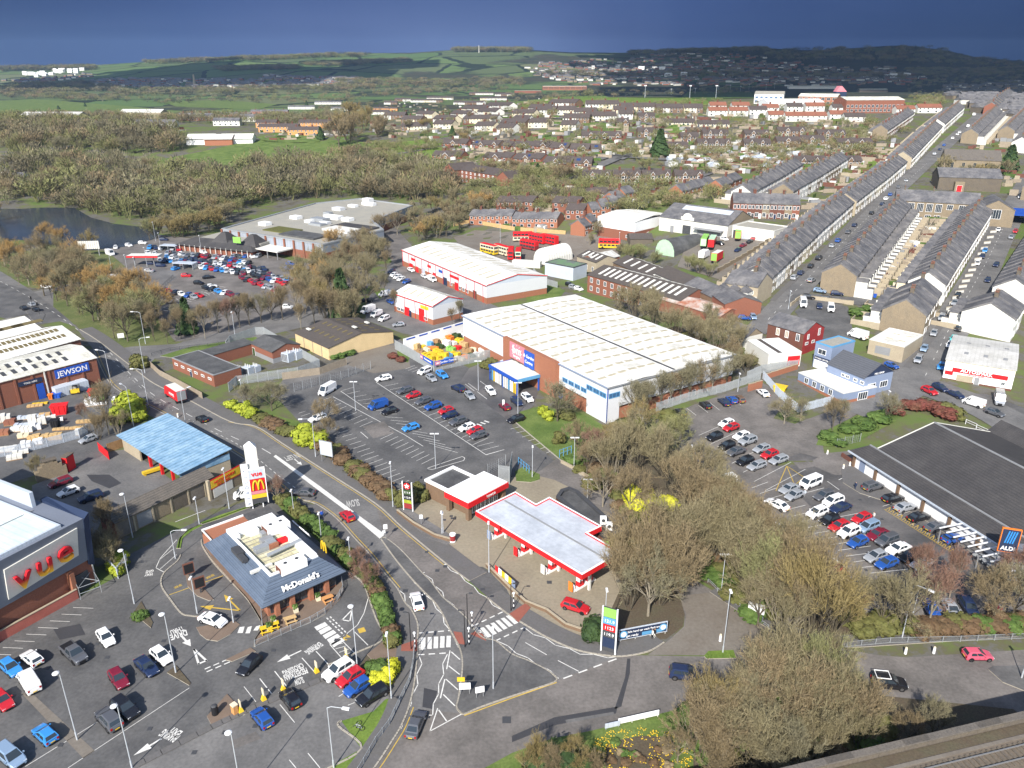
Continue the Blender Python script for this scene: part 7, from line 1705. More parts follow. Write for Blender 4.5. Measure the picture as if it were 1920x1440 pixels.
for x0,x1,y,n,so in((828,875,275,3,0),(885,935,278,4,.3),(940,958,280,1,0),(960,1030,281,4,.5),(1030,1065,284,2,.6),(1068,1105,287,2,0),(1108,1128,288,1,.6),(810,865,298,3,0),(905,958,302,3,.2),(962,1015,305,3,.4),(1018,1072,312,3,0),(1075,1110,314,2,.5)):
 est(x0,x1,y,n,['bung','estate'],'brick bungalow with white bargeboards and dark roof in the mid-distance cul-de-sac',2,3.0,5.8,solar=so)
for x0,x1,y,n,st,e_ in((1245,1304,236,7,'pebble',3),(1307,1368,239,7,'pebble',3),(1287,1332,254,4,'pebble',3.2),(1196,1228,229,3,'bung',5),(1275,1310,268,3,'bung',4.6),(1307,1370,282,6,'bung',5),(1317,1366,263,5,'bung',5),(1250,1290,282,3,'bung',3),(1394,1445,280,5,'bung',4.4),(1395,1442,262,4,'bung',4.4),(1090,1165,262,6,'bung',3.2),(1155,1180,238,2,'bung',4),(1195,1228,258,3,'bung',4.5),
 (1457,1510,258,4,'bung',5),(1500,1545,275,3,'bung',5),(1532,1585,262,4,'bung',4.5),(1568,1635,278,5,'bung',4),(1455,1500,278,3,'bung',5),(1488,1550,312,5,'bung',3.6),(1575,1615,312,3,'bung',3.6)):
 est(x0,x1,y,n,st,'brick or pebbled house left of the allotments' if x0<1400 else 'gabled brown brick house above the allotments on the right',2 if st=='bung' else 0,e_,e_+2.3)
for x0,x1,y,n,st in((1440,1470,226,2,'redroof'),(1472,1508,228,2,'redroof'),(1508,1550,228,2,'redroof'),(1555,1588,225,2,'redroof'),(1330,1362,208,2,'redroof'),(1372,1405,208,2,'redroof'),(1328,1364,218,2,'redroof'),(1367,1402,218,2,'redroof'),(1583,1622,230,2,'boxy'),(1405,1438,216,2,'boxy'),(1430,1460,212,2,'redroof'),(1475,1505,210,2,'boxy'),(1510,1545,209,2,'redroof'),(1560,1592,212,2,'boxy'),(1605,1640,212,2,'redroof'),(1680,1715,215,2,'redroof'),(1720,1765,212,3,'redroof')):
 est(x0,x1,y,n,st,'white semi-detached house with red or brown roof below the academy',0,5.0,7.4,grp='semi-detached houses')
# white boxy council houses, several ranks deep
WG='white boxy estate houses'
rows_w=[(990,1030,212),(1028,1080,202),(1098,1160,205),(1160,1230,210),(1230,1280,212),(1044,1075,216),(1075,1118,220),(960,1000,222),(1000,1040,216),(1100,1155,228),(1150,1188,216),(1055,1105,232),(990,1025,240),(1050,1080,245),(960,990,234),(1282,1318,212),(1160,1186,224),
 (865,912,212),(912,955,206),(845,880,222),(868,930,232),(938,985,240),(895,930,218),(812,850,232),(752,790,232),(752,800,246),(780,810,222),(720,760,224),(812,848,242),(890,925,246),(930,962,250),(690,730,215),(770,830,192),(800,850,187),(740,770,190),(850,905,196),(900,950,188),(928,962,180),(880,925,178),(720,745,196)]
for i,(x0,x1,y)in enumerate(rows_w):
 est(x0,x1,y,max(2,round((x1-x0)/12)),['boxy','boxy','pebble','boxy2'],'white brown-roofed house in the boxy estate, '+('left part' if x0<850 else 'centre left' if x0<960 else 'centre right' if x0<1080 else 'right part'),0,4.8,7.6,D=9,grp=WG,name='white_house')
for x0,x1,y,n,st in((485,560,248,6,'orange'),(560,640,240,7,'orange'),(540,600,254,4,'orange'),(480,520,240,3,'orange'),(700,745,208,4,'orange'),(100,165,238,7,'stone'),(170,240,244,7,'stone'),(245,330,240,9,'white'),(335,400,226,8,'brick'),(400,470,220,8,'brick'),(470,540,214,8,'brick'),(180,215,262,3,'white'),(258,292,252,3,'white'),(135,160,262,2,'white'),(540,590,205,5,'white'),(590,640,196,5,'white'),(400,450,236,5,'white'),(450,490,228,4,'white'),(620,680,208,5,'white'),(10,45,345,2,'white'),(0,30,325,2,'white')):
 est(x0,x1,y,n,st,{'orange':'orange brick house in the low terraces left of the big bare tree','stone':'grey stone terraced house in the far left valley village','white':'white walled house among the far left trees','brick':'red brick terraced house in the far left row'}[st],0,5.2,7.2,D=8,grp='houses in the far left valley',name='distant_house')
for i in range(46):
 x,y=R.uniform(1250,1500),R.uniform(285,322);
 if y<300 and x<1290:continue
 A_=P(x,y);m=R.choice([cL,wW,cL,'wood_grey','grey',wC]);q=thing('allotment_shed' if m!=cL else 'greenhouse',('pale greenhouse' if m==cL else 'small garden shed')+' on the hillside allotments','shed' if m!=cL else 'greenhouse',(A_.x,A_.y,G(A_)),R.uniform(0,3),'allotment sheds and greenhouses')
 w_,l_=R.uniform(2.2,3.5),R.uniform(3,8);ob('wall',once(('sh',i%5,m),lambda:gable_mesh(3,5,1.9,2.8,m,-1)),q);ob('roof',once(('shr',i%5,m),lambda:roof_mesh(3,5,1.9,2.8,m,o=.1)),q,(0,0,.02));q.scale=(w_/3,l_/5,1)
# ================================================================== VEHICLES
def lot(rows,where,group,nose=None,full=True,sc_=1.0,drv=False):
 for t in rows:
  x,y,c,k=t[:4];dx,dy=t[4:6]if len(t)>5 else nose
  lab=f"{NICE.get(c, c)} {k} {where}"
  car(x,y,dx,dy,c,k,lab,group,full,sc_*R.uniform(.97,1.02),jit=.03)
NICE=dict(navy='dark blue',ice='pale blue',sky='bright blue',grey='dark grey',lime='lime green')
Hb,Sa,Su,Es,Mp='hatchback','saloon','suv','estate','people carrier'
lot([(22,1258,'sky',Hb,1,.9),(61,1240,'white',Hb,-1,-.8),(57,1285,'white','van',-.6,-1),(7,1320,'red',Hb,1,1),(140,1231,'grey','pickup truck',1,1),(200,1202,'white',Hb,.8,1),(224,1279,'maroon',Hb,.8,1.1),(276,1255,'navy',Sa,1,1),(304,1236,'white',Hb,1,.9),(236,1335,'black',Su,1,.9),(206,1355,'grey',Su,-1,-1),(86,1383,'sky',Hb,-1,-1),(22,1425,'ice',Mp,1,.9)],'parked in the cinema car park','cars in the cinema car park',sc_=1.02)
car(57,1285,-.6,-1,'white','van','x')if False else None
lot([(400,1168,'white',Sa,1,.35)],'driving round the drive-through lane','moving cars');lot([(468,1253,'black',Hb,-.9,.9)],'driving past the restaurant terrace','moving cars')
lot([(635,1263,'white',Su),(657,1276,'red',Hb),(671,1294,'blue',Hb),(699,1309,'black',Es)],'parked in the angled bays by the shrub bed','cars in the angled bays',(-1,.6))
lot([(545,1316,'black',Hb,-.8,-1),(492,1352,'blue',Hb,-.8,-1)],'parked on the lower car park below the kerb','cars on the lower car park')
lot([(782,1132,'white',Sa,-.3,-1)],'driving away up the main road above the left zebra crossing','moving cars');lot([(780,1364,'grey',Sa,.45,-1)],'driving towards the left zebra crossing','moving cars');lot([(1285,1270,'navy',Su,1,.12)],'driving on the roundabout below the lane entrance','moving cars')
lot([(1079,1143,'red',Es,1,.3)],'parked at the edge of the petrol forecourt','parked cars');lot([(651,972,'red',Hb,-.8,-.7)],'driving beside the white median strip','moving cars');lot([(570,928,'grey',Sa,-1,-.05)],'turning at the restaurant access road junction','moving cars');lot([(379,789,'black',Hb,-1,-.6)],'driving behind the lorry on the main road','moving cars')
c4=car(1666,1286,1,.1,'black',Su,'black off-roader with a white roof rack driving on the roundabout','moving cars')
bar(c4,'roof_rack',-1.9,-.8,1.75,-.2,-.72,1.85,wC);bar(c4,'roof_rack',-1.9,.72,1.75,-.2,.8,1.85,wC);bar(c4,'roof_rack',-1.98,-.8,1.76,-1.9,.8,1.86,wC);bar(c4,'roof_rack',-.2,-.8,1.76,-.12,.8,1.86,wC)
lot([(1832,1234,'pink',Hb,1,0)],'driving past the long guard rail','moving cars')
lot([(166,828,'silver',Hb,-1,.35),(114,909,'maroon',Es,-1,.35),(129,927,'white',Hb,-1,.35),(171,937,'navy',Su,-1,.3)],"parked by the old bus yard",'cars by the old yard')
lot([(463,932,'white','van',-1,.15)],'on the access road beside the tall sign tower','vans')
BG='cars in the superstore car park'
lot([(614,737,'white','panel van',-1,.55)],'at the top corner of the superstore car park',BG);lot([(709,765,'blue','van'),(730,775,'black',Hb),(770,806,'sky',Hb),(596,788,'white',Es)],'parked in the half-empty near bays of the superstore car park',BG,(-1,.3))
lot([(759,736,'grey',Es),(775,745,'red',Hb),(794,756,'grey',Es),(812,766,'blue',Su),(836,774,'red',Hb),(843,783,'navy',Hb),(859,795,'grey',Su),(875,806,'white',Hb),(890,812,'red',Hb),(897,821,'grey',Hb)],'in the long middle row of the superstore car park',BG,(-1,.3))
lot([(719,713,'white',Es)],'at the head of the long middle row',BG,(-1,.2));lot([(796,700,'white',Mp,-1,.4),(809,713,'silver',Hb,.8,.6),(829,707,'sky',Su,.8,.5)],'below the garden centre fence corner',BG)
lot([(859,732,'navy',Su,-1,-.5),(881,746,'silver',Hb,.7,.7),(920,737,'white',Es,.8,.8),(946,766,'maroon',Hb,-.8,-.6),(969,757,'navy',Es,.8,.7),(989,750,'white',Es,.8,.7),(967,790,'black',Es,-1,.3)],'near the superstore entrance',BG)
DG='cars in the discount store car park'
lot([(1276,777,'black',Hb,-.8,-.7),(1322,764,'black',Hb,-.8,-.7),(1357,758,'navy',Sa,-.8,-.7),(1371,754,'blue',Hb,-.8,-.7),(1385,752,'brown',Es,-.8,-.7),(1430,741,'white',Sa,-.8,-.7)],'parked nose-in along the grey fence',DG)
lot([(1361,799,'white',Hb),(1370,807,'red',Hb),(1339,824,'black',Hb),(1389,823,'white',Hb),(1401,832,'silver',Su),(1362,841,'black',Hb),(1379,852,'grey',Sa),(1427,847,'silver',Hb),(1442,857,'red',Hb),(1459,867,'silver',Es),(1396,869,'black',Hb),(1418,878,'silver',Es)],'in the upper block of the discount store car park',DG,(-1,.35),sc_=1.04)
lot([(1519,911,'white','minibus'),(1479,921,'silver',Sa),(1488,934,'silver',Hb),(1544,934,'grey',Es),(1561,945,'white',Mp),(1575,957,'navy',Sa),(1531,967,'white',Su),(1554,980,'black',Hb),(1614,977,'red',Hb),(1572,992,'red',Hb),(1627,993,'ice',Mp),(1590,1003,'white',Su),(1645,1007,'maroon',Sa),(1607,1022,'blue',Hb),(1662,1019,'grey',Mp),(1683,1034,'white',Sa),(1640,1049,'silver',Hb),(1706,1048,'black',Es),(1661,1062,'blue',Hb),(1726,1063,'silver',Hb)],'in the central rows of the discount store car park',DG,(-1,.38),sc_=1.04)
lot([(1456,951,'white',Sa,-.9,-.45)],'driving through the discount store car park','moving cars',sc_=1.04)
lot([(1636,917,'grey',Mp),(1674,939,'black',Es),(1697,956,'silver',Sa),(1722,974,'black',Sa),(1755,993,'grey',Sa),(1786,1015,'blue',Hb)],'parked along the white wall of the discount store',DG,(1,-.28),sc_=1.04)
lot([(1446,997,'white',Hb),(1467,1010,'blue',Hb),(1480,1022,'maroon',Hb),(1495,1033,'maroon',Hb),(1510,1053,'white',Su),(1537,1065,'grey',Es),(1562,1079,'maroon',Hb),(1568,1088,'red',Hb),(1612,1130,'maroon',Hb)],'parked beside the tree belt of the discount store car park',DG,(-1,.35),sc_=1.04)
lot([(1585,1106,'blue','van',1,-.2)],'at the lower end of the discount store car park',DG,sc_=1.05)
lot([(1815,1144,'navy',Es,.6,1),(1782,1147,'silver',Sa,.6,1),(1745,1149,'blue',Hb,.6,1),(1865,1153,'maroon',Hb,-.5,-1)],'parked behind the roadside hedge at the lower right',DG,sc_=1.02)
lot([(1357,909,'white','van',-.8,.2)],'with blue lower panels half hidden by the tree belt',DG)
SG='cars along the hillside streets'
lot([(1742,738,'red',Hb,1,.5),(1762,732,'navy',Hb,1,.5),(1790,744,'navy',Sa,1,.5),(1824,761,'white','van',-1,-.35),(1872,755,'silver','panel van',.1,1),(1864,779,'grey',Hb,1,.4)],'parked on the street above the discount store',SG,sc_=1.05)
lot([(1489,524,'silver',Mp),(1501,515,'navy',Hb),(1520,502,'black',Hb),(1535,487,'black',Su),(1560,464,'silver',Hb),(1571,454,'blue',Hb),(1590,438,'grey',Hb),(1602,425,'navy',Hb),(1634,402,'black',Hb),(1654,385,'navy',Hb),(1661,375,'white',Es),(1669,367,'blue',Hb),(1684,353,'grey',Hb),(1699,341,'silver',Hb)],'parked on the left-hand terraced street',SG,(.7,-.65),full=False,sc_=1.05)
lot([(1752,291,'silver',Mp),(1762,282,'navy',Hb),(1770,274,'blue',Hb),(1786,261,'white',Hb),(1795,254,'white',Hb),(1799,250,'white',Hb),(1815,239,'white','van'),(1826,217,'white','van'),(1838,212,'navy',Hb)],'parked high up the left-hand terraced street',SG,(.7,-.65),full=False,sc_=1.1)
lot([(1521,529,'silver',Hb,.9,-.5),(1537,549,'ice',Hb,1,.2),(1569,554,'navy',Hb,1,.1),(1516,561,'black',Hb,1,.1),(1550,563,'black',Hb,1,.1)],'parked beside the end gable of the stone terrace',SG,sc_=1.05)
lot([(1505,574,'white','panel van',.1,1),(1536,578,'navy',Hb,.1,1),(1557,583,'white','van',.1,1),(1607,634,'white','panel van',-.8,-.3)],'in the yard behind the red-gabled house','vehicles in the back yard',sc_=1.05)
lot([(1871,434,'white',Hb),(1846,473,'sky',Hb),(1841,484,'navy',Hb),(1832,497,'white',Hb),(1895,448,'silver',Hb),(1903,437,'red',Hb),(1867,500,'navy',Hb),(1851,529,'navy',Hb),(1795,558,'black',Hb),(1789,572,'silver',Hb),(1765,600,'silver',Mp),(1750,629,'silver',Hb),(1796,620,'black',Hb),(1787,640,'cyan',Hb),(1780,651,'white',Hb),(1732,658,'ice',Hb),(1721,679,'silver',Mp),(1764,692,'sky',Hb),(1912,372,'white',Hb),(1916,409,'white',Hb)],'parked on the right-hand terraced street',SG,(-.45,.9),sc_=1.04)
lot([(1671,690,'blue',Hb,1,.4)],'parked at the corner behind the blue-grey shop',SG)
IG='cars on the industrial estate'
lot([(734,512,'navy',Hb),(738,518,'white',Hb),(745,522,'white',Hb),(752,526,'white',Hb),(762,531,'blue',Hb),(771,509,'white',Hb,1,.5),(796,521,'white',Hb,1,.5),(810,527,'white','van',1,.5)],'parked in front of the long white industrial unit',IG,(-1,.4),sc_=1.02)
lot([(722,555,'white','van',-1,.2),(687,566,'black',Sa,1,.05),(733,569,'blue',Hb,1,.5),(690,586,'white','panel van',-1,.3),(706,593,'white','van',-1,.4),(720,601,'white',Mp,-1,.4),(747,612,'silver',Hb,-1,.1)],'parked beside the smaller white industrial unit',IG)
lot([(1349,459,'black',Sa,1,.3),(1358,451,'white',Hb,1,.3),(1383,472,'navy',Hb,-1,.6),(1393,463,'maroon',Hb,-1,.6),(1413,450,'red',Hb,-1,.6),(1405,456,'black',Hb,-1,.6),(1075,541,'silver',Hb,1,.3),(1085,544,'white',Hb,1,.3),(1068,536,'black',Hb,1,.3)],'parked in the yards between mills and depot',IG,full=False)
lot([(88,540,'white',Hb,1,0),(45,580,'black',Sa,-1,-.6),(68,583,'black',Hb,-1,-.6),(60,573,'silver',Hb,-1,-.6)],'waiting at the traffic lights junction','cars at the junction',full=False)
lot([(1395,600,'blue',Hb,1,0),(1412,598,'ice',Hb,.3,.5)],'parked in the small walled yard behind the scrub','cars in yards')
# supermarket car park, six crowded lines
AG='cars in the supermarket car park';pal=['white','white','silver','grey','navy','black','blue','red','silver','white','maroon','sky','black']
for j,(x0,y0,x1,y1,n)in enumerate(((276,466,340,470,6),(272,477,345,478,6),(300,483,500,508,22),(296,489,480,513,20),(335,492,470,517,14),(372,503,480,519,11),(483,513,543,530,7),(480,520,540,535,6),(432,484,490,482,5),(340,480,420,486,9),(400,484,470,496,9),(450,522,520,548,8),(300,545,370,560,6),(380,540,450,560,6))):
 for i in range(n):
  if R.random()<.1:continue
  t=(i+.5)/n;c=R.choice(pal);x,y=x0+(x1-x0)*t,y0+(y1-y0)*t+R.uniform(-.5,.5)
  car(x,y,(1 if(i+j)%2 else-1),.9 if j<7 else .5,c,R.choice([Hb,Hb,Sa,Su,Mp]),f"{NICE.get(c, c)} car in the crowded rows of the supermarket car park",AG,False,1.0,cat='car')
lot([(350,519,'red',Hb,1,0),(391,522,'black',Sa,1,-.1),(373,533,'black',Hb,1,.1),(396,539,'white',Sa,1,-.1),(318,556,'grey',Hb,.5,1),(373,557,'red',Hb,1,.1),(378,597,'navy',Sa,1,-.2),(281,510,'silver',Hb,1,0),(242,462,'white',Hb,1,.2),(217,466,'white',Hb,.2,1),(268,457,'white',Hb,1,0),(308,451,'navy',Hb,1,0),(555,523,'red',Hb,.4,1),(545,497,'blue',Hb,1,.1),(543,506,'blue',Hb,1,.1),(207,478,'white','panel van',1,.3),(382,475,'white',Hb,1,.2),(285,496,'navy',Hb,1,0),(302,500,'navy',Hb,1,0),(330,506,'sky',Hb,1,-.3),(415,573,'navy',Hb,1,-.2),(540,578,'white',Hb,1,0)],'on the open tarmac of the supermarket car park',AG,full=False)
def truck(px,py,dx,dy,cab,side,top,label,L_=7.5,name='lorry',cat='lorry',h=3.3,text=None,back=None,group=None):
 A_=P(px,py);B_=P(px+dx*6,py+dy*6);q=thing(name,label,cat,(A_.x,A_.y,G(A_)+.1),ang(A_,B_),group);x1=L_/2-1.9
 bar(q,'chassis',-L_/2,-1.0,.5,L_/2,1.0,.9,'black');b=MB();b.box(-L_/2,-1.2,.9,x1,1.2,h,0,1);b.build('cargo_box',[side,top],q)
 b=MB();b.hexa([(x1+.1,-1.1,.6),(L_/2,-1.1,.6),(L_/2,1.1,.6),(x1+.1,1.1,.6)],[(x1+.1,-1.05,2.7),(L_/2-.35,-1.05,2.7),(L_/2-.35,1.05,2.7),(x1+.1,1.05,2.7)]);b.build('cab',cab,q);bar(q,'windscreen',L_/2-.3,-.95,1.6,L_/2-.08,.95,2.4,'glass')
 for fx in(-L_/2+1.3,L_/2-1.1):
  for s_ in(-1,1):w=MB();w.tube((fx,s_*1.0-.14,.48),(fx,s_*1.0+.14,.48),.48,n=12);w.build('wheel','rubber',q)
 if back:bar(q,'rear_door',-L_/2-.06,-1.1,1.0,-L_/2,1.1,h-.15,back)
 if text:wtext(text,1.0,-1.0,-1.25,1.6,wC,q);wtext(text,1.0,-1.0,1.25,1.6,wC,q,rot=(90,0,180))
 return q
truck(330,749,-.9,-.6,rP,rP,wW,'red sided delivery lorry with a white roof driving up the main road',8.2,h=3.5,text='Argos' if False else 'HOME',back='grey')
truck(1321,460,.35,-1,gP,gP,gP,'left of the two pale green lorries backed to the depot',13,h=4,group='green lorries',back='green_pale');truck(1335,462,.35,-1,gP,rP,'green_pale','right of the two pale green lorries, with a red side',13,h=4,group='green lorries')
truck(1345,490,.6,-.5,gP,rP,wW,'green and red lorry standing alone in the depot yard',9,h=4,back=gP);truck(1320,485,.6,-.5,wC,wC,wC,'white lorry beside the green and red lorry',7,h=3.5);truck(1383,448,.1,-1,rP,rP,gP,'lorry with green tail doors parked in the annexe doorway',9,h=3.8,back=gP)
# double deck buses
def bus(px,py,dx,dy,c1,c2,label):
 A_=P(px,py);B_=P(px+dx*6,py+dy*6);q=thing('double_deck_bus',label,'bus',(A_.x,A_.y,G(A_)+.15),ang(A_,B_),'old buses in the bus yard');Lb_=9.5
 bar(q,'lower_deck',-Lb_/2,-1.25,.4,Lb_/2,1.25,2.2,c1);bar(q,'upper_deck',-Lb_/2,-1.22,2.2,Lb_/2-.1,1.22,4.1,c2);b=MB();b.hexa([(-Lb_/2,-1.22,4.1),(Lb_/2-.1,-1.22,4.1),(Lb_/2-.1,1.22,4.1),(-Lb_/2,1.22,4.1)],[(-Lb_/2+.3,-.9,4.35),(Lb_/2-.4,-.9,4.35),(Lb_/2-.4,.9,4.35),(-Lb_/2+.3,.9,4.35)]);b.build('roof',rP,q)
 for s_ in(-1,1):
  for k_ in range(5):bar(q,'window',-Lb_/2+.6+k_*1.75,s_*1.27-.03,2.8,-Lb_/2+2.0+k_*1.75,s_*1.27+.03,3.6,'glass');bar(q,'window',-Lb_/2+.6+k_*1.75,s_*1.28-.03,1.2,-Lb_/2+2.0+k_*1.75,s_*1.28+.03,1.95,'glass')
  for fx in(-2.8,2.9):w=MB();w.tube((fx,s_*1.1-.15,.5),(fx,s_*1.1+.15,.5),.5,n=10);w.build('wheel','rubber',q)
 bar(q,'front_window',Lb_/2-.08,-1.0,1.2,Lb_/2+.04,1.0,2.0,'glass');bar(q,'front_window',Lb_/2-.12,-1.0,2.8,Lb_/2-.04,1.0,3.6,'glass')
for t in((917,476,1,.25,yP,'cream','yellow and cream double deck bus with red roof, leftmost in the yard'),(942,478,1,.3,'cream','cream','cream double deck bus second from the left in the yard'),(958,484,-.2,1,rP,rP,'red double deck bus beside the arched store'),(972,486,-.2,1,rP,'green_pale','red double deck bus with a pale green upper deck'),(980,452,-1,.1,'cream',rP,'cream and red double deck bus at the back of the yard'),(1008,456,-1,-.2,rP,rP,'red double deck bus at the back right of the yard'),(1030,458,-1,-.2,rP,rP,'farthest right red bus behind the arched store'),(992,468,-1,-.2,'maroon_wall',rP,'dark red double deck bus in the middle of the yard'),(1142,466,-1,.1,yP,rP,'single red and yellow bus on the far side of the bus yard')):bus(*t)
# ================================================================== TREES AND SHRUBS
TGp='bare winter trees'
def trees(lst,where,group=TGp,far=False):
 for t in lst:
  x,y,h=t[:3];st=t[3]if len(t)>3 else 'round';m=t[4]if len(t)>4 else 'twig_olive';wx=t[5]if len(t)>5 else 1;bk=t[6]if len(t)>6 else('bark_pale' if R.random()<.25 else 'bark')
  nm={'twig_olive':'olive-grey','twig_brown':'brown','twig_grey':'grey','twig_red':'reddish','twig_orange':'orange','twig_gold':'golden-brown','twig_green':'greenish'}[m]
  tree(x,y,h,st,m,f"{nm} {'bare' if m != 'twig_orange' else 'willow'} {'tree' if st != 'fan' else 'thicket'} {where}",group=group,wx=wx,bark=bk,far=far)
O_,B_,Y_,RD_,OR_,GO_,GN_='twig_olive','twig_brown','twig_grey','twig_red','twig_orange','twig_gold','twig_green'
# belt between petrol station and discount store
trees([(1045,790,10,'round',Y_,1.1),(1082,848,8,'round',B_),(1110,868,8,'round',RD_),(1200,812,8.5,'round',GO_,1.1),(1192,780,9,'tall',Y_)],'on the lawn strip by the superstore corner')
trees([(1100,890,8,'round',B_),(1190,880,12,'fan',O_),(1150,905,12,'fan',O_,1.1,'bark_pale'),(1245,895,12,'fan',O_,1.1),(1270,850,10,'round',GN_),(1310,915,11,'round',O_,1.1),(1180,965,10,'round',B_),(1290,965,12,'fan',B_,1.1),(1335,985,12,'fan',O_),(1360,1010,12,'round',B_,1.1),(1240,860,9,'round',GN_,1.2),(1165,850,7,'round',GO_,1.3),(1150,835,5.5,'round',GO_,1.4)],'in the tree belt above the petrol station')
trees([(1205,1065,13,'round',B_,1.2),(1235,1130,15,'fan',B_,1.1),(1180,1140,12,'fan',B_,1.0),(1215,1155,12,'round',Y_,1.1,'bark_pale'),(1170,1090,11,'fan',GO_),(1285,1060,13,'fan',O_,1.1),(1330,1070,13,'fan',O_),(1390,1080,13,'round',O_,1.1),(1345,1035,12,'fan',O_),],'in the dense clump between forecourt and lane')
trees([(1410,1120,13,'fan',O_,1.1),(1450,1140,13,'fan',GN_,1.1),(1490,1175,15,'fan',B_),(1430,1060,11,'round',B_),(1480,1095,12,'fan',O_),(1525,1200,15,'fan',GO_,1.0),(1470,1200,12,'fan',O_),(1420,1175,9,'round',O_),(1390,1020,10,'round',B_),(1560,1185,11,'fan',GO_)],'in the woodland strip beside the curved lane')
trees([(1685,1190,11,'round',O_,1.1),(1740,1175,11,'tall',RD_,1.2),(1780,1120,9,'tall',RD_),(1860,1170,10,'round',B_),(1895,1165,10,'round',Y_),(1720,1110,9,'tall',RD_),(1650,1180,9,'round',O_),(1905,1120,9,'round',RD_)],'behind the guard rail at the lower right')
trees([(1130,950,9,'round',B_),(1260,930,11,'fan',O_,1.1),(1310,1000,12,'fan',B_,1.1),(1250,1040,12,'fan',O_,1.1),(1195,1120,13,'fan',B_,1.1),(1255,1095,12,'fan',B_),(1380,1050,12,'fan',B_,1.1),(1360,960,9,'fan',O_),(1430,1095,12,'fan',B_),(1505,1150,12,'fan',O_,1.1),(1465,1165,12,'fan',B_,1.1),(1545,1175,11,'fan',O_)],'filling the middle of the tree belt')
# roundabout wood, lower right corner
trees([(1300,1395,9,'fan',B_,1.1),(1360,1400,10,'fan',O_,1.1),(1430,1330,10,'round',O_,1.1),(1480,1300,10,'fan',O_),(1420,1420,10,'fan',Y_,1.1),(1500,1390,10,'fan',O_,1.1),(1560,1370,10,'round',O_,1.1),(1610,1365,7,'fan',Y_),(1550,1310,10,'fan',GN_,1.1),(1555,1275,8,'round',O_),(1350,1460,8,'fan',B_),(1270,1430,5,'round',B_),(1460,1470,9,'fan',Y_),(1520,1440,8,'fan',O_),(1610,1405,8,'fan',O_),(1700,1395,5,'round',B_),(1745,1385,6,'round',Y_),(1515,1350,10,'fan',O_),(1400,1370,9,'fan',O_)],'in the roundabout wood beside the viaduct')
trees([(1040,1450,5,'fan',B_),(1075,1445,5,'round',GO_),(1000,1455,5,'fan',GO_),(1110,1455,4,'fan',B_)],'at the bottom edge of the roundabout lawn')
trees([(1310,1440,10,'fan',B_,1.1),(1345,1420,10,'fan',B_),(1395,1440,11,'fan',O_),(1440,1380,12,'fan',B_,1.1),(1475,1345,12,'fan',O_,1.1),(1535,1400,11,'fan',B_,1.1),(1580,1390,10,'fan',B_),(1345,1370,9,'fan',GO_)],'in the lower part of the roundabout wood')
# near left
trees([(205,815,13,'tall',B_,1.0),(185,825,7,'fan',B_,1.2),(222,818,6,'fan',O_,1.2),(213,1020,9,'tall',B_),(205,1055,8,'fan',B_),(222,1065,7,'fan',O_),(160,800,6,'tall',RD_),(70,895,5,'fan',O_)],'beside the yards on the left')
trees([(465,770,7,'round',Y_,1.2),(510,770,8,'round',Y_,1.3),(610,800,7,'round',B_,1.2),(613,828,6,'round',B_),(520,945,6,'round',RD_),(690,1110,6,'round',RD_),(672,1075,5,'round',RD_)],'along the main road verge')
trees([(1660,790,7,'round',Y_,1.2),(1560,808,8,'tall',B_,1.2),(1575,800,7,'tall',Y_),(1470,795,7,'round',O_,1.3),(1500,790,6,'tall',Y_)],'around the discount store entrance')
trees([(1190,786,10,'round',Y_),(1212,777,9,'tall',Y_,1.3),(1238,767,10,'tall',Y_,1.3),(1256,760,9,'tall',B_,1.3),(1274,754,9,'tall',Y_,1.3),(1292,748,10,'tall',Y_,1.3),(1312,741,10,'round',B_),(1335,732,10,'round',Y_),(1362,720,9,'round',Y_)],'against the right end wall of the superstore','trees behind the superstore')
trees([(1190,600,12,'fan',O_,1.2),(1230,618,12,'fan',O_,1.1),(1265,640,11,'fan',O_,1.1),(1300,655,11,'fan',O_,1.1),(1340,668,11,'fan',O_,1.1),(1160,585,9,'fan',O_),(1385,660,10,'fan',O_),(1365,690,9,'fan',B_),(1215,590,10,'round',O_),(1290,630,9,'round',O_),(1335,640,9,'round',O_),(1400,700,7,'fan',O_),(1370,625,7,'fan',B_),(1330,615,8,'fan',O_)],'in the scrub belt behind the superstore','trees behind the superstore')
trees([(830,595,7,'tall',Y_),(862,600,7,'tall',Y_),(848,610,6,'tall',B_),(1120,445,8,'round',O_),(1105,460,6,'fan',O_),(1180,490,7,'fan',GN_,1.3),(1200,488,7,'fan',GN_,1.3),(1160,480,6,'fan',O_,1.3),(1225,495,6,'fan',GN_,1.3),(1310,512,7,'fan',GN_,1.4),(1290,505,6,'fan',GN_,1.3),(1330,520,6,'fan',GN_,1.3)],'beside the industrial yards','trees between the yards')
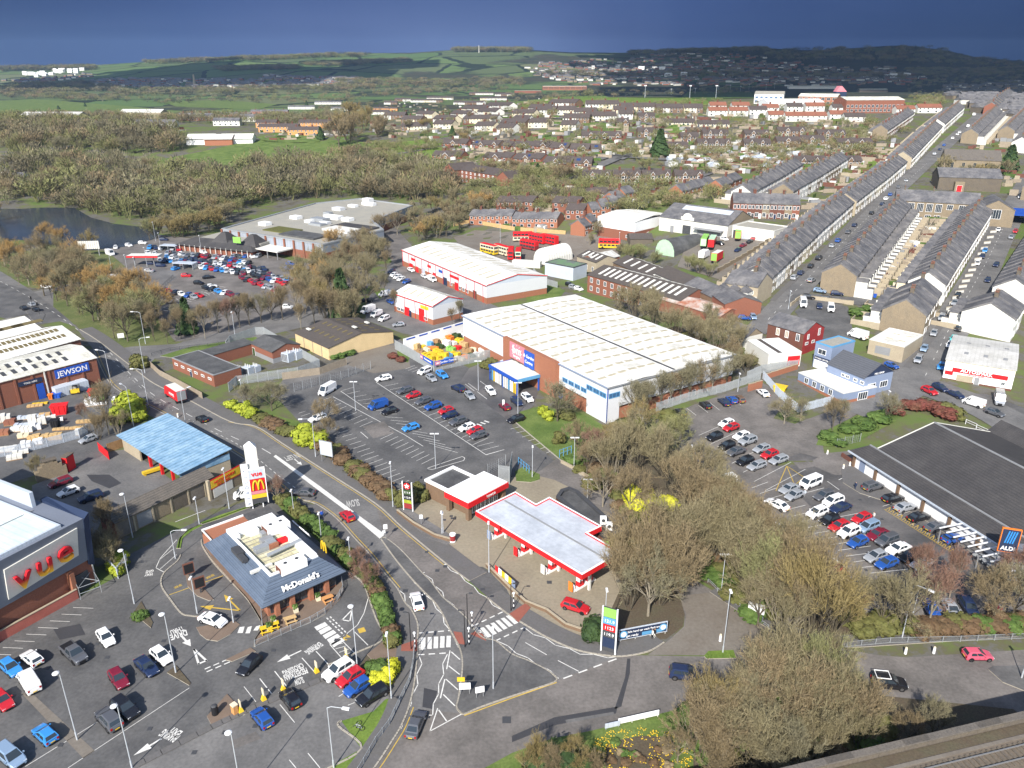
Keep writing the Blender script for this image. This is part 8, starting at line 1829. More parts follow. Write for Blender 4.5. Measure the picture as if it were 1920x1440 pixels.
# left middle: willows and woods round the lake and supermarket
MG='trees round the supermarket and lake'
trees([(30,520,15,'round',OR_,.9),(75,500,15,'round',B_,.9),(55,535,13,'round',O_),(110,495,13,'round',O_),(145,500,12,'round',OR_,1.1),(120,470,11,'round',OR_),(90,460,11,'round',OR_),(170,470,10,'round',GO_),(195,560,13,'round',OR_,1.2),(160,545,13,'round',O_,1.1),(125,550,12,'round',O_),(220,600,13,'round',OR_,1.1),(255,600,12,'round',OR_),(185,600,13,'round',B_),(150,590,12,'round',B_),(240,640,13,'round',O_,1.1),(270,630,12,'tall',Y_),(215,635,12,'tall',B_),(290,640,10,'tall',B_),(10,500,13,'round',O_),(-15,480,13,'round',B_),(100,525,12,'round',Y_)],'in the belt between road and supermarket',MG)
trees([(340,635,10,'tall',B_),(335,620,9,'tall',Y_),(385,635,11,'tall',B_),(410,625,11,'tall',B_),(430,622,11,'tall',RD_),(450,615,11,'tall',B_),(468,610,11,'tall',B_),(490,605,10,'round',Y_),(315,645,8,'tall',B_),(510,600,10,'round',B_),(365,632,9,'tall',O_)],'in the thin line along the side road',MG)
trees([(560,600,14,'tall',B_,1.2,'bark_pale'),(590,610,13,'tall',B_),(575,575,13,'round',O_),(610,560,14,'round',OR_,1.0),(635,550,12,'round',O_,1.1),(660,560,13,'round',O_,1.2),(665,590,9,'tall',B_),(640,520,12,'round',O_),(600,520,11,'round',O_),(690,530,12,'round',O_,1.1),(630,480,13,'round',OR_,1.1),(670,475,11,'round',B_),(690,470,11,'round',B_),(720,560,10,'tall',Y_),(725,510,9,'tall',B_),(715,445,12,'round',B_),(745,440,12,'round',B_),(780,430,12,'round',O_),(700,490,11,'fan',O_),(530,600,12,'tall',B_),(565,545,10,'round',B_),(600,590,12,'tall',O_),(650,610,9,'fan',O_),(565,620,9,'tall',B_,1,'bark_pale'),(740,585,8,'tall',B_)],'in the copse between supermarket and industrial units',MG)
# big wood beyond the lake: individually placed, back to front
WGp='trees of the wood beyond the lake'
pts=[]
def zone(poly,n,hs,where,group,cols,far=True,styles=('round','round','fan')):
 xs=[p[0]for p in poly];ys=[p[1]for p in poly];c=0;tries=0;got=[]
 while c<n and tries<n*60:
  tries+=1;x,y=R.uniform(min(xs),max(xs)),R.uniform(min(ys),max(ys))
  if not inside(poly,x,y)or any(abs(x-a)<9*(y/350)and abs(y-b_)<4*(y/350)for a,b_ in got):continue
  got.append((x,y));c+=1;m=R.choice(cols)
  nm={'twig_olive':'olive-grey','twig_brown':'brown','twig_grey':'grey','twig_red':'reddish','twig_orange':'orange','twig_gold':'golden-brown','twig_green':'greenish'}[m]
  tree(x,y,R.uniform(*hs),R.choice(styles),m,f"{nm} bare tree {where}",group=group,far=far,wx=R.uniform(1.0,1.4))
zone([(0,300),(60,280),(250,285),(330,300),(470,318),(640,300),(830,320),(840,345),(900,350),(880,395),(800,420),(770,380),(680,365),(590,375),(470,392),(400,412),(300,428),(200,412),(140,390),(60,385),(0,392)],36,(10,15),'in the wood beyond the lake',WGp,[Y_,O_,O_,Y_,B_,B_,GN_])
zone([(0,520),(60,505),(150,510),(200,520),(140,530),(250,560),(300,600),(290,640),(230,640),(120,575),(40,545)],26,(10,14),'in the belt between road and supermarket',MG,[O_,B_,OR_,O_,B_,GN_],False,('round','tall','round'))
zone([(555,540),(620,470),(700,460),(735,520),(720,590),(640,615),(560,610)],18,(10,14),'in the copse between supermarket and industrial units',MG,[O_,B_,O_,GO_],False,('round','tall','fan'))
zone([(-40,395),(0,400),(14,420),(0,500),(-60,500)],8,(11,14),'at the left edge by the lake',WGp,[O_,B_])
zone([(320,448),(280,450),(300,430),(350,415),(470,392),(400,440)],26,(8,11),'on the lake shore behind the supermarket',WGp,[GN_,O_,GO_])
zone([(640,300),(600,260),(690,225),(720,235),(700,290)],9,(16,24),'in the tall clump on the hillside green',WGp,[B_,GO_,B_])
zone([(790,400),(850,390),(960,400),(890,420),(870,440),(800,460),(740,450)],18,(9,12),'on the bank above the bus yard',WGp,[O_,GO_,B_,OR_])
zone([(810,300),(1000,330),(1090,330),(1010,365),(900,340)],10,(8,11),'around the care home','trees on the estates',[O_,B_,GN_])
zone([(1130,300),(1250,290),(1340,320),(1400,330),(1500,300),(1640,250),(1660,300),(1500,330),(1300,335),(1150,330)],8,(5,9),'among the allotments','trees on the estates',[O_,GO_,B_,GN_])
zone([(700,210),(960,215),(1100,250),(1240,240),(1240,290),(1000,270),(760,270)],8,(6,11),'on the white estate greens','trees on the estates',[O_,B_,GO_])
zone([(1750,300),(1900,310),(1900,350),(1760,345)],9,(8,12),'round the stone church','trees on the estates',[O_,GO_])
# shrubs and hedges
BGp='shrubs and bushes'
def bushes(l,where,m,nm,group=BGp,n=700):
 for t in l:shrub(t[0],t[1],t[2],t[3],m,f"{nm} {where}",group,n=n)
bushes([(572,832,3.8,5.0),(595,836,3.4,4.6),(568,815,3,4)],'standing beside the main road lamp post','leaf_lime','large lime-yellow bush')
bushes([(232,790,4,6),(250,775,4.4,6),(240,765,4,5),(262,790,3,3.5)],'at the entrance of the builders yard','leaf_lime','yellow-green laurel bush')
bushes([(1192,955,4.6,4.4),(1212,968,5.2,5),(1230,985,4.6,4.6),(1245,965,4.4,4.4),(1184,942,3.4,3.6)],'in the tree belt beside the lane wall','leaf_yellow','vivid yellow flowering bush')
bushes([(1018,775,2,2.6),(1024,787,2.2,3)],'under the bare tree on the superstore lawn','leaf_lime','yellow-green bush')
bushes([(1060,782,1.6,4.5),(1048,830,3,3)],'on the superstore lawn',lO,'low olive bush')
bushes([(1180,815,4,6),(1150,845,4,6),(1120,850,3,5),(1255,800,4,5)],'at the corner of the superstore lawn',lO,'mounded olive bush')
bushes([(738,936,2.2,2.8),(770,940,3.0,3.6),(785,925,2.6,3),(752,946,2.4,3),(792,938,2,2.5)],'behind the petrol price sign',lO,'rounded olive bush')
bushes([(1115,1192,3.0,3.8)],'beside the tall price sign at the pavement','leaf_dark','clipped dark green dome bush')
bushes([(718,1262,2.2,2.8),(700,1262,1.8,2.4)],'in the bed beside the angled bays',lG,'dark green bush');bushes([(706,1280,1.8,2.2),(720,1288,1.8,2.4),(735,1275,2.2,2),(738,1258,2,2)],'in the bed beside the angled bays','leaf_yellow','yellow variegated bush')
bushes([(470,785,2.4,4),(445,772,2,3.4),(462,775,3,3),(435,765,2,3)],'at the top of the roadside verge','leaf_lime','pale green bush')
hl=[(492,790),(505,797),(520,805),(535,812),(548,818),(610,842),(622,850),(635,858),(648,868),(660,878),(672,888),(684,897),(696,906),(708,915),(720,924),(730,932)]
for i,(x,y)in enumerate(hl):shrub(x,y,1.9,4.2,R.choice(['leaf_brown','leaf_brown',lO]),'russet brown clipped shrub in the hedge between main road and superstore car park','hedge shrubs along the car park','blob')
for i in range(18):
 t=i/17;x,y=532+(660-532)*t,945+(1065-945)*t+math.sin(t*3)*-8
 shrub(x,y,2.0,R.uniform(2.4,3.2),R.choice([lG,lG,lO]),'green clipped shrub in the hedge along the restaurant side of the main road','hedge shrubs by the restaurant')
for i in range(14):
 t=i/13;x,y=690+48*t+6*math.sin(t*3),1078+135*t
 shrub(x,y,1.8,R.uniform(2.0,2.8),R.choice([lG,'leaf_brown',lO,lG]),'mixed green and brown shrub in the hedge above the left zebra crossing','hedge shrubs by the restaurant')
bushes([(1700,765,2.2,4),(1718,768,2.4,4),(1735,770,2.6,4.5),(1680,778,2,4),(1770,782,2.8,5),(1755,772,2.6,4)],'behind the discount store roof','leaf_red','dark red leaved bush');bushes([(1780,780,3,5),(1790,786,2.6,4)],'at the end of the red bushes',lO,'olive bush')
bushes([(1550,822,1.6,4),(1590,810,1.8,4),(1620,800,2,5),(1650,790,2,5),(1570,832,1.4,4)],'in the planting by the discount store entrance',lG,'green bush')
bushes([(1655,1180,2.6,5),(1620,1190,2.4,4),(1590,1165,3,4)],'above the stone wall at the roadside',lO,'olive green bush')
for i in range(16):shrub(1700+i*15,1186-i*.6+R.uniform(-2,2),1.9,4.0,R.choice(['leaf_brown',lO,lG if i>8 else 'leaf_brown']),'brown and green hedge shrub along the pavement at the lower right','roadside hedge shrubs')
for i in range(34):
 t=i/33;x=1060+360*t+R.uniform(-30,30);y=870+290*t+R.uniform(-10,10)
 shrub(x+20,y,R.uniform(1.2,2.2),R.uniform(3,5),R.choice([lO,'leaf_brown',lG,lO]),'undergrowth bush beneath the tree belt','undergrowth bushes',n=300)
for i in range(30):shrub(R.uniform(1290,1660),R.uniform(1320,1430),R.uniform(1.2,2.2),R.uniform(3,5),R.choice([lO,'leaf_brown',lG]),'undergrowth bush in the roundabout wood','undergrowth bushes',n=300)
for i in range(18):shrub(R.uniform(1100,1400),0,1,1,pos=P(1130+i*16+R.uniform(-8,8),590+i*5.5+R.uniform(-8,8)),m=R.choice([lO,'leaf_brown']),label='scrub bush behind the superstore',group='undergrowth bushes',n=300).scale=(5,5,2.5)
bushes([(920,687,2.2,4),(910,690,1.8,3)],'beside the curved trolley shelters',lO,'olive bush');bushes([(738,672,1.6,3),(752,678,1.5,2.6)],'by the garden centre gate','leaf_red','small red-brown bush')
bushes([(640,668,1.6,4),(655,664,1.6,4),(628,672,1.4,3)],'below the tan workshop',lG,'green bush');bushes([(262,690,3.4,4.5),(258,682,3,3.4)],'on the corner island of the side road',lO,'clipped olive bush');bushes([(262,1160,1.4,1.8),(270,1158,1.2,1.6)],'in the triangular planted island',lG,'small green bush')
bushes([(225,1060,2.4,3),(222,1075,2,2.4),(215,1065,2,2.4)],'beside the pale sheet fence','leaf_lime','pale green bush');bushes([(1015,1446,3,4),(1058,1450,3.4,4.4),(1085,1455,3,4)],'at the bottom edge of the lawn','leaf_dark','dark round bush')
bushes([(1190,475,4,6),(1165,470,3,4)],'beside the black arched hut',lG,'green bush');bushes([(1010,350,2.6,4),(1630,585,2,5),(1605,590,2,5),(1500,660,2,3)],'in a hillside garden',lG,'green bush')
for x,y,h,w_ in((353,625,11,11),(643,590,15,15),(640,600,12,12),(1236,293,16,22),(1010,355,7,9),(602,262,10,12),(575,200,12,14),(160,200,8,10),(110,205,7,12),(848,255,8,10),(1008,330,7,9),(1890,320,14,18)):
 shrub(x,y,h,w_,'leaf_dark','dark evergreen tree '+('in the line along the side road' if x<400 and y>500 else 'in the copse below the supermarket' if y>500 else 'among the bare trees on the distant slopes'),'evergreen trees','cone','tree',n=1600)
# far woods as masses: one object per wood made of leaf-sized faces
def mass(name,polys,n,h,w_,m,seed,q=9,sz=.5):
 """a wood seen as one mass: light crowns of twigs joined into one mesh"""
 rq=random.Random(seed);V,F,MI,off=[],[],[],0
 kinds=[once(('mass',k),lambda:massmesh(k))for k in range(4)]
 for poly in polys:
  xs=[p[0]for p in poly];ys=[p[1]for p in poly]
  for _ in range(n):
   for _t in range(30):
    x,y=rq.uniform(min(xs),max(xs)),rq.uniform(min(ys),max(ys))
    if inside(poly,x,y):break
   else:continue
   A_=P(x,y);s_=rq.uniform(*h)/10;sx=s_*rq.uniform(*w_)/rq.uniform(*h);a=rq.uniform(0,6.28);v,f=rq.choice(kinds[:3]if sz<1 else kinds[3:]);c,d=math.cos(a)*sx,math.sin(a)*sx
   V.append(np.stack([A_.x+v[:,0]*c-v[:,1]*d,A_.y+v[:,0]*d+v[:,1]*c,G(A_)+v[:,2]*s_],1));F.append(f+off);off+=len(v);MI.append(np.full(len(f),rq.choice((0,0,1,1,2,3))if sz<1 else 0))
 V,F,MI=np.concatenate(V),np.concatenate(F),np.concatenate(MI);me=bpy.data.meshes.new(name);me.vertices.add(len(V));me.vertices.foreach_set('co',V.ravel());me.loops.add(F.size);me.loops.foreach_set('vertex_index',F.ravel().astype('int32'));me.polygons.add(len(F));me.polygons.foreach_set('loop_start',np.arange(0,F.size,3,dtype='int32'))
 for k_ in(m,'wood_mass_olive','twig_grey','twig_brown')if sz<1 else(m,):me.materials.append(MATS[k_])
 me.polygons.foreach_set('material_index',MI.astype('int32'));me.update(calc_edges=True);me.validate();return ob(name,me,kind='stuff')
def massmesh(k):
 rq=random.Random(k+40);v,f=[],[]
 for _ in range(300 if k<3 else 60):
  d=rv(rq).normalized();d.z=abs(d.z)*1.1-.12;t=rq.uniform(.2,1)**.5;lump=1+.22*math.sin(d.x*4+k)*math.cos(d.y*5+k*2)
  p=Vector((d.x*5*t*lump,d.y*5*t*lump,3.6+d.z*5.6*t*lump));u=(Vector((d.x,d.y,1.2))+rv(rq)*.7).normalized()*rq.uniform(.8,1.9)*(1 if k<3 else 2);w=rv(rq).normalized()*rq.uniform(.12,.26)*(1 if k<3 else 4);i=len(v);v+=[p-w,p+w,p+u];f.append((i,i+1,i+2))
 if k<3:
  for _ in range(5):a=rq.uniform(0,6.28);i=len(v);v+=[(-.2,0,-.5),(.2,0,-.5),(math.cos(a)*2,math.sin(a)*2,6)];f.append((i,i+1,i+2))
 return np.array([tuple(p)for p in v]),np.array(f)
mass('woodland',[[(0,290),(0,235),(90,230),(330,250),(345,285),(240,290),(60,282)],[(0,330),(60,300),(400,330),(470,350),(460,390),(300,425),(200,405),(60,380),(0,385)],[(460,320),(660,300),(830,330),(870,380),(760,375),(590,372),(470,385)]],330,(7,17),(8,15),'wood_mass',3,20)
mass('woodland',[[(0,222),(140,214),(330,216),(520,222),(640,200),(700,195),(690,225),(600,240),(480,236),(330,232),(100,232),(0,240)]],420,(7,11),(8,14),'wood_mass',4,9)
mass('far_woodland',[[(90,178),(240,180),(240,192),(120,188)],[(0,172),(120,168),(120,186),(0,184)],[(240,184),(500,176),(680,168),(690,190),(560,196),(420,192),(300,196)],[(950,178),(1100,172),(1420,166),(1440,178),(1300,178),(1100,184),(960,190)],[(1690,150),(1920,130),(1920,158),(1760,160),(1700,172)],[(700,168),(950,160),(960,172),(700,182)]],170,(7,12),(10,18),'far_wood',5,8)
mass('hedgerow',[[(960,198),(1300,192),(1420,196),(1720,200),(1720,208),(1300,206),(1000,206)],[(660,275),(820,268),(830,282),(700,300)],[(820,280),(1000,320),(1100,290),(1120,296),(1010,345),(850,300)],[(1090,290),(1400,284),(1600,300),(1500,330),(1300,330)],[(1400,282),(1650,230),(1700,240),(1640,300)],[(1700,172),(1770,165),(1765,200),(1730,205)]],90,(3,7),(4,9),'wood_mass_olive',6,9)
mass('garden_trees',[[(690,260),(690,190),(960,180),(1320,205),(1460,225),(1640,230),(1620,290),(1240,300),(1000,290),(830,270)],[(860,330),(1100,330),(1400,370),(1200,400),(870,400)]],420,(3,8),(4,8),'wood_mass_olive',7,7)
# daffodils and litter of leaves
v,f=[],[];rq=random.Random(8)
for _ in range(170):
 a=rq.uniform(0,6.28);c_=P(1200,1415);r1=rq.random()**.35
 x,y=c_.x+math.cos(a)*6.2*r1,c_.y+math.sin(a)*3.9*r1
 for k_ in range(3):s_=rq.uniform(.05,.11);xx,yy,z=x+rq.uniform(-.3,.3),y+rq.uniform(-.3,.3),rq.uniform(.15,.35);i=len(v);v+=[(xx-s_,yy,z),(xx,yy-s_,z+.03),(xx+s_,yy,z),(xx,yy+s_,z+.05)];f.append((i,i+1,i+2,i+3))
me=bpy.data.meshes.new('daffodils');me.from_pydata(v,[],f);me.materials.append(MATS[yP]);me.update();ob('daffodils',me,kind='stuff')
for i in range(14):shrub(0,0,1,1,pos=P(1145+R.random()*110,1392+R.random()*50),m=R.choice(['leaf_brown',lG,'twig_brown']),label='low plant clump in the daffodil bed',group='bed plants',n=200,name='plant_clump').scale=(1.2,1.2,.5)
# ================================================================== STREET FURNITURE, SIGNS, PEOPLE, FAR COUNTRY
for x,y,h,k,lab,d_ in((145,1387,10.8,'dish','tall white lamp post at the lower left of the cinema car park',None),(248,1441,10,'dish','tall white lamp post between the two lower left exits',None),(330,1262,10.2,'dish','tall white lamp post beside the triangular planted island',None),(252,1132,10,'dish','tall white lamp post behind the planted island near the drive-through',None),(670,1251,10.6,'dish','tall white lamp post at the shaded hatching near the angled bays',None),(455,1500,10.5,'dish','lamp post rising from below the bottom edge of the picture',None),
 (734,1310,10.6,'box','white lamp post at the pavement edge above the guard rail',None),(626,1440,9.5,'arm','curved arm lamp post on the grass corner at the bottom',(1,.2)),(925,1292,10,'box','white lamp post on the traffic island tip',None),(917,1073,9.5,'box','white lamp post at the petrol forecourt wall',None),(1355,1224,10.6,'box','leaning white lamp post on the small island by the lane',None),(1132,1208,9.5,'box','white lamp post in front of the tall price sign',None),
 (737,951,9.5,'box','lamp post beside the petrol price sign',None),(817,879,8,'twin','lamp post in the coned-off island of the superstore car park',None),(592,857,9,'arm','bracket lamp post beside the lime-yellow bush',(-1,.1)),(667,770,7.5,'twin','lamp post in the upper left bays of the superstore car park',None),(897,732,8,'twin','lamp post in the disabled bays near the entrance',None),(971,776,8,'twin','lamp post beside the superstore lawn',None),(1076,878,7,'twin','lamp post on the lane verge by the blue barrier',None),(998,895,7,'box','lamp post on the small grass island',None),
 (251,800,10,'arm','bracket lamp post at the builders yard gate',(-1,-.5)),(349,800,9,'arm','lamp post beside the delivery lorry',(1,-.4)),(278,760,9.5,'arm','lamp post on the main road near the yard laurels',(-1,0)),(209,722,9.5,'arm','double bend lamp post beside the warehouse end',(-1,-.1)),(272,700,10,'arm','lamp post on the side road corner',(1,-.1)),(273,645,10,'arm','lamp post under the bare trees by the junction',(-1,0)),(441,632,8,'box','lamp post along the depot side road',None),(457,762,7,'box','lamp post behind the verge trees',None),
 (249,1008,9,'dish','lamp post against the stone outbuilding',None),(374,983,5.5,'box','short lamp post on the drive-through verge',None),(430,954,8.5,'box','lamp post below the yellow banner',None),(329,1047,5.5,'arm','small hooked lamp post at the drive-through entry',(1,0)),(370,1150,6.5,'box','thin lamp post beside the menu boards',None),(438,1168,4.5,'box','thin lamp post on the island near the white car',None),(552,968,5.5,'box','hedge lamp post nearest the sign tower',None),(603,1013,5.5,'box','middle hedge lamp post beside the restaurant',None),(658,1062,5.5,'box','lower hedge lamp post beside the restaurant',None),
 (771,1218,6.4,'column','black lamp column at the left zebra crossing',(-1,0)),(872,1214,6.4,'column','black lamp column on the island between the zebra crossings',(-1,0)),(877,1183,6.6,'column','black lamp column at the near end of the right zebra crossing',(1,0)),(958,1146,5,'column','black lamp column at the far end of the right zebra crossing',(1,0)),(829,1001,4.5,'box','thin post standing inside the forecourt wall',None),(831,1000,4.2,'box','second thin post beside the forecourt wall',None),(1101,938,4.5,'twin','short twin headed lamp behind the black shop',None),
 (1691,1197,9.5,'arm','lamp post leaning over the guard rail',(1,.5)),(1710,1160,6.5,'box','car park lamp in the bare tree at the lower right',None),(1352,1110,7,'twin','car park lamp above the curved lane',None),(1500,1058,5,'box','short lamp post at the tree belt edge',None),(1293,885,6,'box','lamp post above the tree belt',None),(1204,800,5,'box','lamp post in the golden tree',None),(1915,1272,5,'box','lamp post on the roundabout splitter at the right edge',None),(1478,580,6,'box','lamp post at the back yard corner',None),(1662,762,4,'box','low post by the entrance hedge',None),(1259,748,5,'box','lamp post behind the superstore end',None),(1383,735,5,'box','lamp post along the grey fence',None),
 (1160,470,8,'box','lamp post beside the brick warehouse',None),(938,456,9,'box','lamp post among the old buses',None),(819,445,8,'box','lamp post above the long white unit',None),(292,452,9,'box','tall lamp behind the supermarket car park',None),(302,470,8,'box','lamp at the supermarket trolley shelter',None),(257,520,8,'box','lamp by the petrol kiosk lane',None),(240,515,8,'box','lamp beside the petrol kiosk',None),(209,505,8,'box','lamp among the orange willows',None),(276,500,8,'box','lamp at the top of the petrol lane',None),(515,555,8,'box','lamp at the lower end of the supermarket car park',None),(378,475,8,'box','lamp in front of the supermarket entrance',None)):
 lamp(x,y,h,k,lab,d_)
def floodlight(x,y):
 A_=P(x,y);q=thing('floodlight_mast','tall floodlight mast beside the sports pitches','mast',(A_.x,A_.y,G(A_)),0,'sports pitch floodlights');f=MB();f.tube((0,0,0),(0,0,15),.3,.2,5);f.build('mast','lamp_post',q);bar(q,'lamp_head',-1.6,-.3,14.6,1.6,.3,15.6,'lamp_white')
for x,y in((1209,184),(1258,178),(1293,184),(1303,177),(1342,184),(1347,172),(1369,170),(1388,172),(1404,168),(1436,168),(1452,166)):floodlight(x,y)
# crossing beacons
for x,y,lab in((772,1219,'striped beacon pole at the left side of the left zebra crossing'),(873,1210,'striped beacon pole on the island at the left zebra crossing'),(879,1180,'striped beacon pole on the island at the right zebra crossing'),(957,1143,'striped beacon pole at the forecourt end of the right zebra crossing')):
 A_=P(x,y);q=thing('crossing_beacon',lab,'beacon',(A_.x+.5,A_.y,.12));
 for k_ in range(6):f=MB();f.tube((0,0,k_*.45),(0,0,(k_+1)*.45),.07,n=7);f.build('pole_band','black' if k_%2==0 else wC,q)
 f=MB();f.ball((0,0,2.9),.22);f.build('globe','lamp_white',q)
# guard rails
fence('guard_rail',[(777,1215),(775,1245),(768,1280),(750,1318),(730,1360),(705,1393),(683,1432),(660,1470)],1.0,'curved galvanised guard rail along the pavement left of the roundabout approach','rail','galv',bay=2)
fence('guard_rail',[(1560,1216),(1668,1206),(1800,1203),(1960,1196)],1.0,'long galvanised guard rail along the road at the lower right','rail','galv',bay=2.4)
fence('roadside_rail',[(1810,795),(1850,815),(1960,870)],1.2,'white post and rail barrier above the discount store roof','bars','lamp_white',bay=3)
fence('lane_barrier',[(1052,868),(1075,880),(1115,905),(1160,940),(1215,985),(1240,1010)],.7,'low pale wall and crash barrier along the service lane','wall',sP,bay=4)
fence('lane_barrier',[(1310,1075),(1345,1110),(1380,1135),(1440,1180)],.8,'grey crash barrier on the outer side of the curved lane','bars','galv',bay=2.5)
fence('brick_wall',[(745,962),(775,985),(815,1008),(846,1017)],.8,'low red brick wall in front of the petrol forecourt','wall','brick_brown',bay=3)
fence('brick_wall',[(912,1062),(925,1075),(960,1110),(985,1132),(1025,1148),(1060,1175),(1090,1185)],.7,'curving low brick wall along the lower forecourt edge','wall','brick_brown',bay=3)
fence('brick_wall',[(790,938),(845,918)],1.3,'brick wall between petrol station and superstore car park','wall','brick_brown',bay=3)
fence('palisade_fence',[(1230,772),(1290,752),(1360,734),(1400,720),(1425,712)],2.4,'grey palisade fence along the top of the discount store car park','palisade')
fence('palisade_fence',[(1400,712),(1425,700),(1460,694),(1495,690)],2.4,'grey palisade fence behind the yellow skip','palisade')
fence('palisade_fence',[(1430,710),(1460,745),(1495,774),(1560,757)],2.2,'light grey palisade fence round the corner planting by the blue-grey shop','palisade',cL)
fence('brick_wall',[(1402,735),(1428,727)],2.2,'orange brick wall section beside the grey fence','wall',bO);fence('brick_wall',[(1432,712),(1495,692)],1.6,'orange brick wall behind the yellow skip','wall',bO)
fence('mesh_gate',[(915,890),(935,880),(948,872)],2.4,'grey mesh fence joining the petrol shop and the gate','mesh','galv')
fence('palisade_fence',[(935,905),(955,908),(960,880)],4.0,'tall grey palisade corner behind the petrol shop','palisade');fence('palisade_fence',[(1000,512),(1012,530),(1045,540)],2.4,'grey palisade fence on the grass bank by the mills','palisade')
fence('depot_wall',[(1345,512),(1400,480),(1465,440)],2,'long stone wall along the lorry depot yard','wall','stone',bay=5);fence('bus_yard_fence',[(850,425),(880,418),(960,432),(1060,440)],2,'yellow-brown timber fence above the bus yard','board','wood_pale')
fence('stone_wall',[(1482,575),(1500,560),(1600,572)],1.3,'low stone wall along the top of the back yard','wall',sP,bay=4);fence('stone_wall',[(1630,562),(1685,500),(1735,440),(1760,405)],1.9,'long stone back wall of the lane behind the stone terrace','wall',sP,bay=5)
fence('wood_rail',[(325,520),(285,556)],1.0,'dark rail along the petrol lane','bars',DG_);fence('blue_barrier',[(1049,858),(1071,850)],1.8,'blue height barrier gate folded on the lane verge','bars',lB,bay=1.2);fence('blue_barrier',[(972,872),(992,888)],1.8,'blue height barrier gate by the small grass island','bars',lB,bay=1.2)
fence('steel_cage',[(1568,838),(1612,828)],2.0,'galvanised cage beside the discount store steps','mesh','galv',bay=2)
slab('grass_island',[(966,885),(980,876),(1012,890),(1012,900),(995,905),(968,903)],'grass',.12)
slab('kerbed_island',[(1320,1231),(1328,1222),(1375,1220),(1380,1235),(1325,1236)],'grass_bright',.14)
slab('splitter_island',[(1853,1256),(1862,1250),(1960,1248),(1980,1300),(1920,1296),(1880,1280)],'asphalt_dark',.13)
slab('splitter_island',[(48,583),(70,575),(85,590),(78,605),(60,600)],'asphalt_dark',.13)
# signs
def totem(px,py,w_,h_,z0,label,rz,panels,name='price_sign',frame_m='lamp_white',d_=.25):
 A_=P(px,py);q=thing(name,label,'sign',(A_.x,A_.y,0),rz)
 for s_ in(-1,1):bar(q,'post',s_*w_/2-.1,-.12,0,s_*w_/2+.1,.12,h_,frame_m)
 bar(q,'board',-w_/2+.1,-.08,z0,w_/2-.1,.1,h_-.05,DG_)
 for z_a,z_b,m,tx,tm,ts in panels:
  p_=bar(q,'panel',-w_/2+.16,-.14,z_a,w_/2-.16,-.08,z_b,m)
  if tx:wtext(tx,ts,0,-.16,(z_a+z_b)/2-ts*.35,tm,p_)
 return q
totem(1140,1224,2.1,7.8,.3,'tall petrol and shops price sign on the lower pavement',rad(-25),[(6.2,7.7,gP,'','',1),(5.0,6.1,lB,'121.9',wC,.7),(3.9,4.9,rP,'1123',wC,.7),(2.8,3.8,DG_,'119.9',wC,.7),(1.0,2.7,'navy','','',1)])
q=totem(766,958,1.9,6.2,.4,'petrol brand price sign with a red star panel behind the brick wall',rad(-20),[(4.6,6.1,'black','','',1),(3.5,4.5,'leaf_dark','111.9',wC,.6),(2.5,3.4,'black','113.9',wC,.6),(1.7,2.4,'leaf_lime','','',1),(.6,1.6,'maroon_wall','','',1)])
f=MB();c_=(0,5.35);
for k_ in range(16):a0,a1=k_*math.pi/8,(k_+1)*math.pi/8;f.face([(0,-.17,5.35),(.68*math.cos(a0),-.17,5.35+.68*math.sin(a0)),(.68*math.cos(a1),-.17,5.35+.68*math.sin(a1))])
f.build('roundel',rP,q);f=MB();st=[(.6*(1 if k_%2==0 else .4)*math.sin(k_*math.pi/5),5.35+.6*(1 if k_%2==0 else .4)*math.cos(k_*math.pi/5))for k_ in range(10)]
for k_ in range(10):f.face([(0,-.19,5.35),(st[k_][0],-.19,st[k_][1]),(st[(k_+1)%10][0],-.19,st[(k_+1)%10][1])])
f.build('star',wC,q)
# sign tower by the restaurant
A_=P(484,953);q=thing('sign_tower','tall white sign tower with a vertical lettered panel and stacked logo panels','sign',(A_.x,A_.y,0),rad(22))
for x,y in((-.9,.2),(1.0,.2),(-.9,2.0),(1.0,2.0)):bar(q,'leg',x-.1,y-.1,0,x+.1,y+.1,1.2,'lamp_white')
b=MB();b.box(-1.0,.1,1.0,1.1,2.1,12.4);b.build('tower_body',wW,q);b=MB();b.hexa([(-1.0,.1,12.4),(1.1,.1,12.4),(1.1,2.1,12.4),(-1.0,2.1,12.4)],[(-.1,.9,13.4),(.2,.9,13.4),(.2,1.3,13.4),(-.1,1.3,13.4)]);b.build('tower_cap',wC,q)
for k_ in range(7):bar(q,'panel_joint',-.8,.04,9.4+k_*.5,.9,.1,9.44+k_*.5,cL)
p_=bar(q,'letter_panel',-2.1,-.35,.9,-.85,-.1,9.7,wC)
for i,ch in enumerate('VIADUCT'):wtext(ch,.95,-1.75+.62,-.38,1.5+i*1.15,'clad_blue',p_,rot=(90,-90,0))
p_=bar(q,'logo_panel',-.8,-.3,6.4,1.9,-.05,8.3,cL);wtext('vue',1.35,.55,-.34,6.95,rP,p_,bold=.03)
p_=bar(q,'logo_panel',-.8,-.3,3.9,1.9,-.05,6.3,rP);ob('arches_emblem',arches(1.9,1.9,yP,.17),p_,(.55,-.42,4.15))
bar(q,'logo_panel',-.8,-.3,3.2,1.9,-.05,3.8,'pink_panel');bar(q,'logo_panel',-.8,-.3,2.3,1.9,-.05,3.1,yP);bar(q,'logo_panel',-.8,-.3,1.3,1.9,-.05,2.2,DG_);bar(q,'panel_frame',1.9,-.32,1.0,2.05,0,8.4,wC);bar(q,'panel_frame',-.85,-.32,8.3,2.05,0,8.5,wC)
board(614,868,3.0,3.2,1.8,'large blue-grey direction sign on two posts seen from behind beside the hedge',cL,(-.7,.5),frame_='grey')
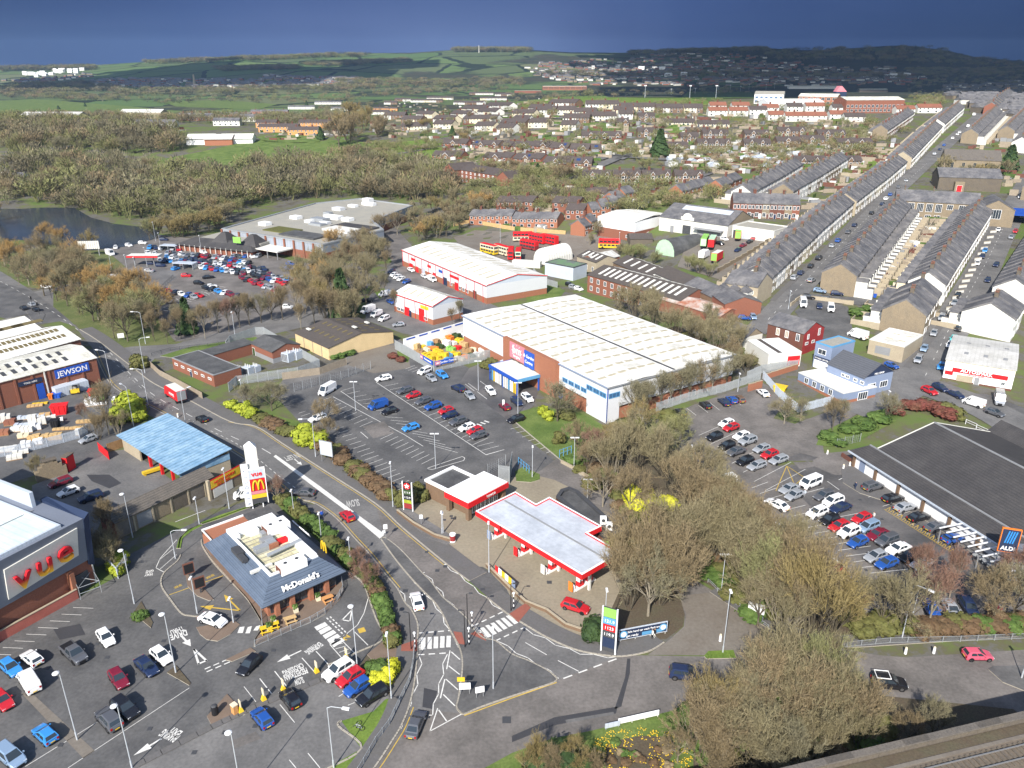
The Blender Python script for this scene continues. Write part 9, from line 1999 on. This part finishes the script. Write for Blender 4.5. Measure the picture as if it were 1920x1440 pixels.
RB=ang(P(1163,1192),P(1247,1176));board(1205,1196,7.4,1.6,.5,'long blue banner with white lettering and two round emblems on the grass bank','navy',(-.1,1),4,[('Safe hand car wash Park and',.45,.1,1.45,wC),('get ready',.5,-1.7,.75,wC)],frame_=cL,pc=wW,rz=RB)
q=bpy.data.objects[[o.name for o in bpy.data.objects if o.get('label','').startswith('long blue banner with white')][0]]
for x_ in(-3.1,3.1):f=MB();f.tube((x_,-.07,1.35),(x_,-.11,1.35),.62,n=14);f.build('emblem',lB,q);f=MB();f.tube((x_,-.1,1.35),(x_,-.13,1.35),.42,n=14);f.build('emblem_disc',wC,q)
bar(q,'light_strip',-.2,-.1,.6,3.0,-.065,1.15,lB)
A_,B_=P(928,1076),P(965,1108);q=thing('forecourt_banner','yellow and white banner fixed behind the forecourt brick wall','banner',(A_.x,A_.y,0),ang(A_,B_));Lq=(B_-A_).length
for k_,m in enumerate((rP,wC,yP,wC,yP,'clad_blue')):bar(q,'banner_panel',k_*Lq/6,.05,.4,(k_+1)*Lq/6-.03,.12,1.7,m)
board(872,1302,1.5,1.0,.9,'white sign with a yellow top on two posts on the traffic island',wC,(0,1),frame_=None);
A_=P(872,1302);q=thing('yellow_sign','yellow plate standing above the white island sign','sign',(A_.x-.5,A_.y+.15,.12));bar(q,'plate',-.5,-.05,1.95,.5,.05,2.6,yP);bar(q,'post',-.04,.02,0,.04,.1,1.95,'grey')
board(900,1308,1.2,.9,.9,'small white direction sign on two posts on the traffic island',wC,(.3,1));board(1197,1352,5.6,.8,.3,'long low white fence board on the roundabout lawn',wC,(-.15,1),4,pc=wW,rz=ang(P(1167,1357),P(1225,1344)));board(1148,1366,2.0,.7,.3,'small grey notice board on the roundabout lawn',cL,rz=ang(P(1167,1357),P(1225,1344)))
board(1415,1165,2.4,1.6,1.6,'white notice board with blue posts beside the curved lane',wC,(-.4,1),pc='clad_blue');board(263,690,.8,1.4,1.2,'small red sign in the corner bush of the side road',rP,(-.3,1),1);board(228,638,1.8,1.4,.8,'white sign board under the trees at the junction',wC,(0,1));board(944,768,.5,1.6,1.0,'white tall notice in the coned bay near the superstore',wC,(0,1),1)
board(603,850,.6,.8,1.6,'round white sign post beside the lime bush',wC,(-.5,1),1);board(790,985,.6,.8,1.4,'white notice on a thin post by the forecourt wall',wC,(0,1),1)
board(724,1012,.7,.9,2.2,'white keep-left sign post at the end of the median',wC,(.2,1),1);board(720,1004,.5,.5,.5,'white low bollard plate at the median tip',wC,(.2,1),1)
for i,(x,y,m,lab)in enumerate(((495,1313,yP,'yellow topped post sign by the kerb, leftmost'),(532,1295,yP,'yellow topped post sign by the kerb, second from the left'),(594,1261,yP,'yellow topped post sign by the kerb, third from the left'),(650,1236,yP,'yellow topped post sign by the kerb, rightmost'),(452,1335,yP,'yellow post sign on the exit island'))):
 A_=P(x,y);q=thing('parking_sign',lab,'sign',(A_.x,A_.y,.12),rad(-50));b=MB();b.hexa([(-.32,-.32,0),(.32,-.32,0),(.32,.32,0),(-.32,.32,0)],[(-.12,-.12,.8),(.12,-.12,.8),(.12,.12,.8),(-.12,.12,.8)]);b.build('cone_base',yP,q);bar(q,'panel',-.3,-.05,.8,.3,.05,1.8,'cream')
A_=P(441,1338);q=thing('ticket_machine','orange and cream ticket machine on the exit island','machine',(A_.x,A_.y,.12),rad(-40));bar(q,'cabinet',-.35,-.3,0,.35,.3,1.3,'orange_wall');bar(q,'cap',-.4,-.35,1.3,.4,.35,1.45,'cream')
A_=P(404,1340);q=thing('litter_bin','black litter bin on the exit island','bin',(A_.x,A_.y,.12));f=MB();f.tube((0,0,0),(0,0,1.3),.42,.42,12);f.build('body','black',q);f=MB();f.ball((0,0,1.3),.42,sz=.5);f.build('lid',DG_,q)
A_=P(849,1016);q=thing('kiosk_post','stubby white and dark red drum at the end of the forecourt wall','bollard',(A_.x,A_.y,.12));f=MB();f.tube((0,0,0),(0,0,1.5),.5,.5,14);f.build('drum','maroon_wall',q);[(lambda f:(f.tube((0,0,z),(0,0,z+.25),.54,.54,14),f.build('band',wC,q)))(MB())for z in(0,1.3)]
A_=P(516,808);q=thing('utility_cabinet','green street cabinet beside the hedge','cabinet',(A_.x,A_.y,.12),rad(-35));bar(q,'body',-.6,-.3,0,.6,.3,1.4,'leaf_dark');bar(q,'cap',-.65,-.35,1.4,.65,.35,1.5,DG_)
for x,y,h_,lab in((1697,1227,1.0,'white bollard on the dark verge, left one'),(1750,1226,1.0,'white bollard on the dark verge, right one'),(1350,1203,1.1,'rounded white bollard beside the lane mouth'),(1581,879,.8,'yellow-white bollard by the store corner, left one'),(1593,874,.8,'yellow-white bollard by the store corner, right one'),(1551,852,.8,'yellow-white bollard by the brown ramp'),(334,783,.9,'yellow-white bollard on the main road refuge'),(1891,1190,1.2,'white litter bin at the roadside hedge')):
 A_=P(x,y);q=thing('bollard',lab,'bollard',(A_.x,A_.y,G(A_)+.12));f=MB();f.tube((0,0,0),(0,0,h_),.2,.17,8);f.build('shaft',wC,q);f=MB();f.ball((0,0,h_),.18);f.build('cap','cream',q)
# traffic lights at the left junction
for x,y,lab in((62,578,'traffic light on the left junction island, left one'),(74,590,'traffic light on the left junction island, right one'),(97,560,'traffic light beside the white car at the junction'),(156,592,'traffic light on the right pavement below the junction')):
 A_=P(x,y);q=thing('traffic_light',lab,'traffic light',(A_.x,A_.y,.12));f=MB();f.tube((0,0,0),(0,0,3.2),.08,n=6);f.build('post',DG_,q);bar(q,'signal_head',-.2,-.15,3.0,.2,.15,4.1,'black')
# fallen bicycle on the grass, litter sacks
A_=P(676,1362);q=thing('bicycle','grey bicycle lying on the grass corner by the angled bays','bicycle',(A_.x,A_.y,.08),rad(120))
for x_ in(-.55,.55):
 f=MB();[f.tube((x_+.33*math.cos(k_*.524),.33*math.sin(k_*.524),.06),(x_+.33*math.cos(k_*.524+.524),.33*math.sin(k_*.524+.524),.06),.03,n=4)for k_ in range(12)];f.build('wheel','rubber',q)
f=MB();[f.tube(a,c_,.03,n=5)for a,c_ in(((-.55,0,.1),(-.1,.45,.1)),((-.1,.45,.1),(.4,.45,.1)),((.4,.45,.1),(0,0,.1)),((0,0,.1),(-.1,.45,.1)),((0,0,.1),(-.55,0,.1)),((.55,0,.1),(.38,.6,.1)))];f.build('frame','galv',q);bar(q,'saddle',-.2,.48,.06,0,.58,.16,'black');bar(q,'handlebar',.3,.55,.05,.36,.9,.11,DG_)
# people
person(604,972,'person in a bright blue jacket walking on the pavement beside the hedge',bP,'navy',(1,.8));person(597,973,'person in dark clothes walking beside the one in blue','black','navy',(1,.8));person(1603,918,'person in navy clothes standing on the car park by the white wall','navy','navy',(-1,.5));person(1227,1196,'person in black with white trousers walking past the blue banner','black',wW,(-1,.2))
person(1508,932,'person in pale clothes loading a car between the silver cars',cL,'grey',(-1,.5));person(1637,975,'person beside the open boot of the red car',wW,'grey',(-1,.2));person(1223,1198,'person in a white top beside the one in black at the banner',wW,'black',(-1,.2))
# wheelie bins in the back lane
for i,(x,y)in enumerate(((1622,555),(1640,559),(1656,532),(1673,512),(1683,500),(1694,492),(1703,477),(1713,467),(1734,437),(1742,432),(1910,563))):
 A_=P(x,y);q=thing('wheelie_bin','blue wheelie bin in the back lane between the terraces','bin',(A_.x,A_.y,G(A_)+.12),R.uniform(0,3),'blue wheelie bins');b=MB();b.hexa([(-.35,-.4,.1),(.35,-.4,.1),(.35,.4,.1),(-.35,.4,.1)],[(-.45,-.5,1.2),(.45,-.5,1.2),(.45,.5,1.2),(-.45,.5,1.2)]);b.build('body',bP,q);bar(q,'lid',-.5,-.55,1.2,.5,.5,1.3,bP);bar(q,'wheel',-.5,.3,0,.5,.45,.2,'black')
# front garden walls of the right terrace
for i in range(15):
 t=i/15;A_=P(1775+(1862-1775)*t+4,580+(425-580)*t+2);q=thing('garden_wall','short white garden wall between terrace front gardens','wall',(A_.x,A_.y,G(A_)),rad(20),'front garden walls');bar(q,'wall',-1,0,-.5,2.4,.25,1.1,wW);bar(q,'coping',-1.05,-.05,1.1,2.45,.3,1.2,sP)
# far town: valley and hillside houses as one mass each
def town(name,zones,seed,h=(5,8),wl=(wW,bR,'stone','slate')):
 rq=random.Random(seed);b=MB()
 for poly,n in zones:
  xs=[p[0]for p in poly];ys=[p[1]for p in poly]
  for _ in range(n):
   for _t in range(30):
    x,y=rq.uniform(min(xs),max(xs)),rq.uniform(min(ys),max(ys))
    if inside(poly,x,y):break
   else:continue
   A_=P(x,y);z=G(A_)-2;w_,d_,hh=rq.uniform(8,26),rq.uniform(8,11),rq.uniform(*h);m=rq.choice((0,1,2,2,1));x0,y0=A_.x,A_.y;a=rq.uniform(-.5,.5);c,s_=math.cos(a),math.sin(a);T=lambda u,v,zz:(x0+u*c-v*s_,y0+u*s_+v*c,z+zz)
   b.hexa([T(0,0,0),T(w_,0,0),T(w_,d_,0),T(0,d_,0)],[T(0,0,hh),T(w_,0,hh),T(w_,d_,hh),T(0,d_,hh)],m)
   b.hexa([T(-.3,-.4,hh),T(w_+.3,-.4,hh),T(w_+.3,d_+.4,hh),T(-.3,d_+.4,hh)],[T(0,d_/2-.1,hh+2.8),T(w_,d_/2-.1,hh+2.8),T(w_,d_/2+.1,hh+2.8),T(0,d_/2+.1,hh+2.8)],3)
 o=b.build(name,list(wl));o['kind']='stuff';return o
town('hilltop_terraces',[([(1765,160),(1930,152),(1930,196),(1800,196),(1770,178)],230),([(1800,196),(1930,196),(1930,222),(1850,222)],60)],9,(5,7),(wW,'stone',sK,'slate'))
town('distant_town',[([(140,156),(200,148),(480,150),(490,166),(300,168),(200,162)],330),([(480,142),(660,146),(670,164),(490,164)],210),([(0,152),(160,138),(170,146),(40,158)],60),([(1000,118),(1200,108),(1500,118),(1560,132),(1300,128),(1000,130)],260),([(980,128),(1300,126),(1720,128),(1740,150),(1400,152),(1000,144)],520),([(1000,144),(1700,150),(1700,160),(1420,164),(1100,160)],230),([(1180,100),(1420,102),(1440,112),(1200,112)],60)],5)
town('distant_works',[([(20,142),(150,130),(152,137),(60,146)],26),([(1080,126),(1300,130),(1300,134),(1080,130)],6),([(1640,144),(1710,142),(1710,146),(1640,147)],5),([(1240,142),(1290,142),(1290,144),(1240,144)],4)],6,(9,14),(wC,wW,wC,wC))
for x,y,hh in((898,99,34),(365,158,30)):A_=P(x,y);q=thing('radio_mast' if hh>32 else 'stone_tower','thin white mast on the skyline beside the dark wood' if hh>32 else 'small pale tower rising from the far left town','mast' if hh>32 else 'tower',(A_.x,A_.y,G(A_)));w_=1.5 if hh>32 else 4;b=MB();b.hexa([(-w_,-w_,0),(w_,-w_,0),(w_,w_,0),(-w_,w_,0)],[(-w_*.5,-w_*.5,hh),(w_*.5,-w_*.5,hh),(w_*.5,w_*.5,hh),(-w_*.5,w_*.5,hh)]);b.build('shaft',wW if hh>32 else sP,q)
# garden clutter: sheds, fences, low walls and parked things between the houses, too many and too small to count
rq=random.Random(31);b=MB();cm_=['wood_grey',wW,'grey',bK,lO,lG,sP,'asphalt','wood_grey']
for poly,n in(([(690,255),(700,195),(960,182),(1320,208),(1640,225),(1620,290),(1240,300),(1000,290),(830,270)],1500),([(830,270),(1100,282),(1120,320),(1000,325),(820,305)],350),([(1010,345),(1330,335),(1390,365),(1100,400),(1000,440),(870,420),(930,380)],420),([(1250,285),(1500,285),(1640,290),(1600,320),(1300,328)],500),([(1500,345),(1650,270),(1690,262),(1600,345),(1500,400)],320),([(480,235),(640,225),(650,260),(490,265)],160),([(1625,560),(1745,400),(1762,405),(1650,560)],160),([(1790,290),(1900,240),(1920,330),(1890,370)],120),([(100,240),(330,236),(330,262),(130,270)],120)):
 xs=[p[0]for p in poly];ys=[p[1]for p in poly]
 for _ in range(n):
  x,y=rq.uniform(min(xs),max(xs)),rq.uniform(min(ys),max(ys))
  if not inside(poly,x,y):continue
  A_=P(x,y);a=rq.choice((.1,.9,-.5))+rq.uniform(-.1,.1);c,s_=math.cos(a),math.sin(a);k_=rq.random();w_,d_,h_=(rq.uniform(5,12),.25,1.7)if k_<.45 else(rq.uniform(2,5),rq.uniform(2,3.5),rq.uniform(1.2,2.6))if k_<.8 else(rq.uniform(3,9),rq.uniform(1,2.5),rq.uniform(.8,2))if k_<.9 else(rq.uniform(4,8),rq.uniform(3,6),.12)
  m=rq.choice((0,0,3,8,5))if k_<.45 else rq.choice((0,1,2,3,6))if k_<.8 else rq.choice((4,5))if k_<.9 else rq.choice((7,6,2));q_=[(A_.x+u*c-v*s_,A_.y+u*s_+v*c)for u,v in((0,0),(w_,0),(w_,d_),(0,d_))]
  b.hexa([(p[0],p[1],G(p)-.6)for p in q_],[(p[0],p[1],G(A_)+h_+.3)for p in q_],m)
b.build('garden_clutter',cm_,kind='stuff')
# drain covers, repairs and stains on the tarmac
b=MB();rq=random.Random(9)
for x,y,w_ in[(820,1070,.7),(835,1062,.7),(800,1035,.6),(760,1108,.8),(756,1140,.7),(905,1105,.7),(950,1350,1.1),(1375,1370,.6),(1160,1090,.7),(875,905,.6),(846,968,.6),(848,972,.6),(833,975,.6),(1030,1092,.8),(720,740,.5)]+[(rq.uniform(20,700),rq.uniform(1180,1430),.6)for _ in range(16)]+[(rq.uniform(600,950),rq.uniform(720,900),.5)for _ in range(12)]+[(rq.uniform(1350,1800),rq.uniform(820,1080),.55)for _ in range(16)]:
 A_=P(x,y);b.box(A_.x-w_/2,A_.y-w_/2,G(A_)+.01,A_.x+w_/2,A_.y+w_/2,G(A_)+.045)
b.build('drain_covers',DG_,kind='stuff')
for pts in([(700,1060),(716,1058),(720,1090),(706,1092)],[(795,1290),(820,1296),(812,1330),(792,1326)],[(1060,1350),(1150,1335),(1152,1340),(1062,1356)],[(640,1000),(660,996),(700,1046),(684,1048)],[(330,768),(350,776),(344,786),(322,776)],[(600,870),(618,882),(640,905),(622,898)],[(100,1180),(150,1170),(160,1190),(112,1200)],[(430,1390),(480,1372),(490,1385),(440,1404)],[(1480,860),(1520,850),(1540,872),(1500,880)],[(1390,950),(1420,940),(1450,975),(1420,985)],[(680,800),(720,790),(740,812),(700,822)]):sheet('tarmac_repair',pts,R.choice(['tar_patch','asphalt','asphalt_warm']),.0285+R.random()*.0015,drape=False)
# skyline and valley woods
mass('skyline_wood',[[(853,95.5),(990,95.5),(1000,98),(850,98)]],260,(20,26),(26,36),'far_wood',11,6)
mass('skyline_wood',[[(0,130),(170,127),(180,131),(0,134)],[(270,118),(660,104),(700,106),(280,121)],[(1180,100),(1440,93),(1440,97),(1180,104)],[(1430,96),(1760,90),(1790,106),(1920,119),(1920,128),(1700,120),(1440,112)]],260,(14,24),(26,48),'far_wood',12,6)
mass('valley_wood',[[(0,160),(160,156),(240,170),(100,176),(0,178)],[(200,170),(500,166),(700,160),(700,170),(400,178),(220,180)],[(560,120),(760,112),(780,118),(600,126)],[(400,128),(560,124),(560,130),(420,134)],[(620,150),(980,150),(980,162),(640,166)],[(1000,134),(1700,140),(1700,148),(1000,144)],[(1700,132),(1920,128),(1920,140),(1720,146)]],260,(10,16),(22,40),'far_wood',13,6)
# unseen cloud deck, added above the frame to shade the far hills
rq=random.Random(21);vs,fs=[],[];nx,ny=144,80
for j in range(ny+1):
 for i in range(nx+1):
  x=-7000+14000*i/nx;y=700+6300*j/ny;e_=min(1,j/12,(ny-j)/12,i/12,(nx-i)/12)
  vs.append((x,y+250*mnoise(Vector((x/900,j/4,1))),900-60*e_+60*mnoise(Vector((x/700,y/700,0)))))
for j in range(ny+1):
 for i in range(nx+1):
  x,y,z=vs[j*(nx+1)+i];e_=min(1,j/12,(ny-j)/12,i/12,(nx-i)/12);vs.append((x,y,900+300*e_+5+80*e_*mnoise(Vector((x/500,y/500,5)))))
K_=(nx+1)*(ny+1)
for j in range(ny):
 for i in range(nx):
  w_=.12*mnoise(Vector((i/3,j/3,9)))
  if mnoise(Vector((i/20,j/16,7)))+w_>.16 or(i<72+40*w_ and mnoise(Vector((i/16,j/12,2)))+w_>-.3):continue  # more gaps on the left, placed so sun reaches those hills
  a=j*(nx+1)+i;fs.append((a,a+nx+1,a+nx+2,a+1));fs.append((K_+a,K_+a+1,K_+a+nx+2,K_+a+nx+1))
mat('cloud',(.55,.58,.64),.95,.05,.01)
me=bpy.data.meshes.new('shading_cloud');me.from_pydata(vs,[],fs);me.materials.append(MATS['cloud']);me.update();ob('shading_cloud',me,kind='stuff')
# ------------------------------------------------------------------ the hazy air over the whole country
hz=MB();hz.box(-9000,-200,-9,9000,8600,330)
hm=bpy.data.materials.new('haze');hm.use_nodes=True;hn=hm.node_tree.nodes;hn.clear()
ho=hn.new('ShaderNodeOutputMaterial');hv=hn.new('ShaderNodeVolumePrincipled');hv.inputs['Density'].default_value=.00005;hv.inputs['Color'].default_value=(.40,.62,1,1);hv.inputs['Anisotropy'].default_value=.1
hm.node_tree.links.new(hv.outputs[0],ho.inputs['Volume']);MATS['haze']=hm
if HAZE:ho_=hz.build('haze','haze');ho_['kind']='stuff'
# ------------------------------------------------------------------ labels that repeat get a place among their likes
def finish_labels():
 by={}
 for o in COL.objects:
  if o.parent is None and o.get('label')and o.get('category'):by.setdefault(o['label'],[]).append(o)
 ORD=['first','second','third','fourth','fifth','sixth','seventh','eighth','ninth','tenth','eleventh','twelfth','thirteenth','fourteenth','fifteenth','sixteenth','seventeenth','eighteenth','nineteenth','twentieth','twenty-first']
 for lab,L_ in by.items():
  if len(L_)==1 or len(L_)>40:
   if len(L_)>40:
    for o in L_:
     if 'group' not in o:o['group']=lab
   continue
  L_.sort(key=lambda o:PX(o.location)[0])
  for i,o in enumerate(L_):
   t='leftmost' if i==0 else 'rightmost' if i==len(L_)-1 else(ORD[i]+' from the left' if i<len(L_)/2+1 else ORD[len(L_)-1-i]+' from the right')
   w_=lab.split();n_=16-len(t.split());o['label']=' '.join(w_[:n_])+', '+t
finish_labels()
